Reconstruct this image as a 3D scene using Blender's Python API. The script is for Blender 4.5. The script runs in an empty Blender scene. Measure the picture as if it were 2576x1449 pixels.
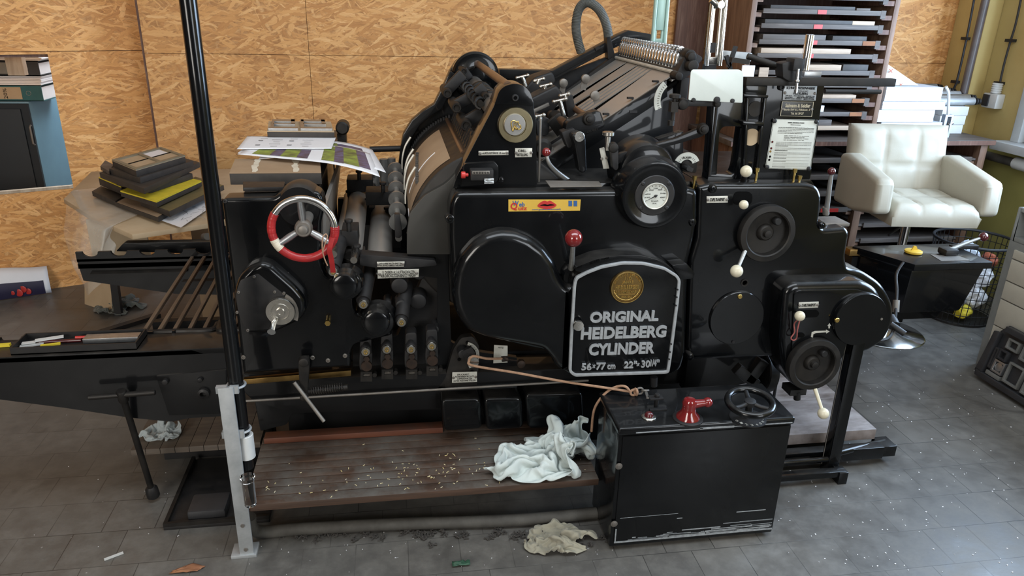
import bpy, bmesh, math, random
from mathutils import Vector, Matrix, noise
random.seed(7)
S = bpy.context.scene
COL = S.collection
PI = math.pi
# ------------------------------------------------------------------ camera
FPX, CX, CY, CAMH = 1860.0, 1288.0, 724.5, 1.62
_d = Vector(((1170-CX)/FPX, (5550-CY)/FPX, 1.0)).normalized()      # straight down, seen by the camera
_a = (979-CX)/FPX
_yv = Vector((_a, -(_a*_d.x+_d.z)/_d.y, 1.0)).normalized()         # into the room
_zv = -_d
_xv = _yv.cross(_zv)
ROT = Matrix((_xv, _yv, _zv))                                      # camera (right, down, forward) -> world
cam = bpy.data.cameras.new('camera'); cam.sensor_width = 36; cam.lens = 36*FPX/2576
cam.clip_start = .05
camo = bpy.data.objects.new('camera', cam); COL.objects.link(camo)
_m = Matrix((ROT@Vector((1,0,0)), ROT@Vector((0,-1,0)), ROT@Vector((0,0,-1)))).transposed()
camo.matrix_world = Matrix.Translation((0,0,CAMH)) @ _m.to_4x4()
S.camera = camo
# ------------------------------------------------------------------ light
w = bpy.data.worlds.new('sky'); S.world = w; w.use_nodes = True
w.node_tree.nodes['Background'].inputs[0].default_value = (.80,.90,1,1)
w.node_tree.nodes['Background'].inputs[1].default_value = .35
def area(name, loc, target, sx, sy, power, col):
    l = bpy.data.lights.new(name, 'AREA'); l.shape = 'RECTANGLE'; l.size = sx; l.size_y = sy
    l.energy = power; l.color = col
    o = bpy.data.objects.new(name, l); COL.objects.link(o); o.location = loc
    o.rotation_euler = (Vector(target)-Vector(loc)).to_track_quat('-Z','Y').to_euler()
    return o
# daylight: side window on the right, tall windows behind the photographer; then two added lamps, overhead and in the next room
area('side_window_daylight', (3.607,2.46,1.77), (0,2.46,1.77), 1.9, 1.6, 135, (.56,.75,1))
area('front_window_daylight', (2.3,-2.5,1.8), (0.4,3.0,1.2), 2.6, 1.9, 92, (.90,.95,1))
area('far_window_daylight', (-2.4,-2.5,1.9), (-1.2,4.4,1.4), 2.4, 1.9, 128, (1,.95,.88))
area('rooflight_daylight', (.8,1.15,3.15), (.8,1.2,0), 3.2, 1.1, 55, (.86,.93,1))  # added overhead lamp, placed for highlights on the upper bevels
area('next_room_daylight', (-1.6,6.3,2.4), (-2.0,5.0,.8), 1.2, 1.0, 60, (.92,.96,1))  # added lamp, brightens the side of the blue cabinet
S.view_settings.view_transform = 'Standard'; S.view_settings.look = 'None'
S.view_settings.exposure = 0.45; S.view_settings.gamma = 1.0; S.view_settings.use_curve_mapping = False
# ------------------------------------------------------------------ picking real points: ray through a photo pixel, met with a real plane
def ray(px, py): return ROT @ Vector(((px-CX)/FPX, (py-CY)/FPX, 1.0))
def P(px, py, Y=None, Z=None, X=None):
    r = ray(px, py)
    t = Y/r.y if Y is not None else ((Z-CAMH)/r.z if Z is not None else X/r.x)
    return Vector((0,0,CAMH)) + t*r
def FP(pts, Y): return [P(p[0], p[1], Y=Y) for p in pts]
def sc(px, py, Y): return (P(px+1, py, Y=Y)-P(px, py, Y=Y)).length  # metres per photo pixel there
# ------------------------------------------------------------------ shapes
V = Vector
def frame(axis):
    a = V(axis).normalized()
    u = V((0,0,1)).cross(a)
    if u.length < 1e-4: u = V((1,0,0))
    u.normalize(); v = a.cross(u); return u, v, a
def fil(pts, r=10, n=4):
    """round the corners of a 2-D outline; a point may carry its own radius"""
    out = []; N = len(pts)
    for i, p in enumerate(pts):
        rr = p[2] if len(p) > 2 else r
        a, b, c = V(pts[i-1][:2]), V(p[:2]), V(pts[(i+1)%N][:2])
        if rr <= 0: out.append((b.x,b.y)); continue
        da, dc = a-b, c-b
        q = min(rr, da.length*.48, dc.length*.48)
        s, e = b+da.normalized()*q, b+dc.normalized()*q
        for k in range(n+1):
            t = k/n; z = s*(1-t)**2 + b*2*t*(1-t) + e*t*t
            out.append((z.x,z.y))
    return out
def arc(cx, cy, r, a0, a1, n=16, ry=None):
    ry = ry or r
    return [(cx+r*math.cos(math.radians(a0+(a1-a0)*i/n)), cy-ry*math.sin(math.radians(a0+(a1-a0)*i/n))) for i in range(n+1)]
def crom(pts, n=8, close=False):
    pts = [V(p) for p in pts]; N = len(pts); out = []
    for i in range(N if close else N-1):
        g = lambda k: pts[k % N] if close else pts[max(0, min(N-1, k))]
        p0, p1, p2, p3 = g(i-1), g(i), g(i+1), g(i+2)
        for k in range(n):
            t = k/n
            out.append(.5*((2*p1)+(p2-p0)*t+(2*p0-5*p1+4*p2-p3)*t*t+(3*p1-p0-3*p2+p3)*t**3))
    if not close: out.append(pts[-1])
    return out
class MB:
    def __init__(s): s.b = bmesh.new()
    def hexa(s, v):
        vs = [s.b.verts.new(p) for p in v]
        for f in ((0,3,2,1),(4,5,6,7),(0,1,5,4),(1,2,6,5),(2,3,7,6),(3,0,4,7)): s.b.faces.new([vs[i] for i in f])
        return s
    def box(s, x0, x1, y0, y1, z0, z1, m=None):
        v = [V(p) for p in ((x0,y0,z0),(x1,y0,z0),(x1,y1,z0),(x0,y1,z0),(x0,y0,z1),(x1,y0,z1),(x1,y1,z1),(x0,y1,z1))]
        if m is not None: v = [m @ p for p in v]
        return s.hexa(v)
    def prism(s, pts, d):
        """closed outline of 3-D points pushed along d"""
        d = V(d); a = [s.b.verts.new(p) for p in pts]; c = [s.b.verts.new(V(p)+d) for p in pts]; n = len(a)
        fs = [s.b.faces.new(a), s.b.faces.new(c[::-1])]
        for i in range(n): fs.append(s.b.faces.new((a[i], c[i], c[(i+1)%n], a[(i+1)%n])))
        bmesh.ops.recalc_face_normals(s.b, faces=fs)
        return s
    def dome(s, pts, d, r, n=6, step=.006):
        """outline of 3-D points in a plane Y = const, pushed along +Y by d, its front edge rounded with radius r"""
        P2 = [V((p.x, p.z)) for p in pts]; L = sum((P2[i]-P2[i-1]).length for i in range(len(P2))); K = max(24, int(L/step)); out = []; Y = pts[0].y
        acc = 0; i = 0; seg = (P2[1]-P2[0]).length
        for k in range(K):
            t = L*k/K
            while t > acc+seg and i < len(P2)-1: acc += seg; i += 1; seg = (P2[(i+1) % len(P2)]-P2[i]).length
            out.append(P2[i].lerp(P2[(i+1) % len(P2)], (t-acc)/max(seg,1e-9)))
        A = sum(out[k-1].x*out[k].y-out[k].x*out[k-1].y for k in range(K)); sg = 1 if A > 0 else -1
        nr = []
        for k in range(K):
            t = out[(k+2) % K]-out[k-2]; nr.append(V((-t.y, t.x)).normalized()*sg)
        for _ in range(4): nr = [(nr[k-1]+nr[k]*2+nr[(k+1) % K]).normalized() for k in range(K)]
        lay = [(0, d)] + [(r*(1-math.cos(PI/2*j/n)), r*(1-math.sin(PI/2*j/n))) for j in range(n+1)]; rings = []
        for ins, dep in lay: rings.append([s.b.verts.new((out[k].x+nr[k].x*ins, Y+dep, out[k].y+nr[k].y*ins)) for k in range(K)])
        fs = []
        for a, b in zip(rings, rings[1:]):
            for k in range(K): fs.append(s.b.faces.new((a[k], b[k], b[(k+1) % K], a[(k+1) % K])))
        fs.append(s.b.faces.new(rings[-1])); fs.append(s.b.faces.new(rings[0][::-1])); bmesh.ops.recalc_face_normals(s.b, faces=fs); return s
    def ring(s, outer, inner, d):
        d = V(d); n = len(outer); assert len(inner) == n
        o = [s.b.verts.new(p) for p in outer]; i_ = [s.b.verts.new(p) for p in inner]
        o2 = [s.b.verts.new(V(p)+d) for p in outer]; i2 = [s.b.verts.new(V(p)+d) for p in inner]; fs = []
        for k in range(n):
            j = (k+1) % n
            for q in ((o[k],o[j],i_[j],i_[k]),(o2[k],i2[k],i2[j],o2[j]),(o[k],o2[k],o2[j],o[j]),(i_[k],i_[j],i2[j],i2[k])): fs.append(s.b.faces.new(q))
        bmesh.ops.recalc_face_normals(s.b, faces=fs); return s
    def lathe(s, c, axis, prof, seg=32, cap0=True, cap1=True):
        u, v, a = frame(axis); c = V(c); rings = []
        for r, h in prof:
            rings.append([s.b.verts.new(c+a*h+(u*math.cos(2*PI*k/seg)+v*math.sin(2*PI*k/seg))*max(r,1e-5)) for k in range(seg)])
        fs = []
        for q, t in zip(rings, rings[1:]):
            for k in range(seg): fs.append(s.b.faces.new((q[k], q[(k+1)%seg], t[(k+1)%seg], t[k])))
        if cap0: fs.append(s.b.faces.new(rings[0][::-1]))
        if cap1: fs.append(s.b.faces.new(rings[-1]))
        bmesh.ops.recalc_face_normals(s.b, faces=fs)
        return s
    def cyl(s, p, q, r, r2=None, seg=20, bev=0):
        p, q = V(p), V(q); L = (q-p).length; r2 = r if r2 is None else r2
        pr = [(r,0),(r2,L)] if not bev else [(r-bev,0),(r,bev),(r2,L-bev),(r2-bev,L)]
        return s.lathe(p, q-p, pr, seg)
    def ball(s, c, r, seg=20, sz=(1,1,1)):
        m = Matrix.Translation(c) @ Matrix.Diagonal((r*sz[0], r*sz[1], r*sz[2], 1))
        bmesh.ops.create_uvsphere(s.b, u_segments=seg, v_segments=max(6, seg//2+2), radius=1, matrix=m); return s
    def tube(s, pts, r, seg=8, close=False, cap=True):
        pts = [V(p) for p in pts]; n = len(pts); rings = []; up = None
        rf = r if callable(r) else (lambda t: r)
        for i, p in enumerate(pts):
            a = (pts[(i+1)%n] if (close or i < n-1) else p) - (pts[i-1] if (close or i > 0) else p)
            a.normalize()
            if up is None: up = frame(a)[0]
            up = up - a*up.dot(a)
            if up.length < 1e-5: up = frame(a)[0]
            up.normalize(); v = a.cross(up); q = rf(i/max(1, n-1))
            rings.append([s.b.verts.new(p+(up*math.cos(2*PI*k/seg)+v*math.sin(2*PI*k/seg))*q) for k in range(seg)])
        for i in range(n if close else n-1):
            q, t = rings[i], rings[(i+1)%n]
            for k in range(seg): s.b.faces.new((q[k], q[(k+1)%seg], t[(k+1)%seg], t[k]))
        if cap and not close: s.b.faces.new(rings[0][::-1]); s.b.faces.new(rings[-1])
        return s
    def torus(s, c, axis, R, r, seg=48, rs=12, a0=0, a1=360):
        u, v, a = frame(axis); c = V(c); full = abs(a1-a0) >= 360; n = seg if full else seg+1
        pts = [c+(u*math.cos(math.radians(a0+(a1-a0)*i/seg))+v*math.sin(math.radians(a0+(a1-a0)*i/seg)))*R for i in range(n)]
        return s.tube(pts, r, rs, close=full)
    def bar(s, p, q, w, h, up=(0,0,1)):
        """rectangular bar from p to q, w across, h along up"""
        p, q = V(p), V(q); a = (q-p).normalized(); u = V(up) - a*V(up).dot(a); u.normalize(); v = a.cross(u)
        c = [v*w/2*sx+u*h/2*sy for sx, sy in ((-1,-1),(1,-1),(1,1),(-1,1))]
        return s.hexa([p+k for k in c]+[q+k for k in c]) if True else s
    def grid(s, nx, ny, fn):
        g = [[s.b.verts.new(fn(i/nx, j/ny)) for j in range(ny+1)] for i in range(nx+1)]
        for i in range(nx):
            for j in range(ny): s.b.faces.new((g[i][j], g[i+1][j], g[i+1][j+1], g[i][j+1]))
        return s
    def mesh(s, me):
        s.b.from_mesh(me); return s
    def text(s, st, p0, p1, ux=(1,0,0), uz=(0,0,1), d=.001, bold=0):
        """raised lettering stretched into the box whose lower-left is p0, upper-right p1"""
        cu = bpy.data.curves.new('t','FONT'); cu.body = st; cu.extrude = d; cu.offset = bold; cu.resolution_u = 3
        o = bpy.data.objects.new('t', cu); COL.objects.link(o)
        dg = bpy.context.evaluated_depsgraph_get(); me = bpy.data.meshes.new_from_object(o.evaluated_get(dg))
        bpy.data.objects.remove(o); bpy.data.curves.remove(cu)
        if not me.vertices: return s
        xs = [v.co.x for v in me.vertices]; ys = [v.co.y for v in me.vertices]
        ux, uz = V(ux).normalized(), V(uz).normalized(); n = ux.cross(uz); D = V(p1)-V(p0)
        W, Hh = D.dot(ux), D.dot(uz); kx = W/max(1e-6, max(xs)-min(xs)); ky = Hh/max(1e-6, max(ys)-min(ys))
        for v in me.vertices:
            v.co = V(p0)+ux*(v.co.x-min(xs))*kx+uz*(v.co.y-min(ys))*ky+n*v.co.z
        s.b.from_mesh(me); bpy.data.meshes.remove(me); return s
WL = {}
def build(s, name, mat, parent=None, bev=0, seg=2, ang=38, sub=0, solid=0, smooth=True, kind=None):
    b = s.b if isinstance(s, MB) else s
    if bev: bmesh.ops.remove_doubles(b, verts=b.verts, dist=1e-5)
    me = bpy.data.meshes.new(name)
    if bev:
        es = [e for e in b.edges if len(e.link_faces) == 2 and e.calc_face_angle(0) > math.radians(32)]
        bmesh.ops.bevel(b, geom=es, offset=bev, segments=seg, profile=.6, affect='EDGES', clamp_overlap=True)
    b.normal_update(); b.to_mesh(me); b.free()
    o = bpy.data.objects.new(name, me); COL.objects.link(o)
    for m in (mat if isinstance(mat, (list,tuple)) else [mat]): me.materials.append(m)
    if solid:
        md = o.modifiers.new('solid','SOLIDIFY'); md.thickness = solid; md.offset = 0
    if sub:
        md = o.modifiers.new('sub','SUBSURF'); md.levels = sub; md.render_levels = sub
    if smooth:
        for p in me.polygons: p.use_smooth = True
        if not sub: me.set_sharp_from_angle(angle=math.radians(ang))
    if parent is not None:
        o.parent = parent; o.matrix_parent_inverse = Matrix.Translation(-WL.get(parent.name, V((0,0,0))))
        WL[o.name] = V((0,0,0)) if parent.name not in WL else V((0,0,0))
    if kind: o['kind'] = kind
    return o
def sub_of(o, par):
    """hang mesh o (made in place) under part par"""
    o.parent = par; o.matrix_parent_inverse = Matrix.Identity(4); return o
def tag(o, label, cat, group=None, kind=None):
    o['label'] = label; o['category'] = cat
    if group: o['group'] = group
    if kind: o['kind'] = kind
    return o
def thing(name, label, cat, loc, group=None):
    o = bpy.data.objects.new(name, None); COL.objects.link(o); o.location = loc; o.empty_display_size = .05
    WL[o.name] = V(loc); return tag(o, label, cat, group)
def structure(s, name, mat, **k):
    return build(s, name, mat, kind='structure', **k)
# ------------------------------------------------------------------ materials
class N:
    def __init__(s, name):
        m = bpy.data.materials.new(name); m.use_nodes = True; s.m = m; s.t = m.node_tree; s.b = s.t.nodes['Principled BSDF']
        s.co = s.new('ShaderNodeTexCoord').outputs['Object']
    def new(s, k, **kw):
        n = s.t.nodes.new(k)
        for a, v in kw.items(): setattr(n, a, v)
        return n
    def set(s, n, **kw):
        for a, v in kw.items():
            i = n.inputs[a.replace('_',' ')] if not a.startswith('i') or not a[1:].isdigit() else n.inputs[int(a[1:])]
            if hasattr(v, 'is_linked') or isinstance(v, bpy.types.NodeSocket): s.t.links.new(v, i)
            else: i.default_value = v
        return n
    def mp(s, scale=(1,1,1), rot=(0,0,0), src=None):
        n = s.new('ShaderNodeMapping'); s.set(n, Vector=src or s.co); n.inputs['Scale'].default_value = scale; n.inputs['Rotation'].default_value = rot
        return n.outputs[0]
    def noise(s, scale, detail=4, rough=.55, src=None, dist=0):
        n = s.new('ShaderNodeTexNoise'); s.set(n, Vector=src or s.co, Scale=scale, Detail=detail, Roughness=rough, Distortion=dist); return n.outputs[0]
    def ramp(s, fac, stops, mode='LINEAR'):
        n = s.new('ShaderNodeValToRGB'); s.set(n, Fac=fac); e = n.color_ramp.elements; n.color_ramp.interpolation = mode
        while len(e) < len(stops): e.new(.5)
        for k, (p, c) in zip(e, stops): k.position = p; k.color = (*c, 1) if len(c) == 3 else c
        return n.outputs[0]
    def mix(s, f, a, b, mode='MIX'):
        n = s.new('ShaderNodeMix', data_type='RGBA', blend_type=mode)
        for i, v in ((0,f),(6,a),(7,b)):
            if isinstance(v, bpy.types.NodeSocket): s.t.links.new(v, n.inputs[i])
            else: n.inputs[i].default_value = v if i == 0 else ((*v,1) if len(v) == 3 else v)
        return n.outputs[2]
    def math(s, op, a, b=0.0):
        n = s.new('ShaderNodeMath', operation=op)
        for i, v in ((0,a),(1,b)):
            if isinstance(v, bpy.types.NodeSocket): s.t.links.new(v, n.inputs[i])
            else: n.inputs[i].default_value = v
        return n.outputs[0]
    def bump(s, h, st=.2, d=.002):
        n = s.new('ShaderNodeBump'); s.set(n, Height=h, Strength=st, Distance=d); s.t.links.new(n.outputs[0], s.b.inputs['Normal'])
    def fin(s, col=None, rough=None, metal=None, **kw):
        for k, v in (('Base Color',col),('Roughness',rough),('Metallic',metal)):
            if v is None: continue
            if isinstance(v, bpy.types.NodeSocket): s.t.links.new(v, s.b.inputs[k])
            else: s.b.inputs[k].default_value = (*v,1) if k == 'Base Color' and len(v) == 3 else v
        for k, v in kw.items(): s.b.inputs[k.replace('_',' ')].default_value = v
        return s.m
def mat(name, c1, c2=None, rough=.5, metal=0, scale=14, bump=0, bscale=None, r2=None, stretch=(1,1,1), **kw):
    n = N(name); c2 = c2 or tuple(v*.75 for v in c1); f = n.noise(scale, 5, .6, n.mp(stretch))
    f2 = n.ramp(f, [(.3,(0,0,0)),(.7,(1,1,1))])
    col = n.mix(f2, c1, c2)
    rg = rough
    if r2 is not None:
        mr = n.new('ShaderNodeMapRange'); n.set(mr, Value=f); mr.inputs[1].default_value = .3; mr.inputs[2].default_value = .7
        mr.inputs[3].default_value = rough; mr.inputs[4].default_value = r2; rg = mr.outputs[0]
    if bump: n.bump(n.noise(bscale or scale*3, 6, .6), bump)
    return n.fin(col, rg, metal, **kw)
def dusty(name, base, dust, rough, amt=.6, scale=9, wear=None, coat=0, metal=0):
    """painted iron; settled dust lies on what faces up, chips of bare metal where wear is given"""
    n = N(name)
    nz = n.new('ShaderNodeSeparateXYZ'); g = n.new('ShaderNodeNewGeometry'); n.t.links.new(g.outputs['Normal'], nz.inputs[0])
    up = n.ramp(nz.outputs[2], [(.45,(0,0,0)),(.95,(1,1,1))])
    f = n.noise(scale, 6, .65); fr = n.ramp(f, [(.35,(.15,)*3),(.7,(1,)*3)])
    d = n.math('MULTIPLY', n.math('MULTIPLY', up, fr), amt)
    sm = n.ramp(n.noise(3.1, 5, .6, n.mp((1,1,.6))), [(.45,(0,)*3),(.75,(1,)*3)])
    col = n.mix(n.math('MULTIPLY', sm, .35), base, tuple(b*1.8+.002 for b in base))
    col = n.mix(d, col, dust)
    r = n.math('ADD', n.math('MULTIPLY', sm, .16), rough); r = n.math('ADD', r, n.math('MULTIPLY', d, .5))
    if wear:
        k = n.ramp(n.noise(38, 5, .7, n.mp((.5,1,1))), [(.735,(0,)*3),(.76,(1,)*3)]); col = n.mix(k, col, wear)
    n.bump(n.noise(26, 3, .5), .05, .002); n.b.inputs['Specular IOR Level'].default_value = .17
    return n.fin(col, r, metal, Coat_Weight=coat, Coat_Roughness=.07)
M = {}
M['black'] = dusty('black_enamel', (.0022,.0025,.003), (.085,.078,.07), .24, .35, coat=.5)
M['black2'] = dusty('dusty_black_enamel', (.0055,.0056,.006), (.065,.056,.047), .36, .7, coat=.3)
M['cab'] = dusty('scuffed_black_enamel', (.0022,.0025,.003), (.06,.06,.06), .26, .22, wear=(.25,.27,.29), coat=.5)
M['iron'] = mat('dark_oily_iron', (.016,.015,.0145), (.03,.026,.022), .42, .55, 22, .12, r2=.62)
M['ironb'] = mat('blackened_iron', (.010,.010,.011), (.020,.018,.017), .45, .2, 25, .1, r2=.6)
M['rust'] = mat('rusty_iron', (.05,.03,.02), (.022,.016,.013), .6, .5, 40, .2)
M['steel'] = mat('bare_steel', (.42,.41,.39), (.28,.27,.25), .32, .7, 18, .05, r2=.45)
M['dsteel'] = mat('worn_dull_steel', (.25,.23,.205), (.165,.148,.13), .42, .65, 14, .06, r2=.55)
M['tsteel'] = mat('brown_steel_sheet', (.30,.265,.225), (.22,.19,.16), .38, .85, 6, .03, r2=.5, stretch=(1,.3,1))
M['chrome'] = mat('chrome', (.78,.78,.77), (.68,.68,.67), .10, 1, 9, 0, r2=.2)
M['nickel'] = mat('nickel', (.62,.60,.55), (.48,.46,.42), .2, 1, 30, 0, r2=.32)
M['alu'] = mat('cast_aluminium', (.44,.45,.46), (.33,.34,.35), .38, .9, 60, .08)
M['silverp'] = mat('silver_paint', (.40,.42,.43), (.30,.31,.32), .45, .3, 60, .08)
M['brass'] = mat('brass', (.62,.44,.14), (.46,.31,.10), .3, 1, 40, 0)
M['bronze'] = mat('bronze', (.33,.21,.075), (.20,.125,.045), .35, 1, 30, .1)
M['zinc'] = mat('galvanised_steel', (.50,.52,.53), (.34,.36,.37), .5, .55, 16, .05)
M['label'] = mat('label_metal', (.62,.61,.54), (.48,.46,.40), .4, .35, 30, 0)
M['labelw'] = mat('enamel_plate', (.60,.62,.57), (.47,.48,.43), .45, 0, 8, 0)
M['ink'] = mat('black_print', (.004,.004,.004), None, .7, Specular_IOR_Level=.05)  # print black, also painted shade inside slots, holes and sheet gaps
M['red'] = mat('red_knob', (.20,.013,.014), (.14,.01,.01), .14, 0, 5, 0, Coat_Weight=.6)
M['maroon'] = mat('maroon_knob', (.085,.010,.012), (.06,.008,.01), .18, 0, 5, 0, Coat_Weight=.4)
M['ivory'] = mat('ivory_knob', (.66,.60,.45), (.56,.50,.36), .3, 0, 9, 0)
M['tape'] = mat('red_tape', (.42,.022,.022), (.25,.012,.014), .35, 0, 30, .25)
M['tapew'] = mat('masking_tape', (.68,.62,.50), (.55,.48,.37), .6, 0, 30, .2)
M['white'] = mat('white_plastic', (.60,.61,.60), (.52,.53,.52), .45)
M['mica'] = mat('frosted_white_plate', (.66,.70,.66), (.55,.60,.56), .35, 0, 6)
M['paper'] = mat('white_paper', (.82,.82,.84), (.78,.78,.80), .7)
M['paperb'] = mat('white_ream_paper', (.60,.64,.70), (.50,.54,.60), .7, 0, 60, stretch=(.2,.2,8))
M['card'] = mat('cardboard', (.36,.24,.14), (.28,.18,.10), .75, 0, 8, .1)
M['cardl'] = mat('pale_board', (.52,.40,.26), (.42,.31,.19), .7, 0, 6, .05)
M['forme'] = mat('blackened_forme_edge', (.028,.025,.023), (.05,.042,.036), .6, .1, 20, .1)
M['fbrown'] = mat('brown_lino_forme', (.36,.25,.155), (.29,.195,.12), .6, 0, 9, .05)
M['yellow'] = mat('yellow_foam', (.75,.60,.035), (.58,.46,.03), .7, 0, 25, .2)
M['green'] = mat('mint_green_enamel', (.36,.52,.46), (.30,.44,.39), .3, .1, 10)
M['rub'] = mat('grey_ribbed_hose', (.060,.062,.055), (.10,.098,.085), .65, 0, 15)
M['cord'] = mat('waxed_cord', (.40,.24,.15), (.26,.15,.09), .8, 0, 80, .3)
M['teal'] = mat('teal_binder', (.02,.12,.13), (.015,.09,.10), .5)
M['bluecab'] = mat('blue_steel_cabinet', (.13,.27,.36), (.10,.21,.29), .45, 0, 3)
M['navy'] = mat('navy_cabinet_door', (.005,.011,.017), (.004,.008,.013), .6)
M['cream'] = mat('cream_leatherette', (.41,.375,.30), (.355,.325,.255), .42, 0, 3, .12, 130)
M['wallY'] = mat('ochre_wall_paint', (.50,.38,.15), (.42,.31,.11), .7, 0, 3, .15, 40)
M['wallL'] = mat('limewash_wall', (.62,.60,.55), (.5,.49,.45), .8, 0, 3)
M['grey'] = mat('grey_window_frame', (.50,.53,.54), (.44,.46,.47), .5)
M['greycab'] = mat('grey_steel', (.21,.215,.20), (.17,.175,.165), .5)
M['beige'] = mat('beige_drawer', (.47,.44,.36), (.42,.39,.32), .5)
M['rubber'] = mat('black_plastic', (.018,.018,.020), (.028,.028,.03), .5)
M['dgrey'] = mat('grey_plastic', (.16,.16,.15), (.11,.11,.10), .5)
M['conduit'] = mat('dusty_conduit', (.085,.08,.07), (.05,.046,.04), .75, 0, 20, .2)
M['glass'] = mat('clear_gauge_glass', (.9,.9,.9), None, .05, 0, Transmission_Weight=1.0)
def wood(name, c1, c2, c3, axis=0, rough=.6, sc_=1.0, dust=None):
    n = N(name); st = [14,14,14]; st[axis] = 1.1
    f = n.noise(2.2*sc_, 8, .65, n.mp(st), .6); col = n.ramp(f, [(.28,c1),(.5,c2),(.72,c3)])
    if dust:
        d = n.ramp(n.noise(5, 6, .7), [(.40,(0,)*3),(.62,(1,)*3)])
        nz = n.new('ShaderNodeSeparateXYZ'); g = n.new('ShaderNodeNewGeometry'); n.t.links.new(g.outputs['Normal'], nz.inputs[0])
        col = n.mix(n.math('MULTIPLY', n.math('MULTIPLY', d, n.ramp(nz.outputs[2], [(.5,(0,)*3),(.9,(1,)*3)])), dust[3]), col, dust[:3])
    n.bump(f, .25, .002); return n.fin(col, rough)
M['board'] = wood('dark_footboard_wood', (.030,.018,.012), (.060,.034,.022), (.10,.055,.034), 0, .55, 1, (.115,.105,.092,.9))
M['batten'] = wood('red_brown_batten', (.075,.024,.013), (.115,.038,.020), (.15,.055,.03), 0, .5, 1, (.05,.045,.04,.5))
M['slat'] = wood('dusty_slat_wood', (.07,.055,.045), (.11,.088,.07), (.16,.13,.10), 0, .7)
M['rod'] = wood('worn_delivery_slat', (.055,.036,.024), (.10,.066,.043), (.17,.12,.08), 1, .55)
M['pallet'] = mat('worn_pile_board', (.37,.33,.315), (.105,.08,.068), .42, 0, 6, .12, 30, stretch=(1,2.4,1))
M['rackw'] = wood('brown_rack_wood', (.10,.052,.032), (.17,.095,.06), (.26,.155,.10), 2, .6)
M['rackd'] = wood('dark_stained_wood', (.07,.032,.022), (.12,.055,.036), (.19,.11,.078), 2, .6, 2)
M['tray'] = wood('grey_tray_wood', (.045,.034,.028), (.085,.067,.056), (.15,.122,.105), 0, .6)
M['trayb'] = wood('pale_tray_wood', (.28,.20,.14), (.42,.31,.22), (.55,.44,.33), 0, .6)
M['stick'] = wood('plain_timber', (.34,.25,.17), (.46,.36,.26), (.58,.48,.36), 2, .7)
M['shaftw'] = mat('brown_waxed_shaft', (.22,.13,.075), (.15,.085,.05), .35, .6, 12)
def osb(name, k=1.0):
    n = N(name); best = None; col = None
    wob = n.new('ShaderNodeTexNoise'); n.set(wob, Vector=n.co, Scale=5.0, Detail=4.0, Roughness=.65)
    wv = n.new('ShaderNodeVectorMath', operation='SCALE'); n.t.links.new(wob.outputs[1], wv.inputs[0]); wv.inputs[3].default_value = .055
    va = n.new('ShaderNodeVectorMath', operation='ADD'); n.t.links.new(n.co, va.inputs[0]); n.t.links.new(wv.outputs[0], va.inputs[1])
    for i, a in enumerate((6,-17,35,-44,70,-9,-68,21)):
        sx, sz = (6.0,11,8.0)[i%3], (46,72,58,95)[i%4]
        r = n.mp((1,1,1), (0,math.radians(a),0), va.outputs[0]); q = n.mp((sx,.01,sz), (0,0,0), r)
        ad = n.new('ShaderNodeVectorMath', operation='ADD'); n.t.links.new(q, ad.inputs[0]); ad.inputs[1].default_value = (i*7.3,0,i*3.1)
        v = n.new('ShaderNodeTexVoronoi'); n.set(v, Vector=ad.outputs[0], Scale=1.0)
        s_ = n.new('ShaderNodeSeparateColor'); n.t.links.new(v.outputs['Color'], s_.inputs[0])
        gr = n.noise(1.0, 5, .75, n.mp((sx*1.6,.01,sz*5), (0,0,0), r))
        c_ = n.math('ADD', n.math('MULTIPLY', s_.outputs[1], .72), n.math('MULTIPLY', gr, .8)); c_ = n.math('SUBTRACT', c_, .26)
        h = n.math('MULTIPLY', s_.outputs[0], .86 if abs(a) > 40 else 1.0)
        h = n.math('SUBTRACT', h, n.math('MULTIPLY', v.outputs['Distance'], .22))
        if best is None: best, col = h, c_
        else:
            g = n.math('GREATER_THAN', h, best)
            mx = n.new('ShaderNodeMix', data_type='FLOAT'); n.t.links.new(g, mx.inputs[0]); n.t.links.new(col, mx.inputs[2]); n.t.links.new(c_, mx.inputs[3])
            col = mx.outputs[0]; best = n.math('MAXIMUM', best, h)
    c = n.ramp(col, [(.0,(.27*k,.115*k,.033*k)),(.16,(.43*k,.19*k,.055*k)),(.45,(.54*k,.262*k,.082*k)),(.75,(.59*k,.305*k,.108*k)),(.95,(.68*k,.395*k,.165*k)),(1,(.42*k,.31*k,.15*k))])
    gap = n.ramp(best, [(.55,(1,)*3),(.72,(0,)*3)]); c = n.mix(n.math('MULTIPLY', gap, .5), c, (.22*k,.085*k,.024*k))
    fl = n.noise(34, 5, .75, n.mp((.5,1,1.8))); c = n.mix(n.ramp(fl, [(.55,(0,)*3),(.66,(.6,)*3)]), c, (.30*k,.13*k,.038*k))
    kn = n.ramp(n.noise(2.3, 3, .5), [(.62,(0,)*3),(.8,(.35,)*3)]); c = n.mix(kn, c, (.30*k,.17*k,.075*k))
    n.bump(best, .5, .006); return n.fin(c, .6)
M['osb'] = osb('osb_board', 1.14)
M['osbl'] = osb('osb_board_pale', 1.42)  # same board, lightened in colour for the light on the left wall
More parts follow.
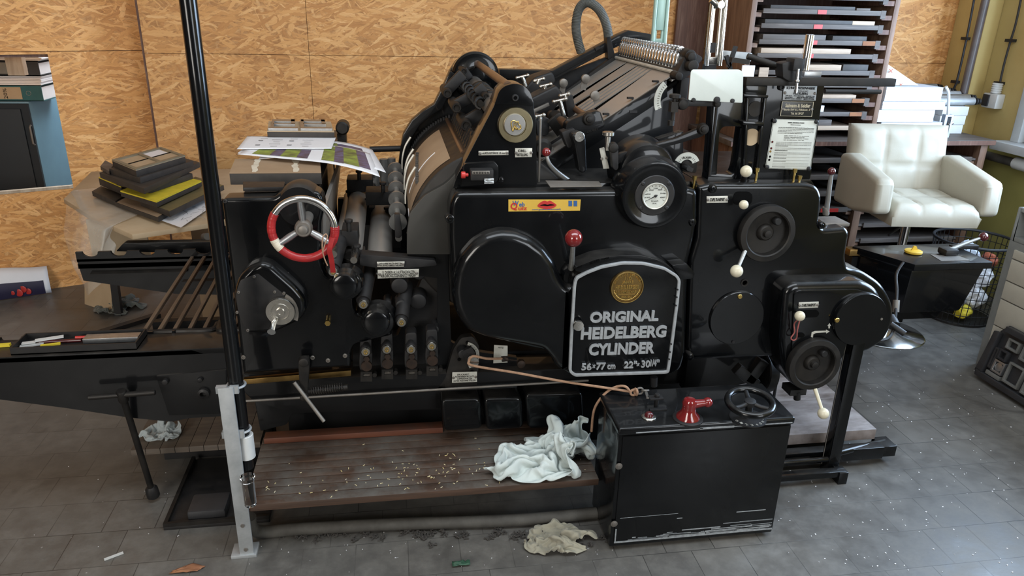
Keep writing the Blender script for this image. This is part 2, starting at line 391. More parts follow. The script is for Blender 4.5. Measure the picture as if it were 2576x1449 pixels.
def floor_mat():
    n = N('worn_floor_tiles')
    b = n.new('ShaderNodeTexBrick'); n.set(b, Vector=n.mp((1,1,1)), Scale=1.0); b.offset = .5; b.squash = 1
    b.inputs['Brick Width'].default_value = .1625; b.inputs['Row Height'].default_value = .1625; b.inputs['Mortar Size'].default_value = .0016
    b.inputs['Mortar Smooth'].default_value = .3; b.inputs['Bias'].default_value = 0
    b.inputs['Color1'].default_value = (.9,.9,.9,1); b.inputs['Color2'].default_value = (1.1,1.1,1.1,1); b.inputs['Mortar'].default_value = (.35,.35,.35,1)
    f = n.noise(1.3, 7, .65); f2 = n.noise(11, 7, .7); f3 = n.noise(55, 4, .7)
    c = n.ramp(f, [(.3,(.095,.089,.080)),(.5,(.125,.118,.106)),(.72,(.17,.16,.143))])
    c = n.mix(n.ramp(f2, [(.40,(.55,)*3),(.60,(0,)*3)]), c, (.065,.061,.057))
    c = n.mix(n.ramp(f2, [(.60,(0,)*3),(.75,(.5,)*3)]), c, (.19,.18,.165))
    st = n.noise(2.6, 6, .62, None, 1.2); c = n.mix(n.ramp(st, [(.56,(0,)*3),(.66,(.55,)*3)]), c, (.055,.05,.045))
    st2 = n.noise(.9, 4, .6, n.mp((1,1,1),(0,0,.6))); c = n.mix(n.ramp(st2, [(.5,(0,)*3),(.65,(.4,)*3)]), c, (.175,.16,.137))
    jo = n.mix(n.ramp(n.noise(1.7, 4, .6), [(.42,(.15,)*3),(.6,(1,)*3)]), (1,1,1), b.outputs['Color']); c = n.mix(1.0, c, jo, 'MULTIPLY')
    v = n.new('ShaderNodeTexVoronoi'); n.set(v, Vector=n.co, Scale=14.0)
    sp = n.ramp(v.outputs['Distance'], [(.035,(1,)*3),(.05,(0,)*3)]); c = n.mix(n.math('MULTIPLY', sp, n.ramp(f3, [(.5,(0,)*3),(.6,(.8,)*3)])), c, (.5,.5,.48))
    mr = n.new('ShaderNodeMapRange'); n.set(mr, Value=f2); mr.inputs[1].default_value = .3; mr.inputs[2].default_value = .7; mr.inputs[3].default_value = .30; mr.inputs[4].default_value = .52
    h = n.math('ADD', n.math('MULTIPLY', b.outputs['Fac'], -.6), n.math('MULTIPLY', f3, .25)); n.bump(h, .3, .004)
    return n.fin(c, mr.outputs[0], 0)
M['floor'] = floor_mat()
def cloth(name, c1, c2):
    n = N(name); f = n.noise(4, 5, .6); wv = n.noise(420, 2, .5)
    n.bump(wv, .35, .0015); return n.fin(n.ramp(f, [(.3,c2),(.65,c1)]), .9, 0, Sheen_Weight=.3)
M['ragw'] = cloth('white_rag_cloth', (.57,.63,.61), (.48,.54,.52))
M['ragb'] = cloth('beige_rag_cloth', (.36,.34,.26), (.26,.24,.18))
M['ragg'] = cloth('grey_green_rag_cloth', (.125,.14,.125), (.07,.08,.072))
M['ragp'] = cloth('pale_grey_rag_cloth', (.42,.47,.48), (.33,.37,.38))
n_ = N('clear_foil'); n_.bump(n_.noise(9, 4, .6), .5, .01)
lw = n_.fin((.78,.76,.70), .16, 0); n_.b.inputs['Alpha'].default_value = .34; M['foil'] = lw

M['sheetm'] = mat('feed_table_steel', (.52,.49,.455), (.42,.395,.36), .40, .75, 7, .03, r2=.55, stretch=(1,.2,1))
M['ringm'] = mat('tarnished_brass_ring', (.46,.39,.24), (.34,.28,.16), .32, 1, 20, 0)
M['olivew'] = mat('olive_dado_paint', (.30,.27,.085), (.23,.21,.06), .6, 0, 3, .15, 40)
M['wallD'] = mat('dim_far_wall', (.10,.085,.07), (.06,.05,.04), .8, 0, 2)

M['gframe2'] = mat('grey_brown_frame_paint', (.050,.047,.041), (.036,.034,.03), .45, .2, 5, .03)

M['pipeb'] = mat('brown_pipe_paint', (.11,.09,.085), (.075,.062,.06), .4)

M['scuffb'] = mat('bright_worn_edge', (.42,.45,.47), (.2,.21,.22), .5, .2, 60, .1)
# ------------------------------------------------------------------ the setting
structure(MB().box(-5.0,3.75,-2.6,4.9,-.05,0), 'floor', M['floor'], smooth=False)
structure(MB().box(-5.0,3.75,-2.6,4.9,3.2,3.25), 'ceiling', M['wallL'], smooth=False)
YB = 4.45
def panels(name, x0, x1, seams, zs, mt):
    m = MB()
    xs = [x0]+seams+[x1]
    for a, b in zip(xs, xs[1:]):
        for c, d in zip(zs, zs[1:]): m.box(a+.0012, b-.0012, YB, YB+.022, c+.0012, d-.0012)
    return structure(m, name, mt, smooth=False)
xl = P(371,186,Y=YB).x
panels('wall_back', xl, 3.62, [P(772,60,Y=YB).x, 2.05], [0,1.322,2.572,3.2], M['osb'])
structure(MB().box(xl+.01,3.7,YB+.03,YB+.09,0,3.2), 'trim_1', M['rackd'], smooth=False)
# left partition: boards coloured lighter in place of light, turned about 20 degrees, with an opening onto the next room
LA, LB = V((-2.24,4.30,0)), V((xl-.045,0,0)); sl = .40; LB.y = LA.y+sl*(LB.x-LA.x)
ud = (LB-LA).normalized(); nd = V((-ud.y, ud.x, 0))
def PL(px, py, off=0):                                     # photo ray met with that slanting plane
    r = ray(px, py); o = V((0,0,CAMH)); q = LA+nd*off
    return o + r*((q-o).dot(nd)/r.dot(nd))
def su(p): return (p-LA).dot(ud)
oz1 = PL(60,137).z; oz0 = PL(90,482).z; ou = su(PL(152,303)); uend = (LB-LA).length
def wl(u0, u1, z0, z1, m, t=.02): 
    a, b = LA+ud*u0, LA+ud*u1
    m.hexa([V((a.x,a.y,z0)), V((b.x,b.y,z0)), V((b.x,b.y,z0))+nd*t, V((a.x,a.y,z0))+nd*t, V((a.x,a.y,z1)), V((b.x,b.y,z1)), V((b.x,b.y,z1))+nd*t, V((a.x,a.y,z1))+nd*t])
m = MB(); zs = PL(250,128).z
wl(-2.6, uend, zs+.0015, 3.2, m); wl(ou, uend, oz0+.001, zs-.0015, m); wl(-2.6, uend, 0, oz0, m); wl(-2.6, -.55, oz0+.001, zs-.0015, m); wl(-.55, ou, oz1, zs-.0015, m)
ob = structure(m, 'wall_left', M['osbl'], smooth=False)
m = MB(); wl(-.55, ou, oz0+.001, oz0+.016, m, .03); structure(m, 'trim_2', M['stick'], smooth=False)
structure(MB().box(-4.2,xl-.4,6.6,6.65,0,3.2), 'wall_far', M['wallL'], smooth=False)
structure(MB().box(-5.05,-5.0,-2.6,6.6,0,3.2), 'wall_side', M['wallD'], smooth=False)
structure(MB().box(-5.0,-1.0,4.9,6.6,-.05,0), 'floor_next_room', M['floor'], smooth=False)
m = MB(); a, b = LA-ud*2.6+nd*.0215, LA+ud*uend+nd*.0215; m.hexa([V((q.x,q.y,z)) for z in (zs-.03,zs+.03) for q in (a,b,b+nd*.02,a+nd*.02)]); structure(m, 'trim_5', M['rackd'], smooth=False)  # added backing strip, blocks light leaking through the board seam
structure(MB().box(xl-.012,xl-.0005,YB+.006,YB+.03,0,3.2), 'trim_6', M['rackd'], smooth=False)  # dark strip standing in for the shaded gap at the corner
# right wall with the window opening
XR = 3.6; wy0, wy1, wz0, wz1 = 1.5, 3.86, .93, 2.6
m = MB()
m.box(XR,XR+.15,wy1,4.55,0,3.2); m.box(XR,XR+.15,-2.6,wy0,0,3.2); m.box(XR,XR+.15,wy0,wy1,0,wz0); m.box(XR,XR+.15,wy0,wy1,wz1,3.2)
structure(m, 'wall_right', M['wallY'], smooth=False)
m = MB(); m.box(3.592,3.5995,-2.6,4.05,0,.90); structure(m, 'trim_4', M['olivew'], smooth=False)
# narrow plaster pier beside the corner
pa = P(2452,120,Y=4.40)
m = MB(); m.box(3.50,3.6,4.19,4.45,0,3.2); structure(m, 'trim_3', M['wallY'], bev=.012)
m = MB(); m.box(3.57,3.66,wy1-.06,wy1,wz0,wz1); m.box(3.57,3.66,wy0,wy0+.06,wz0,wz1); m.box(3.57,3.66,wy0,wy1,wz1-.06,wz1); m.box(3.48,3.66,wy0-.04,wy1+.04,wz0-.05,wz0)
m.box(3.60,3.64,2.62,2.68,wz0,wz1); m.box(3.60,3.64,wy1-.16,wy1-.10,wz0,wz1)
structure(m, 'window_1', M['grey'], bev=.004)
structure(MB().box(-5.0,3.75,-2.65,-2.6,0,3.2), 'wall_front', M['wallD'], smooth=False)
structure(MB().box(3.612,3.618,wy0+.05,wy1-.05,wz0+.005,wz1-.05), 'window_2', M['glass'], smooth=False)
# ------------------------------------------------------------------ the printing press
press = thing('printing_press', 'big glossy black flatbed cylinder printing press filling the middle of the workshop', 'printing press', (0.6,2.6,0))
def B(m, name, mt, par=press, **k):
    if par is press: return build(m, name, M[mt], press, **k)
    o = build(m, name, M[mt], None, **k); return sub_of(o, par)
def plate(pts, Y, d, r=8, bev=.008, seg=3, name='cover', mt='black', par=press, hole=None):
    m = MB(); m.prism(FP(fil(pts, r), Y), (0,d,0)); return B(m, name, mt, par, bev=bev, seg=seg)
def boss(m, px, py, rp, Y, h, fil_=.3, lip=None, seg=40, dx=0):
    """round boss standing h proud of plane Y, towards the camera side"""
    c = P(px, py, Y=Y-h); c.y = Y; r = rp*sc(px, py, Y-h); e = min(h*.8, r*fil_)
    m.lathe(c, (0,-1,0), [(r+e*.35,-.004),(r+e*.12,h*.12),(r,h*.35),(r,h-e),(r-e*.3,h-e*.3),(r-e,h)]+([] if not lip else lip(r,h)), seg, True, True); return r
def screw(m, px, py, rp, Y, h=.004):
    c = P(px, py, Y=Y-h); r = rp*sc(px, py, Y); c.y = Y
    m.lathe(c, (0,-1,0), [(r,-.002),(r,h*.6),(r*.8,h),(r*.45,h),(r*.4,h*.3)], 14)
YP = 2.15        # plane of the side plates facing the camera
# --- lower base casting
m = MB()
m.box(-.42,1.15,2.45,3.1,.0,.40); m.box(-.44,1.2,2.33,3.12,.30,.47)
B(m, 'base_casting', 'black2', bev=.01)
m = MB(); m.prism(FP(fil([(612,985),(640,1012),(1100,985),(1480,955),(1480,925),(880,950),(612,940)],4), 2.2), (0,.12,0))
B(m, 'base_rail', 'black2', bev=.006)
m = MB(); m.prism(FP(fil([(640,1008),(1110,982),(1112,1030),(735,1040),(722,1068),(655,1085)],6), 2.28), (0,.05,0))
B(m, 'base_web', 'black2', bev=.004)
for a, b, t in (((1108,1003),(1214,1086),'w'),((1216,1000),(1318,1084),'w'),((1320,988),(1470,1080),'w')):
    m = MB(); m.prism(FP(fil([(a[0],a[1]+4),(b[0]-4,a[1]),(b[0],b[1]-6),(a[0]+8,b[1])],14), 2.21), (0,.16,0)); B(m, 'base_pocket', 'black', bev=.022, seg=4)
m = MB(); m.cyl(P(600,1010,Y=2.19), P(1480,957,Y=2.19), .0045, seg=10); B(m, 'base_edge_rod', 'dsteel')
# --- left ink-unit side frame
m = MB()
side = fil([(557,500,14),(690,497,8),(700,488,10),(735,478,20),(800,482,16),(812,497,6),(816,522,6),(808,560),(806,652,10),(822,696,10),(893,702,10),(890,765,8),(898,790,8),(985,795,10),(985,845),(890,868,10),(882,892,4),(882,924,2),(612,941,2),(590,760)],4)
m.dome(FP(side, YP), .07, .012); frameL = B(m, 'ink_unit_side_frame', 'black', ang=55)
m = MB(); m.box(-.475,-.245,YP+.06,YP+.14,.55,1.04); m.box(-.47,-.245,YP+.06,3.1,.90,1.05); m.box(-.46,-.245,3.02,3.12,.3,1.05); B(m, 'ink_unit_body', 'black2', bev=.008)
m = MB(); c = P(753,520,Y=YP); r = 58*sc(750,500,YP)
m.lathe(V((c.x,YP-.002,c.z)), (0,1,0), [(r*.9,0),(r,.012),(r,.075),(r*.97,.09),(r*.6,.095)], 40); B(m, 'fountain_end_housing', 'black2')
m = MB(); m.prism([P(612,482,Y=2.2), P(715,480,Y=2.2), P(718,466,Y=2.35), P(612,466,Y=2.35)], (0,0,.012)); B(m, 'top_slot_cover', 'ironb', bev=.003)
m = MB()
for p in ((566,507),(722,690)): screw(m, p[0], p[1], 6, YP)
B(m, 'socket_screw', 'ironb')
# two bearing caps beside the frame
for (px,py,r) in ((866,722,33),(947,815,34)):
    m = MB(); boss(m, px+4, py-2, r+9, 2.16, .05); boss(m, px, py, r, 2.12, .05); B(m, 'bearing_cap', 'black')
# cam housing
m = MB()
cam_ = fil([(586,740,20),(600,697,12),(626,672,10),(656,660,10),(682,668,10),(745,724,14),(768,752,14),(772,785,16),(755,808,14),(700,835,10),(660,842,10),(618,840,10),(596,790)],6)
m.dome(FP(cam_, YP-.055), .06, .020); cover = B(m, 'cam_housing', 'black', ang=55)
m = MB(); m.prism(FP(fil([(592,742,12),(604,705,8),(648,688,6),(712,738,6),(738,775,10),(735,800,10),(700,826),(620,833),(600,790)],5), YP-.0575), (0,.01,0)); lid = B(m, 'cam_housing_lid', 'ironb', cover, bev=.002)
m = MB()
for p in ((639,697),(600,736),(596,787),(623,832),(691,735),(714,739)): screw(m, p[0], p[1], 4.2, YP-.057)
B(m, 'lid_screws', 'dsteel', cover)
m = MB(); cc = P(702,787,Y=YP-.06)
m.prism([V((cc.x+math.cos(t)*.056, YP-.062, cc.z+math.sin(t)*.066)) for t in [math.radians(-25+i*11) for i in range(9)]]+[V((cc.x+math.cos(t)*.044, YP-.062, cc.z+math.sin(t)*.054)) for t in [math.radians(63-i*11) for i in range(9)]], (0,.004,0)); B(m, 'scale_arc', 'dsteel', cover)
def dial(m, px, py, rp, Y, prof, seg=40):
    c = P(px, py, Y=Y); s = sc(px, py, Y)*rp
    m.lathe(c, (0,-1,0), [(a*s, b) for a, b in prof], seg); return c, s
m = MB(); dial(m, 705, 785, 38, YP-.08, [(.95,-.02),(1,-.015),(1,-.004),(.96,0),(.62,0),(.6,.002),(.56,.002),(.54,-.001),(.3,-.001),(.28,.006),(.14,.006),(.12,.004)])
wh = B(m, 'ductor_disc', 'nickel')
m = MB(); p = P(694,805,Y=YP-.085); m.tube([p, p+V((-.006,-.02,-.008)), p+V((-.008,-.045,-.018))], lambda t: .006+.006*t, 10); B(m, 'crank_pin', 'chrome', wh)
m = MB(); c = P(826,804,Y=YP); m.cyl(c, c+V((0,-.022,0)), .008, seg=12); m.cyl(c+V((0,-.02,0)), c+V((0,-.03,0)), .009, seg=6); B(m, 'brass_oil_nipple', 'brass')
# --- handwheel with its worn tape
hc = P(763,576,Y=2.02); hs = sc(763,576,2.02)
RR, rr_ = 80*hs, 9.5*hs
hub = MB(); hub.lathe(hc+V((0,.03,0)), (0,-1,0), [(.020,0),(.024,.012),(.024,.03),(.020,.036),(.014,.036),(.012,.044),(.006,.046)], 28)
hub.cyl(hc+V((0,.02,0)), hc+V((0,.16,0)), .016)
wheel = B(hub, 'handwheel', 'dsteel')
m = MB(); m.torus(hc, (0,-1,0), RR, rr_, 64, 14); B(m, 'rim', 'chrome', wheel)
for a in (92,212,328):
    m = MB(); d = V((math.cos(math.radians(a)),0,math.sin(math.radians(a))))
    m.tube([hc+d*.018+V((0,.008,0)), hc+d*RR*.55+V((0,.006,0)), hc+d*RR*.97], lambda t: .0105-.004*abs(.5-t), 10); B(m, 'spoke', 'alu', wheel)
u_, v_, _ = frame((0,-1,0))
def tape(a0, a1, k, mt, nm):
    m = MB(); n = 40; pts = [hc+V((math.cos(t),0,math.sin(t)))*RR for t in [math.radians(a0+(a1-a0)*i/n) for i in range(n+1)]]
    m.tube(pts, lambda t: rr_*(k+.05*noise.noise((t*19,k*9,0))), 14); B(m, nm, mt, wheel)
tape(148,200,1.16,'tape','tape_wrap'); tape(199,221,1.20,'tapew','masking_tape_patch'); tape(220,335,1.15,'tape','tape_wrap'); tape(334,363,1.24,'tape','tape_wrap')
m = MB(); pts = crom([P(836,598,Y=2.0), P(829,628,Y=1.995), P(834,655,Y=2.0), P(838,686,Y=2.01)],5)
for a, b in zip(pts, pts[1:]): m.hexa([a+V((-.007,0,0)),a+V((.007,0,0)),a+V((.007,.003,0)),a+V((-.007,.003,0)),b+V((-.007,0,0)),b+V((.007,0,0)),b+V((.007,.003,0)),b+V((-.007,.003,0))])
B(m, 'hanging_tape_end', 'tape', wheel)
m = MB(); m.tube(crom([P(820,588,Y=1.99),P(812,598,Y=1.985),P(811,630,Y=1.985),P(818,655,Y=1.99),P(824,668,Y=1.995)],6), .0018, 6); m.tube(crom([P(820,588,Y=1.99),P(824,596,Y=1.985),P(818,612,Y=1.985),P(812,634,Y=1.985)],6), .0016, 6); B(m, 'string_loop', 'cord', wheel)
# --- ink fountain blade, rollers
m = MB()
a0, a1 = P(812,512,Y=2.28), P(852,398,Y=3.0); b0, b1 = P(806,640,Y=2.28), P(838,520,Y=3.0)
m.hexa([b0,b0+V((.012,0,0)),b1+V((.012,0,0)),b1,a0,a0+V((.012,0,0)),a1+V((.012,0,0)),a1]); B(m, 'ink_fountain_blade', 'sheetm')
def roller(px, py, rp, Yf, Yb, mt, nm='ink_roller', jr=.014, jl=.06):
    c = P(px, py, Y=Yf); r = rp*sc(px, py, Yf); m = MB()
    m.lathe(c, (0,1,0), [(r*.96,0),(r,.004),(r,Yb-Yf-.004),(r*.96,Yb-Yf)], 40)
    o = B(m, nm, mt); m = MB(); m.cyl(c-V((0,jl,0)), c, jr, seg=16); B(m, 'journal', 'iron', o); return c, r
roller(851,640,17,2.27,3.05,'sheetm'); roller(882,628,30,2.28,3.06,'sheetm'); roller(955,662,33,2.29,3.06,'sheetm')
roller(903,560,12,2.75,3.08,'steel'); roller(938,470,12,2.95,3.1,'steel')
for (px,py0,py1,r_) in ((948,405,478,9),(968,400,480,11),(988,398,470,10)):
    m = MB(); m.cyl(P(px,py1,Y=3.04), P(px-3,py0,Y=3.04), r_*sc(px,py0,3.04), seg=22); B(m, 'upright_roller', 'steel')
m = MB(); m.prism(FP([(850,500),(1000,490),(1030,780),(850,780)],3.09), (0,.03,0)); m.box(-.1,.12,2.42,3.1,.45,.62); B(m, 'ink_unit_back_frame', 'ironb', bev=.004)
# roller brackets in the gap
for (px,py,Y,w,h) in ((905,468,2.9,.10,.05),(925,545,2.85,.06,.07),(965,500,2.7,.13,.05),(975,560,2.8,.10,.05),(880,520,2.95,.05,.06),(880,600,2.24,.05,.05),(900,655,2.22,.04,.03)):
    m = MB(); c = P(px,py,Y=Y); m.box(c.x-w/2,c.x+w/2,c.y,c.y+.1,c.z-h/2,c.z+h/2); m.cyl(c+V((0,-.01,h/2)), c+V((0,-.01,h/2+.03)), .008, seg=8); m.cyl(c+V((0,-.01,h/2+.03)), c+V((0,-.01,h/2+.04)), .013, seg=8); B(m, 'roller_bracket', 'ironb', bev=.006)
for (px,py,px2,py2,r) in ((890,655,883,640,9),(838,640,840,655,10)):
    m = MB(); c = P(px,py,Y=2.14); m.cyl(c, c+V((0,.1,0)), r*sc(px,py,2.14), seg=18); B(m, 'roller_end_socket', 'nickel')
# wash-up spindle heads: steel washer with a brass hexagon
def washer(px, py, Y, rp=12, arm=None):
    c = P(px, py, Y=Y); s = sc(px, py, Y); m = MB()
    m.lathe(c+V((0,.05,0)), (0,-1,0), [(rp*.7*s,0),(rp*.75*s,.03),(rp*1.25*s,.032),(rp*1.25*s,.046),(rp*1.1*s,.05),(rp*.5*s,.05)], 28)
    a = B(m, 'roller_spindle_head', 'ironb')
    m = MB(); m.lathe(c, (0,-1,0), [(rp*s,-.004),(rp*s,.004),(rp*.9*s,.006),(rp*.45*s,.006)], 28); B(m, 'steel_washer', 'nickel', a)
    m = MB(); m.lathe(c, (0,-1,0), [(rp*.5*s,0),(rp*.5*s,.011),(rp*.3*s,.011),(rp*.28*s,.004)], 6); B(m, 'brass_hexagon', 'brass', a)
    return a
for i, (px, py) in enumerate(((838,683),(914,765),(1010,810))):
    a = washer(px, py, 2.11); c = P(px, py-8, Y=2.13); m = MB(); m.cyl(c, c+V((.02,.14,.06)), .022, seg=18); B(m, 'spindle_arm', 'ironb', a)
for i, (px, py) in enumerate(((920,884),(973,878),(1034,878),(1086,870))):
    a = washer(px, py, 2.12)
    s = sc(px, py, 2.15)
    m = MB(); m.prism(FP(fil([(px-14,py-40),(px+14,py-42),(px+17,py+30),(px+15,py+50),(px-15,py+50),(px-17,py+30)],8), 2.17), (0,.05,0)); B(m, 'roller_arm', 'ironb', a, bev=.006)
    m = MB(); c = P(px+2, py+20, Y=2.155); m.cyl(c, c+V((0,.02,0)), 8*s, seg=6); B(m, 'rusty_bolt', 'rust', a)
    m = MB(); c = P(px+2, py+38, Y=2.16); m.cyl(c, c+V((0,.03,0)), 14*s, seg=20); B(m, 'eccentric', 'rust', a)
    m = MB(); m.ring(FP([(px-13,py+52),(px+16,py+52),(px+16,py+76),(px-13,py+76)],2.155), FP([(px-7,py+56),(px+10,py+56),(px+10,py+64),(px-7,py+64)],2.155), (0,.02,0)); B(m, 'spring_box', 'iron', a)
    m = MB(); c0, c1 = P(px-7,py+60,Y=2.165), P(px+10,py+60,Y=2.165)
    m.tube([c0+(c1-c0)*(i/60)+V((0,math.cos(i*.9),math.sin(i*.9)))*.005 for i in range(61)], .0012, 5); B(m, 'spring', 'dsteel', a)
    m = MB(); c = P(px+22,py+60,Y=2.16); m.cyl(c, c+V((0,.02,0)), 6*s, seg=14); B(m, 'lock_nut', 'iron', a)
m = MB(); m.prism(FP(fil([(885,870,6),(905,850,6),(1000,845,6),(1062,700,6),(1125,700,6),(1125,900,12),(1090,965,20),(890,965,8)],6), 2.28), (0,.05,0)); B(m, 'roller_bay_plate', 'ironb', bev=.004)
for (px,py,r,Y) in ((1005,720,22,2.2),(1052,760,22,2.22),(1055,690,16,2.24),(1010,770,16,2.17),(975,765,10,2.2),(1040,850,8,2.2),(975,850,8,2.2),(1095,830,10,2.2)):
    m = MB(); boss(m, px, py, r, Y+.05, .05); B(m, 'bearing_block', 'ironb')
m = MB(); m.prism(FP(fil([(905,640),(1095,655),(1100,668),(985,680),(905,668)],5), 2.2), (0,.05,0)); B(m, 'roller_bridge', 'ironb', bev=.005)
def nameplate(quad, Y, mt='label', nm='nameplate', par=press, rows=(), ink='ink', screws=True, d=.003):
    q = FP(quad, Y); m = MB(); m.prism(q, (0,d,0)); o = B(m, nm, mt, par, bev=.0006)
    TL, TR, BR, BL = q; m = MB(); up = V((0,0,1))
    for (st, u0, u1, v0, v1, *bo) in rows:
        g = lambda u, v: BL*(1-u)*(1-v)+BR*u*(1-v)+TL*(1-u)*v+TR*u*v
        ux = (TR-TL).normalized(); uz = V((-ux.z,0,ux.x))
        m.text(st, g(u0,v0)+V((0,-.0005,0)), g(u1,v1)+V((0,-.0005,0)), ux, uz, .0004, bo[0] if bo else 0)
    dp = o if par is press else par
    if rows: sub_of(build(m, 'plate_lettering', M[ink]), dp)
    if screws:
        m = MB()
        for u in (.05,.95): m.lathe((BL*.5+TL*.5)*(1-u)+(BR*.5+TR*.5)*u, (0,-1,0), [(.0045,-.001),(.0045,.002),(.003,.0032)], 12)
        sub_of(build(m, 'plate_rivets', M['dsteel']), dp)
    return o
nameplate([(948,659),(1018,658),(1016,671),(949,672)], 2.19, mt='label', rows=(('NUR SAUBERE WALZEN EINSETZEN',.1,.9,.5,.8),('WALZEN NACH GEBRAUCH WASCHEN',.1,.9,.15,.4)))
nameplate([(950,679),(1054,677),(1053,697),(950,701)], 2.19, mt='label', rows=(('11 DUEREN ALS AUFTRAGWALZEN',.12,.9,.52,.86),('NUR DURCHGEZOGEN BENUTZT WERDEN',.08,.92,.12,.44)))
# --- front lever bell-crank under the frame
m = MB(); m.prism(FP([(750,905),(776,903),(778,925),(772,1008),(756,1008),(750,925)],2.10), (0,.03,0)); lev = B(m, 'rocker_arm', 'iron', bev=.005)
m = MB(); boss(m, 763, 914, 13, 2.10, .016); boss(m, 764, 1002, 10, 2.10, .012); B(m, 'pivot', 'iron', lev)
m = MB(); m.cyl(P(740,962,Y=2.09), P(815,1060,Y=2.06), .006, seg=12); B(m, 'handle_rod', 'dsteel', lev)
m = MB(); m.cyl(P(764,988,Y=2.12), P(875,974,Y=2.12), .010, seg=14); m.tube([P(782+i*.75,984-i*.1,Y=2.12)+V((0,math.cos(i*.8),math.sin(i*.8)))*.013 for i in range(110)], .0022, 5); B(m, 'tension_spring', 'iron', lev)
m = MB(); m.prism(FP([(612,955),(883,932),(883,946),(612,968)],2.16), (0,.02,0)); B(m, 'brass_edge_strip', 'bronze', bev=.002)
for (px,py) in ((612,900),(786,901),(825,908),(868,896)):
    m = MB(); screw(m, px, py, 6, YP); B(m, 'frame_bolt', 'dsteel')
# --- main front cover
YC = 2.12
m = MB(); cov = fil([(1131,515,22),(1146,484,18),(1559,480,6),(1735,472,14),(1756,480,8),(1756,548,4),(1748,600,10),(1733,662,6),(1726,890,4),(1714,932,22),(1690,946,8),(1434,946,6),(1398,922,10),(1382,886,14),(1300,869,10),(1172,831,10),(1140,740),(1131,600)],6)
m.dome(FP(cov, YC), .09, .018); cover = B(m, 'main_cover', 'black', ang=55)
m = MB()
hump = fil([(1412,700,14),(1398,662,10),(1374,628,10),(1338,601,12),(1300,586,12),(1262,583,12),(1225,592,12),(1190,613,12),(1160,648,12),(1143,690,12),(1137,735,12),(1143,778,12),(1160,814,12),(1182,838,12),(1230,856,8),(1300,868,8),(1368,880,14),(1390,905,8),(1404,928,10),(1436,944,6),(1448,716,8),(1430,722,8)],6)
m.dome(FP(hump, YC-.055), .07, .030, 8); B(m, 'drive_bulge', 'black', cover, ang=55)
# speed gauge boss
c = P(1647,492,Y=YC-.035); s = sc(1647,492,YC-.035)
m = MB(); m.lathe(V((c.x,YC+.05,c.z)), (0,-1,0), [(92*s,0),(90*s,.045),(86*s,.055),(84*s,.078),(80*s,.085),(66*s,.087),(62*s,.084)], 56); g = B(m, 'gauge_boss', 'black', cover)
m = MB(); m.lathe(V((c.x,YC-.032,c.z)), (0,-1,0), [(50*s,-.004),(50*s,.003),(48*s,.005),(30*s,.005)], 48)
for a in (43,137,223,317):
    q = V((c.x+math.cos(math.radians(a))*44*s, YC-.034, c.z+math.sin(math.radians(a))*44*s)); m.lathe(q, (0,-1,0), [(5*s,-.002),(5*s,.004),(3*s,.006)], 14)
B(m, 'gauge_flange', 'ironb', cover)
dc = V((c.x,YC-.038,c.z)); R_ = 33*s
gauge = MB(); gauge.lathe(dc, (0,-1,0), [(R_*.98,0),(R_,.004),(R_*.95,.008),(R_*.88,.006),(R_*.87,.002)], 48, True, False); gauge = B(gauge, 'speed_gauge', 'label')
m = MB(); m.lathe(dc+V((0,-.0008,0)), (0,-1,0), [(R_*.88,0),(R_*.88,.001)], 48); B(m, 'dial_face', 'labelw', gauge)
m = MB()
for i in range(13):
    a = math.radians(208-i*19.5); d = V((math.cos(a),0,math.sin(a))); k = .12 if i%2 else .2
    m.bar(dc+V((0,-.0024,0))+d*R_*.82, dc+V((0,-.0024,0))+d*R_*(.82-k*.8), .0009, .0006, (0,-1,0))
for st, a in (('1000',190),('1500',165),('2000',128),('2500',92),('3000',55),('3500',20),('4000',-12)):
    q = dc+V((math.cos(math.radians(a))*R_*.56,-.0022,math.sin(math.radians(a))*R_*.56)); m.text(st, q+V((-.007,0,-.002)), q+V((.007,0,.002)), d=.0002)
for st, z, wd in (('Druck/h',-.42,.011),('I.P.H.',-.60,.007)):
    m.text(st, dc+V((-wd,-.0022,R_*z)), dc+V((wd,-.0022,R_*z+.004)), d=.0002)
B(m, 'dial_marks', 'ink', gauge)
m = MB(); d = V((math.cos(math.radians(207)),0,math.sin(math.radians(207)))); e = V((-d.z,0,d.x))
m.prism([dc+V((0,-.004,0))+d*R_*.74, dc+V((0,-.004,0))+e*.002-d*R_*.15, dc+V((0,-.004,0))-e*.002-d*R_*.15], (0,-.001,0)); m.lathe(dc+V((0,-.003,0)), (0,-1,0), [(.004,0),(.004,.003),(.002,.004)], 14); B(m, 'needle', 'ironb', gauge)
# cover lugs with bolts
for (px,py,r) in ((1133,552,12),(1741,560,12),(1738,898,8)):
    m = MB(); screw(m, px, py, r*.55, YC, .006); boss(m, px, py, r, YC+.03, .03); B(m, 'cover_lug', 'black', cover)
# nameplate door
YD = YC-.085
m = MB()
door = fil([(1443,715,10),(1448,698,8),(1476,683,8),(1513,669,8),(1566,659,10),(1620,660,10),(1674,673,8),(1706,693,8),(1713,706,6),(1708,760,2),(1690,900,4),(1684,938,10),(1672,941,4),(1446,948,6),(1431,937,10),(1434,860,2)],4)
m.prism(FP(door, YD+.004), (0,.075,0)); door_o = B(m, 'nameplate_door', 'black', bev=.004)
def inset(pts, k, cx_=None, cy_=None):
    n = len(pts); out = []
    for i in range(n):
        a, b, c = V(pts[i-1]), V(pts[i]), V(pts[(i+1)%n]); t = (c-a)
        if t.length < 1e-6: out.append(pts[i]); continue
        nn = V((t.y,-t.x)).normalized(); out.append((b.x-nn.x*k, b.y-nn.y*k))
    return out
area2 = sum(door[i-1][0]*door[i][1]-door[i][0]*door[i-1][1] for i in range(len(door)))
inn = inset(door, 7 if area2 < 0 else -7)
cxm = sum(p[0] for p in door)/len(door)
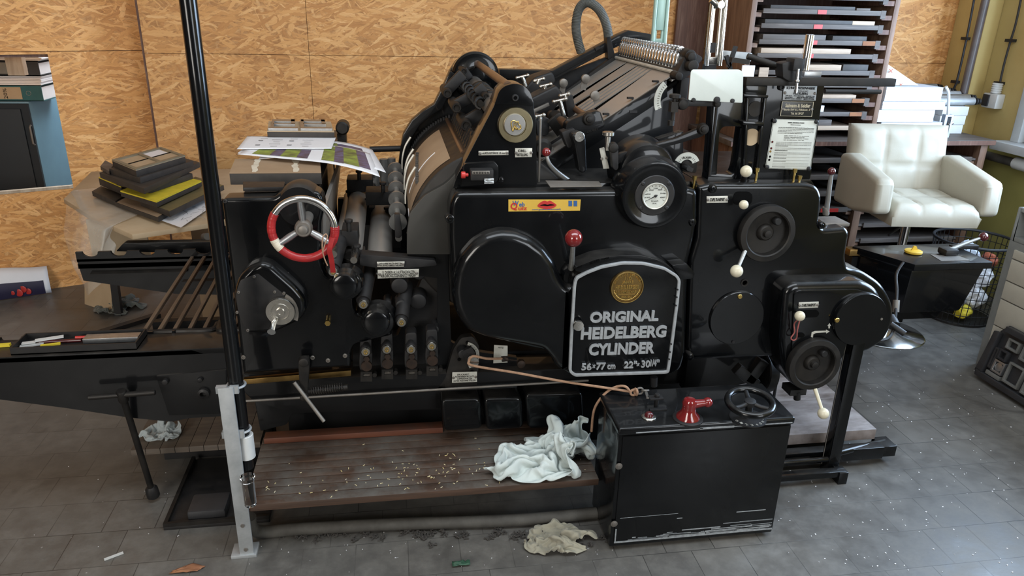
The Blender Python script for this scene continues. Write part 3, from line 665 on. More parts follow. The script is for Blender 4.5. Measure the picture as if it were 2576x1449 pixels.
if abs(inn[0][0]-cxm) > abs(door[0][0]-cxm): inn = inset(door, -7 if area2 < 0 else 7)
m = MB(); m.ring(FP(door, YD-.002), FP(inn, YD-.002), (0,.012,0)); B(m, 'door_rim', 'silverp', door_o, bev=.0015)
def let(st, x0, x1, yb, yt, slope=-.035, bold=.02, d=.003):
    a = P(x0, yb, Y=YD); b = P(x1, yb+(x1-x0)*slope, Y=YD); t = P(x0, yt, Y=YD)
    ux = (b-a); uz = V((0,0,1)); ux = V((ux.x,0,ux.z)).normalized(); up = V((-ux.z,0,ux.x))
    hh = (t-a).length
    LT = MB(); LT.text(st, a+V((0,-.0005,0)), a+ux*(b-a).length+up*hh+V((0,-.0005,0)), ux, up, d, bold); B(LT, 'raised_lettering', 'silverp', door_o)
def lv(x0,y0,x1,y1): return (y1-y0)/(x1-x0)
let('ORIGINAL', 1483, 1655, 812, 785, -.03, .04); let('HEIDELBERG', 1460, 1674, 854, 824, -.03, .04); let('CYLINDER', 1480, 1645, 894, 865, -.035, .04)
let('56', 1462, 1487, 931, 914, -.03, .02); let('x', 1490, 1497, 925, 918, -.03, .02); let('77', 1499, 1522, 930, 913, -.03, .02); let('cm', 1527, 1547, 928, 918, -.03, .02)
let('22"', 1569, 1600, 926, 909, -.03, .02); let('x', 1601, 1608, 920, 914, -.03, .02); let('30', 1612, 1634, 924, 907, -.03, .02); let('1/4', 1635, 1650, 921, 905, -.03, .02); let('"', 1652, 1658, 911, 905, -.03, .02)
m = MB(); mc, ms = dial(m, 1577, 722, 42, YD, [(1,-.004),(1,.003),(.96,.006),(.90,.006),(.88,.003)], 56); med = B(m, 'bronze_medal', 'bronze')
m = MB()
for st, x0, x1, z0, z1 in (('110',-.20,.20,.46,.66),('JAHRE',-.34,.34,.20,.40),('HEIDELBERGER',-.70,.70,-.10,.12),('DRUCKMASCHINEN',-.66,.66,-.36,-.20),('1850-1960',-.32,.32,-.66,-.52)):
    m.text(st, mc+V((x0*ms,-.004,z0*ms)), mc+V((x1*ms,-.004,z1*ms)), d=.001, bold=.01)
for i, ch in enumerate('GOTT GRÜSS DIE KUNST'):
    if ch == ' ': continue
    a = math.radians(160-i*140/19); q = mc+V((math.cos(a)*ms*.80,-.004,math.sin(a)*ms*.80)); ux = V((math.sin(a),0,-math.cos(a))); uz = V((math.cos(a),0,math.sin(a)))
    m.text(ch, q-ux*ms*.035-uz*ms*.05, q+ux*ms*.035+uz*ms*.05, ux, uz, .0008)
for i in range(26):
    a = math.radians(195+i*150/25); q = mc+V((math.cos(a)*ms*.78,-.004,math.sin(a)*ms*.78)); m.ball(q, ms*.05, 8, (1,.5,.7))
m.torus(mc+V((0,-.005,0)), (0,-1,0), ms*.93, .0014, 48, 6)
m.box(mc.x-ms*.5,mc.x+ms*.5,mc.y-.0045,mc.y-.003,mc.z-.44*ms,mc.z-.41*ms)
B(m, 'medal_lettering', 'brass', med)
m = MB(); c = P(1456,821,Y=YD-.02); s = sc(1456,821,YD-.02); m.lathe(c+V((0,.026,0)), (0,-1,0), [(8*s,0),(8*s,.014),(13*s,.015),(13.5*s,.022),(12.5*s,.026),(9*s,.0265)], 28); B(m, 'door_knob', 'nickel', door_o)
m = MB()
for (px,py) in ((1705,729),(1703,748),(1701,769),(1689,866),(1686,886),(1684,904)): screw(m, px, py, 2.2, YD-.002, .002)
B(m, 'rim_screws', 'ironb', door_o)
# ridge with the two-way sign over the door, and the stepped ledge on its right
m = MB(); a_ = fil([(1446,681,4),(1450,672,4),(1500,652,10),(1560,643,10),(1616,643,10),(1660,655,10),(1694,678,6),(1712,706,6),(1674,674,8),(1620,661,10),(1566,660,10),(1513,670,8),(1470,687,4)],6)
m.prism(FP(a_, YD+.006), (0,.11,0)); rid = B(m, 'sign_ridge', 'black', bev=.005)
m = MB()
for st, x0, y0, x1, y1, h in (('HALT',1451,677,1466,670,5),('BETRIEB',1485,665,1509,656,5.5),('PAPIER',1513,655,1533,651,5.5)):
    a, b = P(x0,y0,Y=YD+.005), P(x1,y1,Y=YD+.005); ux = (b-a); up = V((-ux.z,0,ux.x)).normalized(); m.text(st, a, b+up*h*.0011, ux.normalized(), up, .0006)
B(m, 'ridge_lettering', 'ink', rid)
m = MB(); m.prism(FP(fil([(1690,668,3),(1728,663,6),(1748,688,4),(1744,701,8),(1713,703,4),(1705,690,3)],3), YC-.05), (0,.08,0)); B(m, 'cover_ledge', 'black', cover, bev=.006)
# red control lever
b0, b1 = P(1443,599,Y=1.99), P(1437,676,Y=2.08); m = MB(); m.tube([b0, b0*.5+b1*.5, b1], lambda t: .006+.003*t, 12); rod = B(m, 'control_lever', 'steel')
m = MB(); m.ball(b0, 22*sc(1443,599,1.99), 28); B(m, 'red_ball_knob', 'red', rod)
m = MB(); m.prism(FP(fil([(1416,716),(1418,690),(1432,672),(1448,672),(1462,688),(1448,716)],6), YC-.03), (0,.05,0)); B(m, 'lever_root', 'black', rod, bev=.006)
m = MB()
for i in range(5):
    a, b = P(1478+i*14,660-i*4,Y=2.09), P(1480+i*14,640-i*5,Y=2.13); m.bar(a, b, .003, .006, (1,0,0))
B(m, 'fine_adjust_teeth', 'ironb', cover)
# the yellow sticker
st = FP([(1279,502),(1461,502),(1459,530),(1279,532)], YC-.0006); m = MB(); m.prism(st, (0,.001,0)); M['stk'] = mat('sticker_yellow', (.62,.40,.06), (.55,.34,.05), .4); sticker = B(m, 'yellow_sticker', 'stk')
M['stkb'] = mat('sticker_blue', (.04,.12,.32), None, .4); M['stkr'] = mat('sticker_red', (.52,.035,.03), (.42,.03,.025), .35)
def pst(x, y): return P(x, y, Y=YC-.0014)
m = MB(); m.text('W', pst(1289,518), pst(1305,505), d=.0003, bold=.02); m.text('eb', pst(1306,520), pst(1320,508), d=.0003, bold=.02); m.text('www.goethe.de/euroquiz', pst(1338,530), pst(1411,524), d=.0003, bold=.01); m.text('+', pst(1434,517), pst(1440,511), d=.0003)
for x in (1430,1443): m.prism([pst(x,519),pst(x+9,519),pst(x+9,505),pst(x,505)], (0,.0004,0))
B(m, 'blue_print', 'stkb', sticker)
m = MB(); m.text('Q', pst(1284,530), pst(1302,510), d=.0003, bold=.03); m.text('uiz', pst(1304,529), pst(1326,519), d=.0003, bold=.02); B(m, 'red_print', 'stkr', sticker); m = MB()
lips = crom([pst(x,y) for x, y in ((1352,518),(1360,509),(1370,505),(1377,507),(1384,505),(1393,510),(1400,516),(1392,523),(1376,527),(1360,523))], 4, True); m.prism(lips, (0,.0005,0)); B(m, 'lips_print', 'stkr', sticker)
m = MB(); m.prism(crom([pst(x,y)+V((0,-.0002,0)) for x, y in ((1358,517),(1370,513.5),(1377,515),(1385,513.5),(1396,516),(1384,517.5),(1376,518.5),(1366,517.5))], 4, True), (0,.0003,0)); B(m, 'mouth_line', 'ink', sticker)
# plate on the shelf above the cover
m = MB(); q = [P(1372,456,Y=2.16), P(1506,458,Y=2.16), P(1515,470,Y=2.125), P(1384,472,Y=2.125)]; m.prism(q, (0,0,.003)); B(m, 'long_instruction_plate', 'dsteel', bev=.001)
m = MB(); m.prism(FP([(1150,466),(1756,455),(1756,478),(1140,485)],YC+.06), (0,.9,0)); B(m, 'cover_shelf', 'black', bev=.008)
# --- pylon
YY = 2.17
m = MB(); py = fil([(1256,228,14),(1272,215,10),(1296,210,14),(1318,215,10),(1334,232,8),(1342,256,4),(1342,270,2),(1348,301,2),(1351,467,2),(1140,473,2),(1150,440,6),(1166,414,6),(1196,356,4),(1242,268,8)],6)
m.prism(FP(py, YY), (0,.10,0)); pyl = B(m, 'pylon', 'black', bev=.008, seg=3)
m = MB(); m.prism(FP(fil([(1244,262,3),(1256,228,14),(1272,215,10),(1296,210,14),(1318,215,10),(1334,232,8),(1342,256,4),(1341,268,3),(1300,262,20)],5), YY-.012), (0,.11,0)); B(m, 'pylon_cap', 'black', pyl, bev=.006)
m = MB(); dial(m, 1296, 246, 9, YY-.012, [(1,-.002),(1,.002),(.8,.005),(.55,.005),(.5,-.002)], 24); B(m, 'socket_bolt', 'ironb', pyl)
m = MB(); mc, ms = dial(m, 1296, 314, 44, YY-.004, [(1,-.004),(1,.008),(.96,.011),(.62,.011),(.60,.008)], 56); rg = B(m, 'brass_ring', 'ringm', pyl)
m = MB(); dial(m, 1294, 313, 27, YY-.015, [(1,-.01),(1,.006),(.95,.009),(.1,.0095)], 48); hubd = B(m, 'steel_hub', 'steel')
m = MB(); a = [mc+V((x*ms*.016,-.022,z*ms*.016)) for x, z in ((-18,14),(-8,18),(2,12),(6,16),(8,4),(14,2),(16,-8),(8,-12),(2,-6),(-2,-12),(-6,-2),(-12,-18),(-16,-4))]
m.tube(crom(a, 3, True), .0018, 6, True); m.text('R', mc+V((-.008,-.021,-.012)), mc+V((.004,-.021,.010)), d=.0006); B(m, 'gold_emblem', 'brass', hubd)
nameplate([(1204,380),(1279,379),(1279,390),(1204,391)], YY-.004, rows=(('AUFZUGSTÄRKE 1,2 mm',.12,.88,.22,.78,.01),))
nameplate([(1296,373),(1339,373),(1338,395),(1296,396)], YY-.004, rows=(('SCHNELL-',.16,.66,.58,.86,.01),('ABSTELLUNG',.08,.74,.14,.42,.01)))
# counter
m = MB(); m.prism(FP(fil([(1168,412,6),(1246,408,10),(1254,420,6),(1254,452,4),(1240,464,3),(1160,470,3)],4), YY-.02), (0,.03,0)); cn = B(m, 'counter_hood', 'black', bev=.008)
m = MB(); a = P(1184,455,Y=YY-.05); b = P(1242,427,Y=YY-.05); m.box(a.x,b.x,a.y,a.y+.05,a.z,b.z); B(m, 'counter_body', 'ironb', cn, bev=.004)
m = MB(); a = P(1188,439,Y=YY-.052); b = P(1232,430,Y=YY-.052); m.box(a.x,b.x,a.y,a.y+.004,a.z,b.z); B(m, 'number_window', 'dsteel', cn, bev=.001)
m = MB()
for i in range(6): m.text('000000'[i], P(1191+i*7,437,Y=YY-.0535), P(1195+i*7,432,Y=YY-.0535), d=.0003)
B(m, 'counter_digits', 'ink', cn)
m = MB(); c = P(1178,440,Y=YY-.03); m.lathe(c, (-1,0,0), [(.005,0),(.005,.008),(.010,.009),(.0105,.019),(.009,.021)], 14); B(m, 'red_reset_knob', 'stkr', cn)
m = MB(); a = P(1218,462,Y=YY-.053); m.grid(8,6,lambda u,v: a+V((u*.028,-.003-.004*noise.noise((u*4,v*5,1)),v*.016))); B(m, 'paint_spatter', 'zinc', cn)
m = MB(); boss(m, 1261, 454, 7, YY, .012); B(m, 'hood_lug', 'black', cn)
# --- impression cylinder and its guards
DC = V((.306,0,.93)); DR = .268
m = MB(); m.lathe(V((DC.x,2.24,DC.z)), (0,1,0), [(DR*.97,0),(DR,.006),(DR,.80),(DR*.97,.806)], 96); drum = B(m, 'impression_cylinder', 'iron')
def dp(deg, Y, k=1.0): a = math.radians(deg); return V((DC.x+DR*k*math.cos(a), Y, DC.z+DR*k*math.sin(a)))
m = MB(); m.grid(14,2,lambda u,v: dp(172-u*52, 2.30+v*.56, 1.004)); B(m, 'packing_sheet', 'fbrown', drum)
m = MB()
for i in range(28):
    a = dp(176-i*2.5, 3.03, 1.0); m.box(a.x-.004,a.x+.004,3.01,3.05,a.z-.006,a.z+.012)
B(m, 'gear_teeth', 'ironb', drum)
m = MB(); m.tube([dp(a,2.52,1.006) for a in range(165,128,-3)], .0016, 5); m.tube([dp(171,2.3+.03*i,1.006) for i in range(5)], .0014, 5); B(m, 'chalk_line', 'paper', drum)
m = MB()
for i in range(14): a = dp(150-i*.4, 2.40+.028*i, 1.005); m.box(a.x-.008,a.x+.004*random.random(),a.y,a.y+.02,a.z-.004,a.z+.006)
B(m, 'chalk_smear', 'conduit', drum)
m = MB(); fr = fil([(1024,640,2),(1024,584,2),(1031,536,8),(1067,492,12),(1123,461,14),(1154,428,10),(1168,402,4),(1180,402,2),(1180,480,2),(1140,490),(1135,640)],6)
m.prism(FP(fr, 2.215), (0,.03,0)); B(m, 'near_machine_frame', 'gframe2', bev=.005)
m = MB(); m.prism(FP([(1023,588),(1128,590),(1128,690),(1135,860),(1170,880),(1300,900),(1300,975),(1100,985),(1100,700),(1026,690)],2.235), (0,.02,0)); B(m, 'near_frame_skirt', 'black2')
far = fil([(1000,430,3),(1009,362,10),(1014,338,10),(1036,303,10),(1063,280,8),(1090,266,8),(1102,240,10),(1120,208,10),(1130,180,10),(1150,150,10),(1190,136,10),(1250,200,4),(1250,420,3)],5)
m = MB(); m.prism(FP(far, 3.06), (0,.05,0)); m.prism(FP([(1000,420),(1250,420),(1250,640),(1010,640)],3.06), (0,.05,0)); B(m, 'far_machine_frame', 'black2', bev=.012, seg=3)
m = MB(); o_ = [(1009,364),(1014,338),(1036,303),(1063,280),(1092,262),(1104,238),(1120,206),(1132,178)]; i2 = [(x+20,y+12) for x, y in o_]
m.prism(FP(o_+i2[::-1], 3.0), (0,.06,0)); B(m, 'far_guard_rim', 'black2', bev=.006)
for i,(px,py) in enumerate(((1033,345),(1040,375),(1041,389),(1045,420))):
    a = P(px,py,Y=2.86-i*.15); m = MB(); m.tube(crom([a, a+V((-.022,-.004,-.035)), a+V((-.034,-.008,-.08)), a+V((-.036,-.01,-.12))],5), lambda t: .0045-.002*t, 8); B(m, 'stripper_finger', 'label')
# delivery discs on an upright row left of the drum
m = MB(); a, b = P(994,418,Y=2.95), P(1003,600,Y=2.3); m.tube([a, b], .011, 10); fs = B(m, 'disc_shaft', 'steel')
for i in range(6):
    q = a.lerp(b, .06+.15*i); m = MB(); m.lathe(q, (b-a), [(.009,-.012),(.030,-.006),(.030,.004),(.010,.006)], 24); B(m, 'delivery_disc', 'steel', fs)
m = MB(); m.prism(FP([(992,540),(1006,540),(1012,590),(1006,600),(994,598)],2.27), (0,.03,0)); B(m, 'shaft_bracket', 'ironb', fs, bev=.004)
m = MB(); m.cyl(P(930,376,Y=3.1), P(1018,373,Y=3.1), .012, seg=14); B(m, 'tie_rod', 'ironb')
# --- upper shafts
m = MB(); m.cyl(V((.333,2.2,1.395)), V((.333,3.06,1.395)), .013, seg=18); B(m, 'tie_shaft', 'shaftw')
m = MB(); c = P(1196,192,Y=3.02); m.lathe(c, (0,-1,0), [(.09,-.04),(.094,-.03),(.094,0),(.086,.01),(.055,.012),(.045,.02),(.03,.022)], 48); B(m, 'far_bearing_disc', 'black')
m = MB(); m.cyl(P(1192,214,Y=3.0), P(1262,292,Y=2.3), .034, seg=28); tb = B(m, 'gripper_tube', 'dsteel')
for t in (.3,.46,.62):
    q = P(1192,214,Y=3.0).lerp(P(1262,292,Y=2.3), t); m = MB(); m.lathe(q, (0,1,0), [(.036,-.02),(.041,-.016),(.041,.016),(.036,.02)], 28); B(m, 'tube_collar', 'iron', tb)
a, b = P(1155,198,Y=2.95), P(1210,262,Y=2.45); m = MB(); m.tube([a,b], .010, 12); m.tube([a.lerp(b, i/100)+V((math.cos(i*.55),0,math.sin(i*.55)))*.016 for i in range(101)], .005, 6); B(m, 'spring_shaft', 'iron')
for (px,py,Y,r,tx,ty) in ((1125,234,2.75,12,1165,185),(1148,270,2.6,13,1200,235),(1172,314,2.5,15,1215,280),(1221,241,2.5,9,1200,215),(1166,178,2.9,8,1180,200)):
    m = MB(); c = P(px,py,Y=Y); s = sc(px,py,Y); m.lathe(c, (0,-1,0), [(r*s,-.16),(r*s,.012),(r*.85*s,.018),(r*.6*s,.018),(r*.55*s,.012)], 24); o = B(m, 'cam_roller', 'iron')
    m = MB(); q = P(tx,ty,Y=Y+.05); m.bar(c+V((0,.05,0)), q, .04, .03, (0,1,0)); B(m, 'cam_lever', 'ironb', o, bev=.008)
gb = MB(); gb.cyl(V((.212,2.3,1.178)), V((.212,3.02,1.178)), .008, seg=12); gb = B(gb, 'gripper_rod', 'shaftw')
for i in range(12):
    y = 2.36+i*.052; m = MB(); m.ring([V((.222,y,1.185)),V((.222,y+.03,1.185)),V((.245,y+.03,1.235)),V((.245,y,1.235))], [V((.227,y+.007,1.193)),V((.227,y+.023,1.193)),V((.241,y+.023,1.226)),V((.241,y+.007,1.226))], (.008,0,0)); B(m, 'gripper', 'iron', gb)
m = MB(); m.prism([P(1195,350,Y=2.3),P(1180,386,Y=2.3),P(1175,410,Y=2.3),P(1168,404,Y=2.3),P(1188,345,Y=2.3)], (0,.05,0)); B(m, 'frame_shoulder', 'black2')
# --- feed table
FT = lambda s, Y, h=0: V((.692+.24*s - .55*h, Y, 1.265+.158*s + .835*h))     # s = 0..1 along the slope, h = height above the sheet metal
YN, YF = 2.40, 3.06
m = MB(); m.prism([FT(-1.35,YN,-.02),FT(1.0,YN,-.02),FT(1.0,YF,-.02),FT(-1.35,YF,-.02)], (0,0,-.012)); ft = B(m, 'feed_table', 'ink', bev=.002)
m = MB(); m.prism([FT(1.02,YN),FT(1.02,YF),FT(.90,YF),FT(.90,YN)], (0,0,-.016)); B(m, 'table_head_bar', 'sheetm', ft)
def slat(y0, y1, w0, w1, s0=-1.1, s1=.92, mt='sheetm'):
    m = MB(); m.prism([FT(s0,y0,.001),FT(s1,w0,.001),FT(s1,w1,.001),FT(s0,y1,.001)], FT(0,0,.004)-FT(0,0,0)); B(m, 'table_sheet', mt, ft)
for q_ in ((2.40,2.50,2.40,2.60),(2.595,2.622,2.614,2.640),(2.640,2.667,2.654,2.680),(2.685,2.712,2.694,2.720),(2.730,2.757,2.734,2.760),(2.845,2.885,2.785,2.895),(2.98,3.06,2.925,3.06)): slat(*q_)
m = MB(); a = FT(.93,YN,.012); b = FT(.93,YF,.012); m.tube([a,b], .006, 8)
for i in range(26): q = a.lerp(b,(i+.5)/26); m.box(q.x-.004,q.x+.012,q.y-.006,q.y+.006,q.z-.002,q.z+.004)
B(m, 'table_hinge', 'label', ft)
m = MB(); m.prism([FT(-1.35,YN-.012,.004),FT(.82,YN-.012,.004),FT(.74,YN-.012,-.045),FT(-1.35,YN-.012,-.045)], (0,.012,0)); B(m, 'side_rail', 'black2', ft, bev=.002)
for s in (.05,.38,.72):
    m = MB(); q = FT(s,YN+.01,.012); m.box(q.x-.010,q.x+.010,q.y,q.y+.014,q.z-.002,q.z+.004); B(m, 'rail_clip', 'ironb', ft)
m = MB(); q = P(1593,281,Y=2.385); m.box(q.x-.012,q.x+.014,q.y,q.y+.02,q.z-.004,q.z+.004); B(m, 'rail_catch', 'ironb', ft)
m = MB(); m.prism([FT(.85,YN-.01,-.03),V((.95,YN-.01,1.0)),V((.40,YN-.01,1.0)),V((.40,YN-.01,1.04)),FT(-1.0,YN-.01,-.03)], (0,.03,0)); B(m, 'table_side_frame', 'black2', bev=.004)
m = MB(); m.prism([FT(.9,YF,.02),FT(1.0,YF,-.3),V((.4,YF,1.0)),FT(-1.35,YF,.0)], (0,.03,0)); B(m, 'table_far_frame', 'ironb')
# rollers on the table: little wheels on steel legs
for (px,py,px2,py2,Y) in ((1417,209,1412,240,2.8),(1473,198,1466,226,2.75),(1496,240,1503,258,2.55)):
    a = P(px,py,Y=Y); b = P(px2,py2,Y=Y); m = MB(); m.bar(a, b, .022, .005, (0,1,0)); o = B(m, 'sheet_wheel_arm', 'dsteel')
    m = MB(); m.lathe(a+V((0,-.008,0)), (0,1,0), [(.008,-.004),(.016,0),(.016,.014),(.008,.018)], 20); B(m, 'sheet_wheel', 'dsteel', o)
# thumb screws (nickel T-bars)
def tscrew(px, py, px2, py2, Y, w=.02):
    a, b = P(px,py,Y=Y), P(px2,py2,Y=Y); m = MB(); m.cyl(b, a, .008, seg=12); o = B(m, 'clamp_screw', 'nickel')
    m = MB(); d = V((.9,-.2,.25)).normalized(); m.cyl(a-d*w, a+d*w, .0055, seg=10); m.ball(a-d*w, .007, 8); m.ball(a+d*w, .007, 8); B(m, 'tee_handle', 'nickel', o)
tscrew(1314,193,1322,218,2.75); tscrew(1356,201,1352,212,2.7,.016); tscrew(1373,215,1371,224,2.65,.018); tscrew(1408,253,1418,290,2.42); tscrew(1420,239,1424,250,2.48,.014); tscrew(1358,292,1357,304,2.25,.012)
m = MB(); m.cyl(P(1360,300,Y=2.2), P(1355,458,Y=2.2), .004, seg=8); B(m, 'thin_pull_rod', 'dsteel')
# lay-bar with the two brown shafts and crank
a, b = P(1362,275,Y=2.72), P(1440,322,Y=2.36); m = MB(); m.cyl(a, b, .016, seg=20); lb = B(m, 'lay_shaft', 'shaftw')
m = MB(); q = a.lerp(b,.55); m.lathe(q, (b-a), [(.018,-.03),(.026,-.028),(.026,.03),(.018,.034)], 22); q = a; m.lathe(q, (b-a), [(.02,-.06),(.03,-.05),(.03,.02),(.018,.03)], 22); B(m, 'shaft_sleeve', 'iron', lb)
m = MB(); m.cyl(P(1428,262,Y=2.6), P(1472,290,Y=2.4), .011, seg=16); B(m, 'brace_shaft', 'shaftw', lb)
m = MB(); m.prism(FP(fil([(1440,300,8),(1500,278,10),(1512,282,4),(1524,316,6),(1515,324,4),(1450,350,4),(1420,345),(1425,310)],6), 2.33), (0,.05,0)); br = B(m, 'lay_bracket', 'black2', bev=.006)
m = MB(); boss(m, 1484, 301, 15, 2.33, .014); boss(m, 1484, 301, 8, 2.318, .01); B(m, 'bracket_pivot', 'iron', br)
m = MB(); m.text('672 8001', P(1478,335,Y=2.329), P(1502,322,Y=2.329), (1,0,.3), (-.3,0,1), .0006); B(m, 'casting_number', 'iron', br)
m = MB(); m.prism(FP(fil([(1436,338,12),(1460,330,10),(1473,345,6),(1476,430,14),(1466,436,10),(1457,432,10),(1446,365,4)],5), 2.27), (0,.05,0)); cr = B(m, 'drop_crank', 'black2', bev=.010, seg=3)
m = MB(); dial(m, 1457, 344, 13, 2.268, [(1,-.005),(1,.003),(.9,.005),(.3,.005),(.25,.002)], 30); B(m, 'crank_pin_cap', 'nickel', cr)
m = MB(); m.prism(FP(fil([(1412,333,4),(1444,322,4),(1452,336,4),(1436,372,4),(1428,372,4)],4), 2.31), (0,.05,0)); B(m, 'clamp_block', 'ironb', cr, bev=.004)
# clutter of castings under the lay shafts
for pts, Y, d, nm in (([(1310,235),(1345,195),(1390,180),(1400,205),(1360,260),(1330,265)],2.8,.12,'gripper_cam_block'),([(1330,250),(1400,215),(1420,240),(1380,300),(1345,290)],2.6,.1,'side_lay_block'),([(1345,285),(1385,300),(1380,340),(1352,345)],2.42,.06,'front_lay_block'),([(1352,345),(1420,330),(1440,400),(1352,420)],2.5,.1,'front_stop_casting'),([(1352,420),(1440,380),(1470,440),(1490,460),(1352,462)],2.4,.08,'stop_carrier'),([(1420,250),(1440,235),(1450,285),(1430,300)],2.5,.05,'guide_cheek')):
    m = MB(); m.prism(FP(fil(pts,8),Y), (0,d,0)); B(m, nm, 'ironb', bev=.010, seg=3)
for (px,py,px2,py2,Y,w,mt) in ((1350,365,1402,333,2.42,.03,'dsteel'),(1352,395,1392,378,2.40,.024,'dsteel'),(1385,300,1410,335,2.40,.03,'iron'),(1330,285,1380,262,2.55,.012,'dsteel'),(1320,262,1375,255,2.6,.008,'iron'),(1352,440,1405,412,2.38,.02,'iron')):
    m = MB(); m.bar(P(px,py,Y=Y), P(px2,py2,Y=Y+.03), w, .010, (0,1,0)); B(m, 'lay_link', mt, bev=.002)
m = MB(); m.lathe(P(1365,372,Y=2.3), (0,-1,0), [(.03,-.06),(.03,.0),(.02,.012)], 24); B(m, 'stop_drum', 'iron')
a = P(1374,386,Y=2.2); m = MB(); m.tube(crom([a, a+V((.01,.0,-.03)), P(1400,432,Y=2.22), P(1432,456,Y=2.25)],6), lambda t: .005+.004*t, 10); o = B(m, 'throw_off_lever', 'steel')
m = MB(); m.ball(a+V((0,0,.004)), 11*sc(1374,386,2.2), 20); B(m, 'small_red_knob', 'red', o)
# quadrant, long connecting arm
m = MB(); m.prism(FP(fil([(1543,402,6),(1560,386,6),(1700,348,3),(1762,322,6),(1772,318,8),(1780,330,8),(1768,344,8),(1700,364,4),(1572,394,4),(1556,416,10),(1544,412,4)],4), 2.16), (0,.022,0)); arm = B(m, 'connecting_arm', 'black2', bev=.004)
m = MB(); boss(m, 1772, 326, 13, 2.16, .014); boss(m, 1772, 326, 7, 2.148, .008); boss(m, 1545, 373, 12, 2.16, .016); B(m, 'arm_pin', 'iron', arm)
m = MB(); m.text('01 896 155-7', P(1676,338,Y=2.159), P(1714,329,Y=2.159), (1,0,.2), (-.2,0,1), .0006); B(m, 'casting_number', 'iron', arm)
m = MB(); m.prism(FP(fil([(1536,376,6),(1556,376,6),(1556,424,8),(1550,430,6),(1542,424,6)],5), 2.15), (0,.03,0)); st_ = B(m, 'arm_adjuster', 'ironb', bev=.004)
m = MB(); c = P(1530,340,Y=2.16); m.cyl(c+V((0,0,-.045)), c, .008, seg=12); m.lathe(c, (0,0,1), [(.012,-.004),(.018,0),(.018,.009),(.014,.011)], 24); B(m, 'knurled_screw', 'nickel', st_)
nameplate([(1508,374),(1520,370),(1533,424),(1518,425)], 2.18, mt='label', nm='setting_scale')
m = MB(); m.prism(FP([(1655,350),(1720,330),(1718,460),(1655,470)],2.3), (0,.04,0)); B(m, 'feeder_web', 'black2', bev=.004)
# big hub behind the gauge
m = MB(); boss(m, 1630, 435, 72, 2.24, .10); B(m, 'drive_hub', 'black')
m = MB(); c = P(1622,384,Y=2.2); m.cyl(c+V((0,0,-.01)), c+V((0,0,.008)), .004, seg=8); m.ball(c+V((0,0,.01)), .004, 8); B(m, 'grease_nipple', 'brass')
# protractor scales
def sector(px, py, r0, r1, a0, a1, Y, mt, nm, par=press):
    c = P(px,py,Y=Y); s = sc(px,py,Y); m = MB()
    o = [c+V((math.cos(math.radians(a))*r1*s,0,math.sin(math.radians(a))*r1*s)) for a in [a0+(a1-a0)*i/16 for i in range(17)]]
    i_ = [c+V((math.cos(math.radians(a))*r0*s,0,math.sin(math.radians(a))*r0*s)) for a in [a1+(a0-a1)*i/16 for i in range(17)]]
    m.prism(o+i_, (0,.003,0)); o = B(m, nm, mt, par)
    m = MB()
    for i in range(11):
        a = math.radians(a0+(a1-a0)*(i+.5)/11); d = V((math.cos(a),0,math.sin(a))); m.bar(c+V((0,-.0006,0))+d*(r0+(r1-r0)*.25)*s, c+V((0,-.0006,0))+d*(r0+(r1-r0)*.55)*s, .0008, .0006, (0,-1,0))
    dp = o if par is press else par
    sub_of(build(m, 'scale_marks', M['ink']), dp); return o
sector(1704,252,42,58,132,205,2.25,'labelw','quadrant_scale')
m = MB(); m.prism(FP(fil([(1716,432,6),(1714,400,10),(1728,388,12),(1742,388,8),(1756,400,6),(1752,436,6)],5),2.2), (0,.02,0)); bl = B(m, 'blower_valve', 'iron', bev=.004)
sector(1727,418,16,33,22,155,2.19,'labelw','blower_scale',bl)
m = MB(); m.text('BLASER', P(1718,399,Y=2.188), P(1739,394,Y=2.188), d=.0004); B(m, 'scale_lettering', 'ink', bl)
m = MB(); dial(m, 1727, 422, 7, 2.18, [(1,-.02),(1,.012),(.7,.018)], 20); m.bar(P(1727,422,Y=2.17), P(1742,428,Y=2.17), .012, .008, (0,1,0)); B(m, 'valve_knob', 'ironb', bl)
# linkage below the white plate
m = MB(); m.prism(FP(fil([(1700,250,8),(1722,250,8),(1812,257,6),(1812,268,6),(1726,268,6),(1704,272,8)],4), 2.13), (0,.016,0)); lk = B(m, 'upper_link', 'ironb', bev=.004)
m = MB(); boss(m, 1721, 263, 13, 2.13, .016); boss(m, 1807, 262, 8, 2.13, .012); B(m, 'link_pin', 'iron', lk)
m = MB(); c = P(1698,242,Y=2.13); m.lathe(c, (0,0,1), [(.014,-.006),(.017,-.004),(.017,.004),(.014,.006)], 24); m.cyl(c, c-V((0,0,.07)), .006, seg=10); m.box(c.x-.012,c.x+.010,c.y-.01,c.y+.012,c.z-.045,c.z-.015); m.cyl(c-V((.004,0,.07)), c-V((.004,0,.085)), .010, seg=12); B(m, 'set_screw', 'iron', lk)
m = MB(); m.cyl(P(1803,270,Y=2.15), P(1785,440,Y=2.15), .0045, seg=10); B(m, 'long_pull_rod', 'iron')
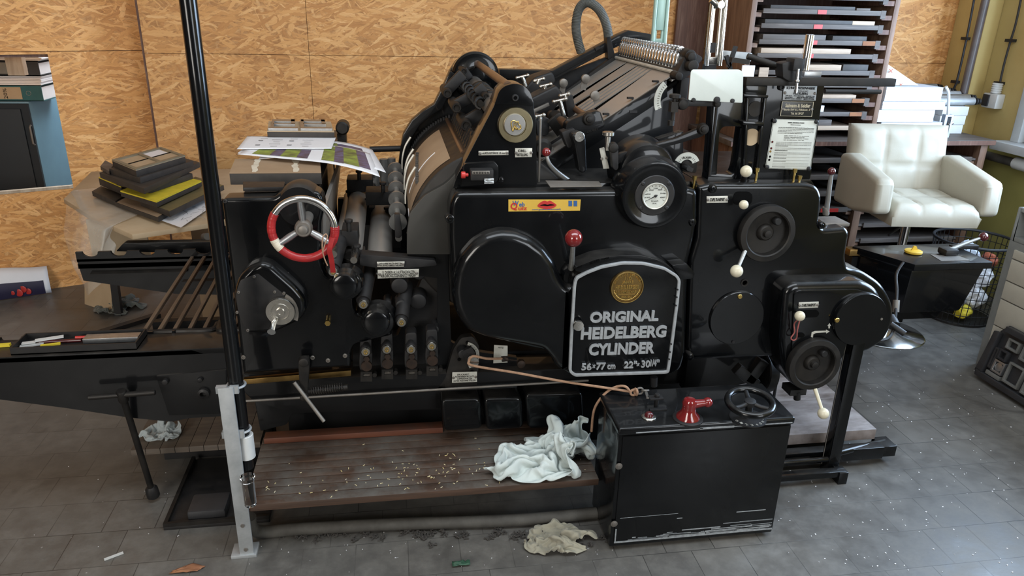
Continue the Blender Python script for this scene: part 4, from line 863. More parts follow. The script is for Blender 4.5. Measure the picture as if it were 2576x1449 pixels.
# --- suction head at the top of the feed table
sa, sb = V((.935,2.40,1.452)), V((.935,3.06,1.452)); m = MB(); m.box(.925,.975,2.38,3.08,1.425,1.445); m.cyl(sa+V((.03,-.02,.02)), sb+V((.03,.02,.02)), .010, seg=14); sh = B(m, 'suction_bar', 'dsteel', bev=.002)
for i in range(22):
    q = sa.lerp(sb, (i+.5)/22)+V((-.012,0,-.008)); m = MB(); m.lathe(q, (.15,0,1), [(.008,-.012),(.012,-.004),(.012,.030),(.009,.034),(.006,.036)], 14); m.torus(q+V((.012,0,.045)), (0,1,0), .010, .004, 14, 6); B(m, 'suction_nozzle', 'chrome', sh)
m = MB(); m.box(.94,.955,2.42,3.05,1.34,1.43); B(m, 'bright_back_plate', 'alu', sh)
for (px,py,r,Y) in ((1742,144,11,2.34),(1745,166,14,2.33),(1709,192,10,2.33),(1738,140,14,2.36)):
    m = MB(); boss(m, px, py, r, Y+.04, .045); B(m, 'head_pivot', 'iron')
m = MB(); m.prism(FP(fil([(1725,140,8),(1745,130,10),(1770,146,8),(1735,190,8),(1712,205,8),(1700,190,8)],6), 2.36), (0,.05,0)); m.prism(FP(fil([(1715,195),(1735,195),(1728,255),(1708,255)],3),2.38),(0,.04,0)); B(m, 'head_bracket', 'ironb', bev=.006)
m = MB(); m.prism(FP(fil([(1526,86,5),(1534,84,5),(1550,150,4),(1530,150,4)],4), 3.07), (0,.05,0)); B(m, 'far_head_bracket', 'ironb', bev=.005)
hp = crom([P(1531,92,Y=3.06),P(1523,55,Y=3.06),P(1505,22,Y=3.07),P(1478,6,Y=3.08),P(1457,22,Y=3.1),P(1449,60,Y=3.1),P(1452,95,Y=3.1),P(1462,132,Y=3.11)],22)
m = MB(); L = len(hp); m.tube(hp, .0165, 12); rr = MB(); hose = B(m, 'air_hose', 'rub')
m = MB()
for i in range(2, L-2, 2): m.torus(hp[i], hp[i+1]-hp[i-1], .0165, .0028, 14, 5)
B(m, 'hose_ribs', 'rub', hose)
# far-side cover strip
m = MB(); m.prism(FP([(1256,174),(1390,178),(1520,108),(1555,88),(1582,76),(1640,86),(1640,110),(1600,96),(1532,128),(1400,198),(1256,200)],3.1), (0,.06,0)); B(m, 'far_cover_rim', 'black2', bev=.006)
m = MB(); m.prism(FP([(1256,196),(1400,192),(1640,100),(1640,320),(1256,460)],3.13), (0,.02,0)); B(m, 'far_cover', 'ironb')
m = MB(); m.prism(FP([(1497,120),(1508,114),(1510,122),(1500,128)],3.09), (0,.03,0)); B(m, 'far_catch', 'ironb')
# pile-side standards: mint green and chromium slotted posts
def standard(x0t, x1t, yt, x0b, x1b, yb, Y, mt, nm):
    lo, ro = P(x0b,yb,Y=Y), P(x1b,yb,Y=Y); lt, rt = P(x0t,yt,Y=Y), P(x1t,yt,Y=Y)
    rt = lt+(rt-lt); up = (lt-lo); lt, rt = lt+up*.35, rt+(rt-ro)*.35
    g = lambda u, v: (lo*(1-u)+ro*u)*(1-v)+(lt*(1-u)+rt*u)*v
    ou_ = [g(0,0),g(1,0),g(1,1),g(0,1)]; inn_ = [g(.34,.10),g(.66,.10),g(.66,.93),g(.34,.93)]
    m = MB(); m.ring(ou_, inn_, (0,.012,0)); o = B(m, nm, mt, bev=.002)
    m = MB(); m.tube([g(.08,0)+V((0,-.004,0)), g(.08,1)+V((0,-.004,0))], .007, 10); m.tube([g(.92,0)+V((0,-.004,0)), g(.92,1)+V((0,-.004,0))], .007, 10); B(m, 'edge_bead', mt, o)
    return o, g
o, g = standard(1647,1683,0,1638,1674,112,2.85,'green','pile_standard')
m = MB(); q = g(.5,.52); m.box(q.x-.016,q.x+.016,q.y-.006,q.y+.012,q.z-.06,q.z+.09); B(m, 'slot_slider', 'green', o, bev=.004)
o, g = standard(1790,1828,0,1773,1813,165,2.5,'nickel','pile_standard')
m = MB(); c = P(1815,12,Y=2.47); m.cyl(c+V((0,.04,0)), c, .012, seg=18); m.cyl(c+V((-.03,.02,.015)), c+V((.0,.02,-.005)), .010, seg=14); B(m, 'wing_clamp', 'nickel', o)
m = MB(); c = P(1792,120,Y=2.5); m.box(c.x-.008,c.x+.010,c.y-.004,c.y+.014,c.z-.016,c.z+.016); m.box(c.x-.02,c.x+.02,c.y-.006,c.y+.02,c.z-.075,c.z-.055); B(m, 'slot_bolt', 'ironb', o)
# --- feeder side plate (upper right)
YU = 2.20
m = MB()
m.prism(FP(fil([(1870,196,3),(2076,205,4),(2038,452,6),(1848,452,6),(1868,318,10),(1866,300,4)],5), YU), (0,.05,0)); up = B(m, 'feeder_side_plate', 'black', bev=.006)
m = MB(); m.prism(FP(fil([(1795,258,3),(1872,252,3),(1872,318,3),(1820,318,14),(1810,330,6),(1803,440,3),(1782,440,3)],5), YU), (0,.05,0)); m.prism(FP(fil([(1782,436,3),(1845,440,12),(1852,420,6),(1866,320,4),(1880,320,3),(1868,460,3),(1778,460,3)],5), YU+.002), (0,.048,0)); B(m, 'plate_window_frame', 'black', up, bev=.006)
m = MB(); m.prism(FP([(1876,212),(1932,215),(1928,240),(1872,238)],YU-.012), (0,.02,0)); m.prism(FP([(1870,236),(1935,240),(1932,248),(1870,245)],YU-.03), (0,.04,0)); m.prism(FP([(1868,305),(1924,308),(1922,318),(1868,315)],YU-.03), (0,.04,0)); m.prism(FP([(1878,246),(1886,246),(1876,440),(1868,440)],YU-.014), (0,.02,0)); m.prism(FP([(1922,246),(1930,246),(1908,440),(1900,440)],YU-.014), (0,.02,0)); B(m, 'guide_ribs', 'black', up, bev=.004)
m = MB(); dial(m, 1890, 345, 20, YU-.001, [(1,-.002),(1,.001)], 36); B(m, 'torn_round_sticker', 'cardl', up)
m = MB(); dial(m, 1900, 274, 18, YU-.001, [(1,-.002),(1,.0012)], 30); B(m, 'worn_round_patch', 'iron', up)
m = MB(); dial(m, 1965, 219, 8, YU-.002, [(1,-.002),(1,.004),(.8,.008),(.5,.008),(.45,.002)], 22); B(m, 'socket_bolt', 'ironb', up)
pn = nameplate([(1972,215),(2056,217),(2052,253),(1969,252)], YU-.004, mt='zinc', rows=(('SCHNELLPRESSENFABRIK',.08,.95,.76,.93,.02),('AKTIENGESELLSCHAFT',.30,.74,.60,.69),('HEIDELBERG',.30,.74,.40,.56,.02),('TYPE 56x77     MASCHINEN-NR.     BAUJAHR 1960',.06,.95,.26,.33),('D.R.PATENTE            MADE IN WESTERN GERMANY',.06,.95,.16,.23),('BREVETS S.G.D.G. FRANCE     BREVETTI ITALIA',.06,.95,.06,.13)))
M['darkplate'] = mat('black_plate', (.012,.012,.011), None, .35); M['goldp'] = mat('pale_gold_print', (.52,.47,.34), (.46,.41,.3), .45)
pd = nameplate([(1967,255),(2048,256),(2043,294),(1962,292)], YU-.004, mt='darkplate', ink='goldp', rows=(('Salmann & Seidler',.12,.90,.60,.86,.03),('Berlin SW 61, Fidicinstr. 3',.10,.90,.36,.53,.02),('Tel. 66 39 27',.32,.72,.12,.28,.02)))
q = FP([(1967,255),(2048,256),(2043,294),(1962,292)], YU-.0045); c = sum(q, V((0,0,0)))/4; m = MB(); m.ring([c+(p-c)*.985 for p in q], [c+(p-c)*.95 for p in q], (0,.001,0)); B(m, 'gold_border', 'goldp', pd)
rows = [('ORIGINAL HEIDELBERGER ZYLINDER',.33,.70,.925,.945),('Schmieranweisung',.40,.62,.885,.903)]
txt = ['Vor der ersten Inbetriebnahme der Maschine sind alle Teile mit Oel zu versehen','und die Maschine mit der Hand einige Umdrehungen durchzudrehen Es ist darauf','zu achten dass alle Oelstellen und die Schmiernippel frei sind und taeglich','innerlich gereinigt werden Fuer die Schmierung darf nur ein gutes Oel','verwendet werden Wir empfehlen folgende Sorten']
for i, t in enumerate(txt): rows.append((t,.14,.94-(.25 if i == 4 else 0),.83-i*.028,.844-i*.028))
for i, t in enumerate(['SHELL VITREA OEL 33 oder gleichwertig','ESSO Maschinenoel 55','MOBIL OIL Vactra heavy','BP ENERGOL HP 20']): rows.append((t,.30,.85-.1*(i%2),.67-i*.028,.684-i*.028))
y = .54
for blk in (4,3,3,2,2,4):
    for i in range(blk): rows.append(('Oelstellen sind nach den Vorschriften zu schmieren und alle acht Stunden mit dem',.14,.93 if i < blk-1 else .42,y,y+.013)); y -= .026
    y -= .012
ip = nameplate([(1946,299),(2058,302),(2039,428),(1925,424)], YU-.005, mt='labelw', nm='instruction_plate', rows=rows, screws=False)
m = MB()
for (px,py) in ((1948,304),(2053,306),(2034,424),(1929,420)): dial(m, px, py, 5, YU-.005, [(1,-.001),(1,.004),(.6,.006)], 14)
B(m, 'plate_rivets', 'ironb', ip)
for (px,py,mt) in ((1943,357,'maroon'),(1940,373,'maroon'),(1938,381,'bronze'),(1937,394,'ink'),(1935,402,'ink')):
    m = MB(); dial(m, px, py, 2.6, YU-.0052, [(1,-.0002),(1,.0006)], 16); B(m, 'colour_dot', mt, ip)
m = MB(); q = FP([(1946,299),(2058,302),(2039,428),(1925,424)], YU-.0054); c = sum(q, V((0,0,0)))/4; m.ring([c+(p-c)*.985 for p in q], [c+(p-c)*.972 for p in q], (0,.001,0)); B(m, 'printed_border', 'ink', ip)
# white plate
m = MB(); m.prism(FP(fil([(1742,175,10),(1862,175,10),(1870,184,8),(1868,259,4),(1732,252,4),(1738,182,8)],8), 2.10), (0,.004,0)); wp = B(m, 'white_hand_guard', 'mica', bev=.001)
m = MB()
for (px,py,r) in ((1746,252,5),(1805,252,8),(1844,254,5)): boss(m, px, py, r, 2.106, .012)
B(m, 'guard_screws', 'ironb', wp)
# rails and rods to the right
m = MB(); a, b = P(1872,204,Y=2.17), P(2247,206,Y=2.17); b.z = a.z; m.bar(a, b, .03, .024); rail = B(m, 'pile_side_rail', 'iron', bev=.003)
a, b = P(2075,230,Y=2.24), P(2215,231,Y=2.24); m = MB(); m.cyl(a, b, .007, seg=14); B(m, 'lower_rail_rod', 'ironb', rail)
m = MB(); m.cyl(P(1880,141,Y=2.2), P(1975,172,Y=2.18), .009, seg=12); m.bar(P(1838,150,Y=2.2), P(1882,156,Y=2.2), .02, .014); B(m, 'feeler_rod', 'iron')
m = MB(); m.prism(FP(fil([(1968,160,4),(1980,156,6),(2014,154,4),(2020,166,4),(2018,200,4),(1992,208,4),(1970,196,4)],4), 2.14), (0,.05,0)); cl = B(m, 'rail_clamp', 'ironb', bev=.005)
m = MB(); m.box(*(lambda c: (c.x-.016,c.x+.016,c.y-.02,c.y+.03,c.z-.02,c.z+.016))(P(2001,160,Y=2.14))); B(m, 'clamp_cap', 'ironb', cl, bev=.004)
m = MB(); c = P(2005,204,Y=2.12); m.ball(c, .007, 14); m.cyl(c+V((-.003,0,.035)), c+V((.002,-.0,-.035)), .0045, seg=10); B(m, 'clamp_screw', 'chrome', cl)
m = MB(); m.cyl(P(2023,178,Y=2.18), P(2038,86,Y=2.18), 10*sc(2030,130,2.18), seg=24, bev=.002); B(m, 'polished_column', 'chrome')
m = MB(); a = P(2022,194,Y=2.2); b = P(2068,180,Y=2.2); m.box(a.x,b.x,a.y,a.y+.06,a.z,b.z); B(m, 'bright_block', 'alu', bev=.002)
for (x0,y0,x1,y1) in ((1851,116,1832,170),(1827,140,1838,175)):
    m = MB(); m.bar(P(x0,y0,Y=2.45), P(x1,y1,Y=2.45), .012, .012, (0,1,0)); B(m, 'side_guide_post', 'ironb')
m = MB(); m.bar(P(1815,138,Y=2.5), P(1888,144,Y=2.5), .02, .03); B(m, 'guide_crossbar', 'zinc', bev=.004)
# --- right side plate
YR = 2.14
m = MB()
rp = fil([(1757,470,6),(1790,462,8),(2030,462,14),(2060,470,18),(2069,495,8),(2062,562,8),(2072,578,6),(2130,573,12),(2139,586,12),(2128,650,14),(2134,676,10),(2172,683,14),(2222,716,24),(2250,768,24),(2248,812,20),(2226,858,20),(2182,886,12),(2132,894,6),(1950,898,6),(1740,906,8),(1728,880,4),(1734,660,3),(1752,600,6)],6)
m.dome(FP(rp, YR), .10, .016); rpl = B(m, 'right_side_plate', 'black', ang=55)
m = MB(); m.prism(FP(fil([(1843,500,10),(1850,482,8),(1885,482,8),(1894,492,8),(1890,515,10),(1848,516,8)],6), YR-.0015), (0,.01,0)); slot = B(m, 'slot', 'ink', rpl)  # raised black plate, its colour stands in for the dark opening
def knob(px, py, rp_, Y, mt, rod=None, rm='steel', rr=.0055, nm='ivory_ball_knob', par=press, rname='lever_rod'):
    c = P(px, py, Y=Y); m = MB(); m.ball(c, rp_*sc(px,py,Y), 24)
    if rod is None: return B(m, nm, mt, par)
    e = P(rod[0], rod[1], Y=rod[2]); mm = MB(); mm.tube([e, e*.5+c*.5, c], lambda t: rr*(1.15-.3*t), 12); r_ = B(mm, rname, rm, par)
    B(m, nm, mt, r_) if par is press else B(m, nm, mt, par); return r_
knob(1871,515,11,2.09,'ivory',(1868,505,2.16),'dsteel')
nameplate([(1778,494),(1831,493),(1831,510),(1778,511)], YR-.003, rows=(('STAPELTRANSPORT',.14,.86,.25,.75,.01),))
m = MB(); boss(m, 1795, 476, 10, YR+.02, .03); screw(m, 1795, 476, 5, YR-.01); B(m, 'plate_lug', 'black', rpl)
for (px,py) in ((1737,566),(2069,568),(1738,899)):
    m = MB(); boss(m, px, py, 9, YR+.02, .026); screw(m, px, py, 4.5, YR-.006); B(m, 'plate_lug', 'black', rpl)
def crankwheel(px, py, rp_, Y, k=.97, rodpx=None, ball=None, nm='crank_handwheel'):
    c = P(px,py,Y=Y); s = sc(px,py,Y)*rp_; m = MB()
    m.lathe(c, (0,-1,0), [(s*.94,-.03),(s,-.022),(s,-.002),(s*.98,.002),(s*.80,.004),(s*.76,.001),(s*.74,-.020),(s*.30,-.024),(s*.27,-.012),(s*.22,-.008),(s*.14,-.008),(s*.12,.003),(s*.07,.004)], 64); o = B(m, nm, 'iron')
    m = MB(); q = c+V((.35*s*.9,-.0,.42*s)); q.y += .018; m.lathe(q, (0,-1,0), [(.013,-.01),(.013,.014),(.010,.018)], 18); B(m, 'web_boss', 'ironb', o)
    if ball:
        e = P(rodpx[0],rodpx[1],Y=Y+.002); b = P(ball[0],ball[1],Y=Y-.05); m = MB(); m.tube([e, e.lerp(b,.5), b], lambda t: .007-.0015*t, 12); B(m, 'crank_rod', 'steel' if ball[3] == 's' else 'ivory', o)
        m = MB(); m.ball(b, ball[2]*sc(ball[0],ball[1],Y-.05), 24); B(m, 'ivory_ball_knob', 'ivory', o)
    return o
crankwheel(1932, 589, 69, YR-.03, rodpx=(1874,632), ball=(1853,682,15,'s'))
m = MB(); dial(m, 1873, 711, 9, YR-.001, [(1,-.002),(1,.003),(.7,.003),(.65,-.001)], 26); B(m, 'oil_hole_ring', 'iron', rpl)
m = MB(); c, s = dial(m, 1852, 799, 67, YR-.001, [(1,-.004),(1,.007),(.98,.009),(.02,.0095)], 64); cp = B(m, 'round_cover_plate', 'black')
m = MB(); dial(m, 1861, 746, 6, YR-.010, [(1,-.002),(1,.002),(.8,.004)], 18); B(m, 'brass_screw', 'brass', cp)
m = MB(); dial(m, 1844, 860, 3.5, YR-.010, [(1,-.002),(1,.004)], 10); B(m, 'stop_pin', 'ironb', cp)
# gearcase bottom right
YG = 2.05
m = MB()
gc = fil([(1972,738,12),(1984,722,10),(2002,713,8),(2176,710,18),(2210,728,20),(2228,770,22),(2224,822,20),(2195,852,14),(2160,866,10),(2132,868,4),(2122,905,12),(2098,950,16),(2060,982,16),(2022,988,14),(1992,968,14),(1972,927,12),(1962,860,8)],6)
m.dome(FP(gc, YG+.01), .12, .022); gcase = B(m, 'gearcase', 'black', ang=55)
m = MB(); m.prism(FP(fil([(1998,738,10),(2010,730,10),(2165,728,20),(2200,750),(2200,850,20),(2130,864,6),(2120,900,20),(2060,975,20),(2018,975,20),(1990,925,20)],10), YG+.004), (0,.01,0)); B(m, 'gearcase_panel', 'black', gcase, bev=.002)
m = MB(); dial(m, 2160, 801, 64, YG, [(1,-.012),(1,.010),(.98,.013),(.02,.0135)], 64); cp = B(m, 'round_cover_plate', 'black')
m = MB(); dial(m, 2105, 805, 6, YG-.012, [(1,-.002),(1,.003),(.8,.005)], 18); B(m, 'brass_screw', 'brass', cp)
m = MB(); dial(m, 2217, 802, 3, YG-.012, [(1,-.002),(1,.003)], 10); B(m, 'stop_pin', 'dsteel', cp)
nameplate([(2010,761),(2060,759),(2058,774),(2009,776)], YG, rows=(('STAPELTRANSPORT',.14,.86,.25,.75,.01),))
m = MB(); m.prism(FP(fil([(2014,782,4),(2056,780,8),(2062,788,8),(2056,798,8),(2016,800,4)],6), YG+.002), (0,.006,0)); m.prism(FP(fil([(2005,838,4),(2020,837,5),(2026,843,5),(2020,849,5),(2005,849,4)],5), YG+.002), (0,.006,0)); B(m, 'slots', 'ink', gcase)  # black plates painted as the dark inside of the slots
knob(2012,795,12,YG-.03,'ivory',(2016,790,YG+.01),'dsteel',nm='ivory_ball_knob')
m = MB(); m.tube(crom([P(x,y,Y=YG-.01-.02*(k in (0,6,7))) for k,(x,y) in enumerate(((2010,802),(1998,815),(1999,835),(1990,850),(1996,856),(2004,850),(2006,830),(2012,805)))],5,False), .0022, 6); M['redstr'] = mat('pink_red_string', (.42,.13,.11), (.32,.08,.07), .8); B(m, 'red_string_loop', 'redstr', gcase)
m = MB()
m.prism(FP([(2040,848),(2042,836),(2050,833),(2078,832),(2078,829),(2087,834),(2079,839),(2078,836),(2052,838),(2046,841),(2045,849)],YG+.003), (0,.002,0)); m.prism(FP([(2084,826),(2084,820),(2082,820),(2087,813),(2091,820),(2088,820),(2088,826)],YG+.003), (0,.002,0)); B(m, 'worn_arrow', 'label', gcase)
crankwheel(2050, 919, 64, YG-.02, rodpx=(2050,978), ball=(2071,1040,13,'i'))
m = MB(); m.cyl(P(2005,985,Y=2.1), P(2005,1004,Y=2.1), .012, seg=16); m.box(*(lambda c: (c.x-.03,c.x+.03,c.y-.01,c.y+.05,c.z-.012,c.z+.01))(P(2005,984,Y=2.1))); B(m, 'drain_plug', 'ironb', gcase)
# levers and oilers on top of the plate
knob(1877,431,14,2.15,'ivory',(1869,455,2.18),'iron',.008)
knob(2092,431,9,2.22,'maroon',(2078,540,2.24),'steel',.008,nm='maroon_ball_knob')
for (px,py) in ((1904,432),(1999,434),(1747,452),(2011,451)):
    c = P(px,py,Y=2.17); m = MB(); m.cyl(c+V((0,0,-.03)), c, .004, seg=10); m.cyl(c, c+V((0,0,.012)), .0065, .0075, seg=12); B(m, 'brass_oiler', 'brass')
m = MB(); m.cyl(P(2078,540,Y=2.24), P(2077,520,Y=2.24), .011, seg=14); m.box(*(lambda c: (c.x-.05,c.x+.06,c.y-.03,c.y+.06,c.z-.012,c.z+.0))(P(2085,556,Y=2.22))); B(m, 'lever_base', 'dsteel', bev=.003)
m = MB(); m.prism(FP(fil([(1760,458),(2040,452),(2050,468),(1760,472)],4), YR+.05), (0,.5,0)); B(m, 'plate_top', 'black', bev=.008)
# body behind the plates and gear train
m = MB(); m.box(.70,1.22,2.26,3.05,.55,1.06); B(m, 'feeder_body', 'black2', bev=.01)
m = MB(); m.prism(FP([(1730,900),(1930,895),(1925,960),(1720,985)],2.3), (0,.05,0)); m.bar(P(1852,925,Y=2.2), P(1900,965,Y=2.2), .04, .03, (0,1,0)); m.bar(P(1920,905,Y=2.2), P(1880,960,Y=2.2), .04, .03, (0,1,0)); B(m, 'under_brace', 'black2', bev=.004)
m = MB(); m.lathe(P(1925,935,Y=2.3), (-1,0,.1), [(.07,-.02),(.075,-.016),(.075,.016),(.07,.02)], 40); B(m, 'flywheel', 'ironb')
# pile lifting frame
m = MB(); a = P(2090,1180,Z=.03); px_ = a.x; py_ = a.y
m.box(px_-.022,px_+.022,py_-.012,py_+.035,.0,.62); post = B(m, 'lift_post', 'black', bev=.003)
m = MB(); m.cyl(V((px_-.035,py_+.01,.05)), V((px_-.035,py_+.01,.62)), .0015, seg=6); B(m, 'lift_wire', 'dsteel', post)
m = MB(); m.box(1.02,px_+.03,py_-.05,py_-.02,.028,.052); m.box(1.02,1.80,py_+.04,py_+.08,.03,.08); m.cyl(V((1.2,py_+.0,.075)), V((px_,py_+.0,.075)), .010, seg=12); m.cyl(V((px_,py_+.02,.078)), V((1.84,py_+.10,.065)), .012, seg=12); m.box(1.80,1.86,py_+.05,py_+.12,.03,.075); m.box(px_+.0,px_+.035,py_-.055,py_-.01,.0,.05); B(m, 'lift_foot_frame', 'black', post, bev=.002)
m = MB(); m.cyl(P(1955,950,Y=2.35), V((P(1955,950,Y=2.35).x,2.35,.16)), .006, seg=8); B(m, 'lift_chain_guard', 'ironb')
# pump box on its bracket
m = MB(); YX = 2.60
a0 = P(2300,676,Y=YX); b0 = P(2498,660,Y=YX); a1, b1 = V((a0.x-.03,YX+.26,a0.z)), V((b0.x,YX+.26,a0.z))
m.prism([V((a0.x,YX,a0.z-.012)),V((b0.x,YX,a0.z-.012)),V((b0.x,YX+.26,a0.z-.012)),V((a0.x-.12,YX+.26,a0.z-.012))], (0,0,.03)); top = B(m, 'pump_lid', 'cab', bev=.003)
zt = a0.z-.012; zb = P(2340,832,Y=YX).z
m = MB(); m.hexa([V((a0.x-.10,YX+.12,zb)),V((b0.x-.09,YX+.12,zb)),V((b0.x-.09,YX+.26,zb)),V((a0.x-.12,YX+.26,zb)),V((a0.x-.10,YX+.10,zt-.12)),V((b0.x-.05,YX+.10,zt-.12)),V((b0.x-.03,YX+.26,zt-.12)),V((a0.x-.12,YX+.26,zt-.12))])
m.hexa([V((a0.x+.0,YX+.02,zt-.20)),V((b0.x-.08,YX+.02,zt-.20)),V((b0.x-.06,YX+.25,zt-.20)),V((a0.x-.10,YX+.25,zt-.20)),V((a0.x+.0,YX+.01,zt)),V((b0.x-.02,YX+.01,zt)),V((b0.x-.02,YX+.25,zt)),V((a0.x-.10,YX+.25,zt))]); pump = B(m, 'pump_box', 'cab', bev=.012)
m = MB(); c = P(2297,636,Z=a0.z+.02); m.lathe(c, (0,0,1), [(.033,0),(.036,.003),(.036,.010),(.030,.013)], 36); m.prism([c+V((-.012,-.003,.012)),c+V((-.004,-.003,.032)),c+V((.008,-.003,.030)),c+V((.018,-.003,.012))], (0,.006,0)); M['ycap'] = mat('yellow_cap', (.55,.35,.03), (.42,.26,.025), .4); B(m, 'yellow_filler_cap', 'ycap', top)
a = P(2385,628,Z=a0.z+.04); b = P(2474,596,Z=a0.z+.09); m = MB(); m.box(a.x-.03,a.x+.035,a.y-.03,a.y+.03,a0.z+.018,a0.z+.048); hl = B(m, 'lever_boss', 'iron', bev=.012)
m = MB(); m.tube([a+V((.01,0,0)), a.lerp(b,.5), b], lambda t: .009-.003*t, 12); B(m, 'pump_lever', 'steel', hl)
m = MB(); m.ball(b, 10*sc(2474,596,b.y), 20); B(m, 'maroon_ball_knob', 'maroon', hl)
m = MB(); q = [P(x,y,Z=a0.z+.0185) for x, y in ((2340,640),(2415,645),(2440,655),(2368,657))]; m.prism(q, (0,0,.001)); B(m, 'lid_plate', 'dsteel', top)
m = MB(); c = P(2420,632,Z=a0.z+.019); m.box(c.x-.03,c.x+.10,c.y+.02,c.y+.05,c.z,c.z+.018); B(m, 'lid_catch', 'iron', top, bev=.006)
m = MB(); a = P(2130,632,Y=2.86); b = P(2300,628,Y=2.86); m.bar(a, b, .05, .03); br = B(m, 'pump_bracket', 'bronze', bev=.003)
m = MB(); m.box(a.x+.02,a.x+.34,2.84,2.9,a.z-.35,a.z-.02); B(m, 'bracket_web', 'black2', br)
m = MB(); m.tube(crom([P(2272,660,Y=2.58),P(2255,690,Y=2.55),P(2256,730,Y=2.5),P(2254,770,Y=2.45),P(2252,800,Y=2.4),P(2245,835,Y=2.36),P(2232,852,Y=2.3),P(2205,858,Y=2.28)],6), .006, 8); cb = B(m, 'pump_cable', 'iron')
m = MB(); m.cyl(P(2255,755,Y=2.46), P(2253,785,Y=2.44), .013, seg=14); B(m, 'cable_sleeve', 'dsteel', cb)
m = MB(); m.cyl(P(2250,820,Y=2.38), P(2240,800,Y=2.42), .022, seg=16); m.cyl(P(2240,815,Y=2.38), P(2276,840,Y=2.34), .012, seg=12); B(m, 'cable_gland', 'ironb', cb)
# segment control with its cord
m = MB(); m.prism(FP(fil([(1140,880),(1160,850,8),(1190,846,8),(1205,870,6),(1206,900,4),(1200,975,3),(1100,978,3),(1120,950)],6), 2.2), (0,.03,0)); sg = B(m, 'control_plate', 'iron', bev=.003)
sector(1168,895,30,38,-70,75,2.19,'label','control_scale',sg)
m = MB(); boss(m, 1165, 892, 13, 2.19, .03); m.bar(P(1165,892,Y=2.165), P(1190,880,Y=2.165), .03, .016, (0,1,0)); B(m, 'control_boss', 'ironb', sg)
m = MB(); dial(m, 1190, 909, 14, 2.14, [(1,-.01),(1,-.006),(.8,-.003),(.8,.001),(1,.004),(1,.007),(.3,.008)], 30); B(m, 'cord_pulley', 'nickel', sg)
for (px,py) in ((1176,862),(1155,905),(1188,935)):
    m = MB(); dial(m, px, py, 4, 2.195, [(1,-.004),(1,.0)], 14); B(m, 'plate_hole', 'ink', sg)  # black disc, its colour gives the dark of the hole
nameplate([(1138,937),(1200,935),(1200,961),(1137,963)], 2.19, rows=(('DRUCKABST.',.2,.7,.70,.84),('FARBHEBER RECHTS',.12,.88,.50,.64),('AUFTRAGWALZEN',.2,.8,.30,.44),('UNTER MASCHINE STELLEN',.06,.94,.10,.24)))
nameplate([(1243,868),(1277,870),(1277,912),(1241,914)], 2.22, rows=(('NOTIZ',.3,.7,.84,.92),), screws=False)
m = MB(); c0 = P(1262,903,Y=2.18); m.tube([c0+V((i*.0003,math.cos(i*.8)*.008,math.sin(i*.8)*.008)) for i in range(70)], .002, 5); m.cyl(c0, P(1310,908,Y=2.2), .002, seg=6); dial(m, 1311, 915, 10, 2.19, [(1,-.01),(1,.006),(.5,.01)], 20); B(m, 'spring_anchor', 'rust', sg)
# --- delivery bed of the press (left)
m = MB(); near = fil([(-260,915,0),(0,899,0),(381,884,0),(575,877,0),(600,950,0),(575,1046,4),(475,1052,6),(430,1061,10),(322,1050,10),(170,1027,10),(0,1005,0),(-260,985,0)],6)
zl = P(381,884,Y=2.2).z
m.prism([V((p.x,p.y,zl)) if p.z > zl-.07 else p for p in FP(near, 2.20)], (0,.03,0)); B(m, 'near_bed_rail', 'black2')
xa, xb = P(-200,905,Y=2.2).x, -.46
m = MB(); m.box(xa,xb,2.20,2.33,zl-.02,zl+.002); B(m, 'bed_ledge', 'black2', bev=.004)
def scallop(x0, x1, y, z0, z1, n, d=.008, nw=.030):
    m = MB(); st = (x1-x0)/n; pts = [V((x0,y,z0)), V((x1,y,z0)), V((x1,y,z1))]
    for i in range(n-1, -1, -1):
        cx_ = x0+st*(i+.5)
        for k in range(9): t = PI*k/8; pts.append(V((cx_+nw*math.cos(t), y, z1-nw*.75*math.sin(t))))
    pts.append(V((x0,y,z1))); m.prism(pts, (0,d,0)); return m
B(scallop(xa, P(440,840,Y=2.33).x, 2.33, zl-.05, P(300,838,Y=2.33).z, 9), 'scalloped_edge', 'black2')
yf = 3.02; xf0, xf1 = P(190,640,Y=yf).x, -.3
zf1, zf0 = P(300,632,Y=yf).z, P(200,712,Y=yf).z
m = scallop(xf0, xf1, yf, zf0+.09, zf1, 9, .012); m.prism([V((xf0,yf,zf0+.10)),V((xf0+.01,yf,zf0+.01)),V((xf0+.35,yf,zf0-.06)),V((xf1,yf,zf0-.1)),V((xf1,yf,zf0+.1))], (0,.03,0)); B(m, 'far_bed_rail', 'black2')
m = MB(); m.prism([P(225,690,Y=yf-.02),P(470,684,Y=yf-.02),P(472,675,Y=yf),P(232,680,Y=yf)], (0,.03,-.004)); B(m, 'far_rail_shelf', 'iron', bev=.001)
m = MB(); m.prism(FP(fil([(292,632,3),(310,612,6),(548,608,3),(560,640,3)],4), yf+.06), (0,.04,0)); m.box(xf0,xf1,yf,yf+.1,zf1-.07,zf1-.05); B(m, 'far_rail_cover', 'black2', bev=.004)
gx0 = P(365,830,Z=zl).x
for i in range(11):
    x = gx0+.047*i; m = MB(); m.bar(V((x,2.36,zl-.002)), V((x+.0,3.02,zl+.03)), .013, .014); B(m, 'delivery_stick', 'rod', bev=.003)
m = MB(); y0 = 2.345
m.tube(crom([V((gx0-.03,y0,zl)),V((gx0+.1,y0,zl)),V((gx0+.21,y0,zl)),V((gx0+.222,y0+.05,zl))],5), .010, 8); m.tube(crom([V((gx0+.232,y0+.06,zl)),V((gx0+.24,y0-.005,zl)),V((gx0+.27,y0-.01,zl)),V((xb,y0-.012,zl))],5), .013, 8); B(m, 'stick_frame', 'iron')
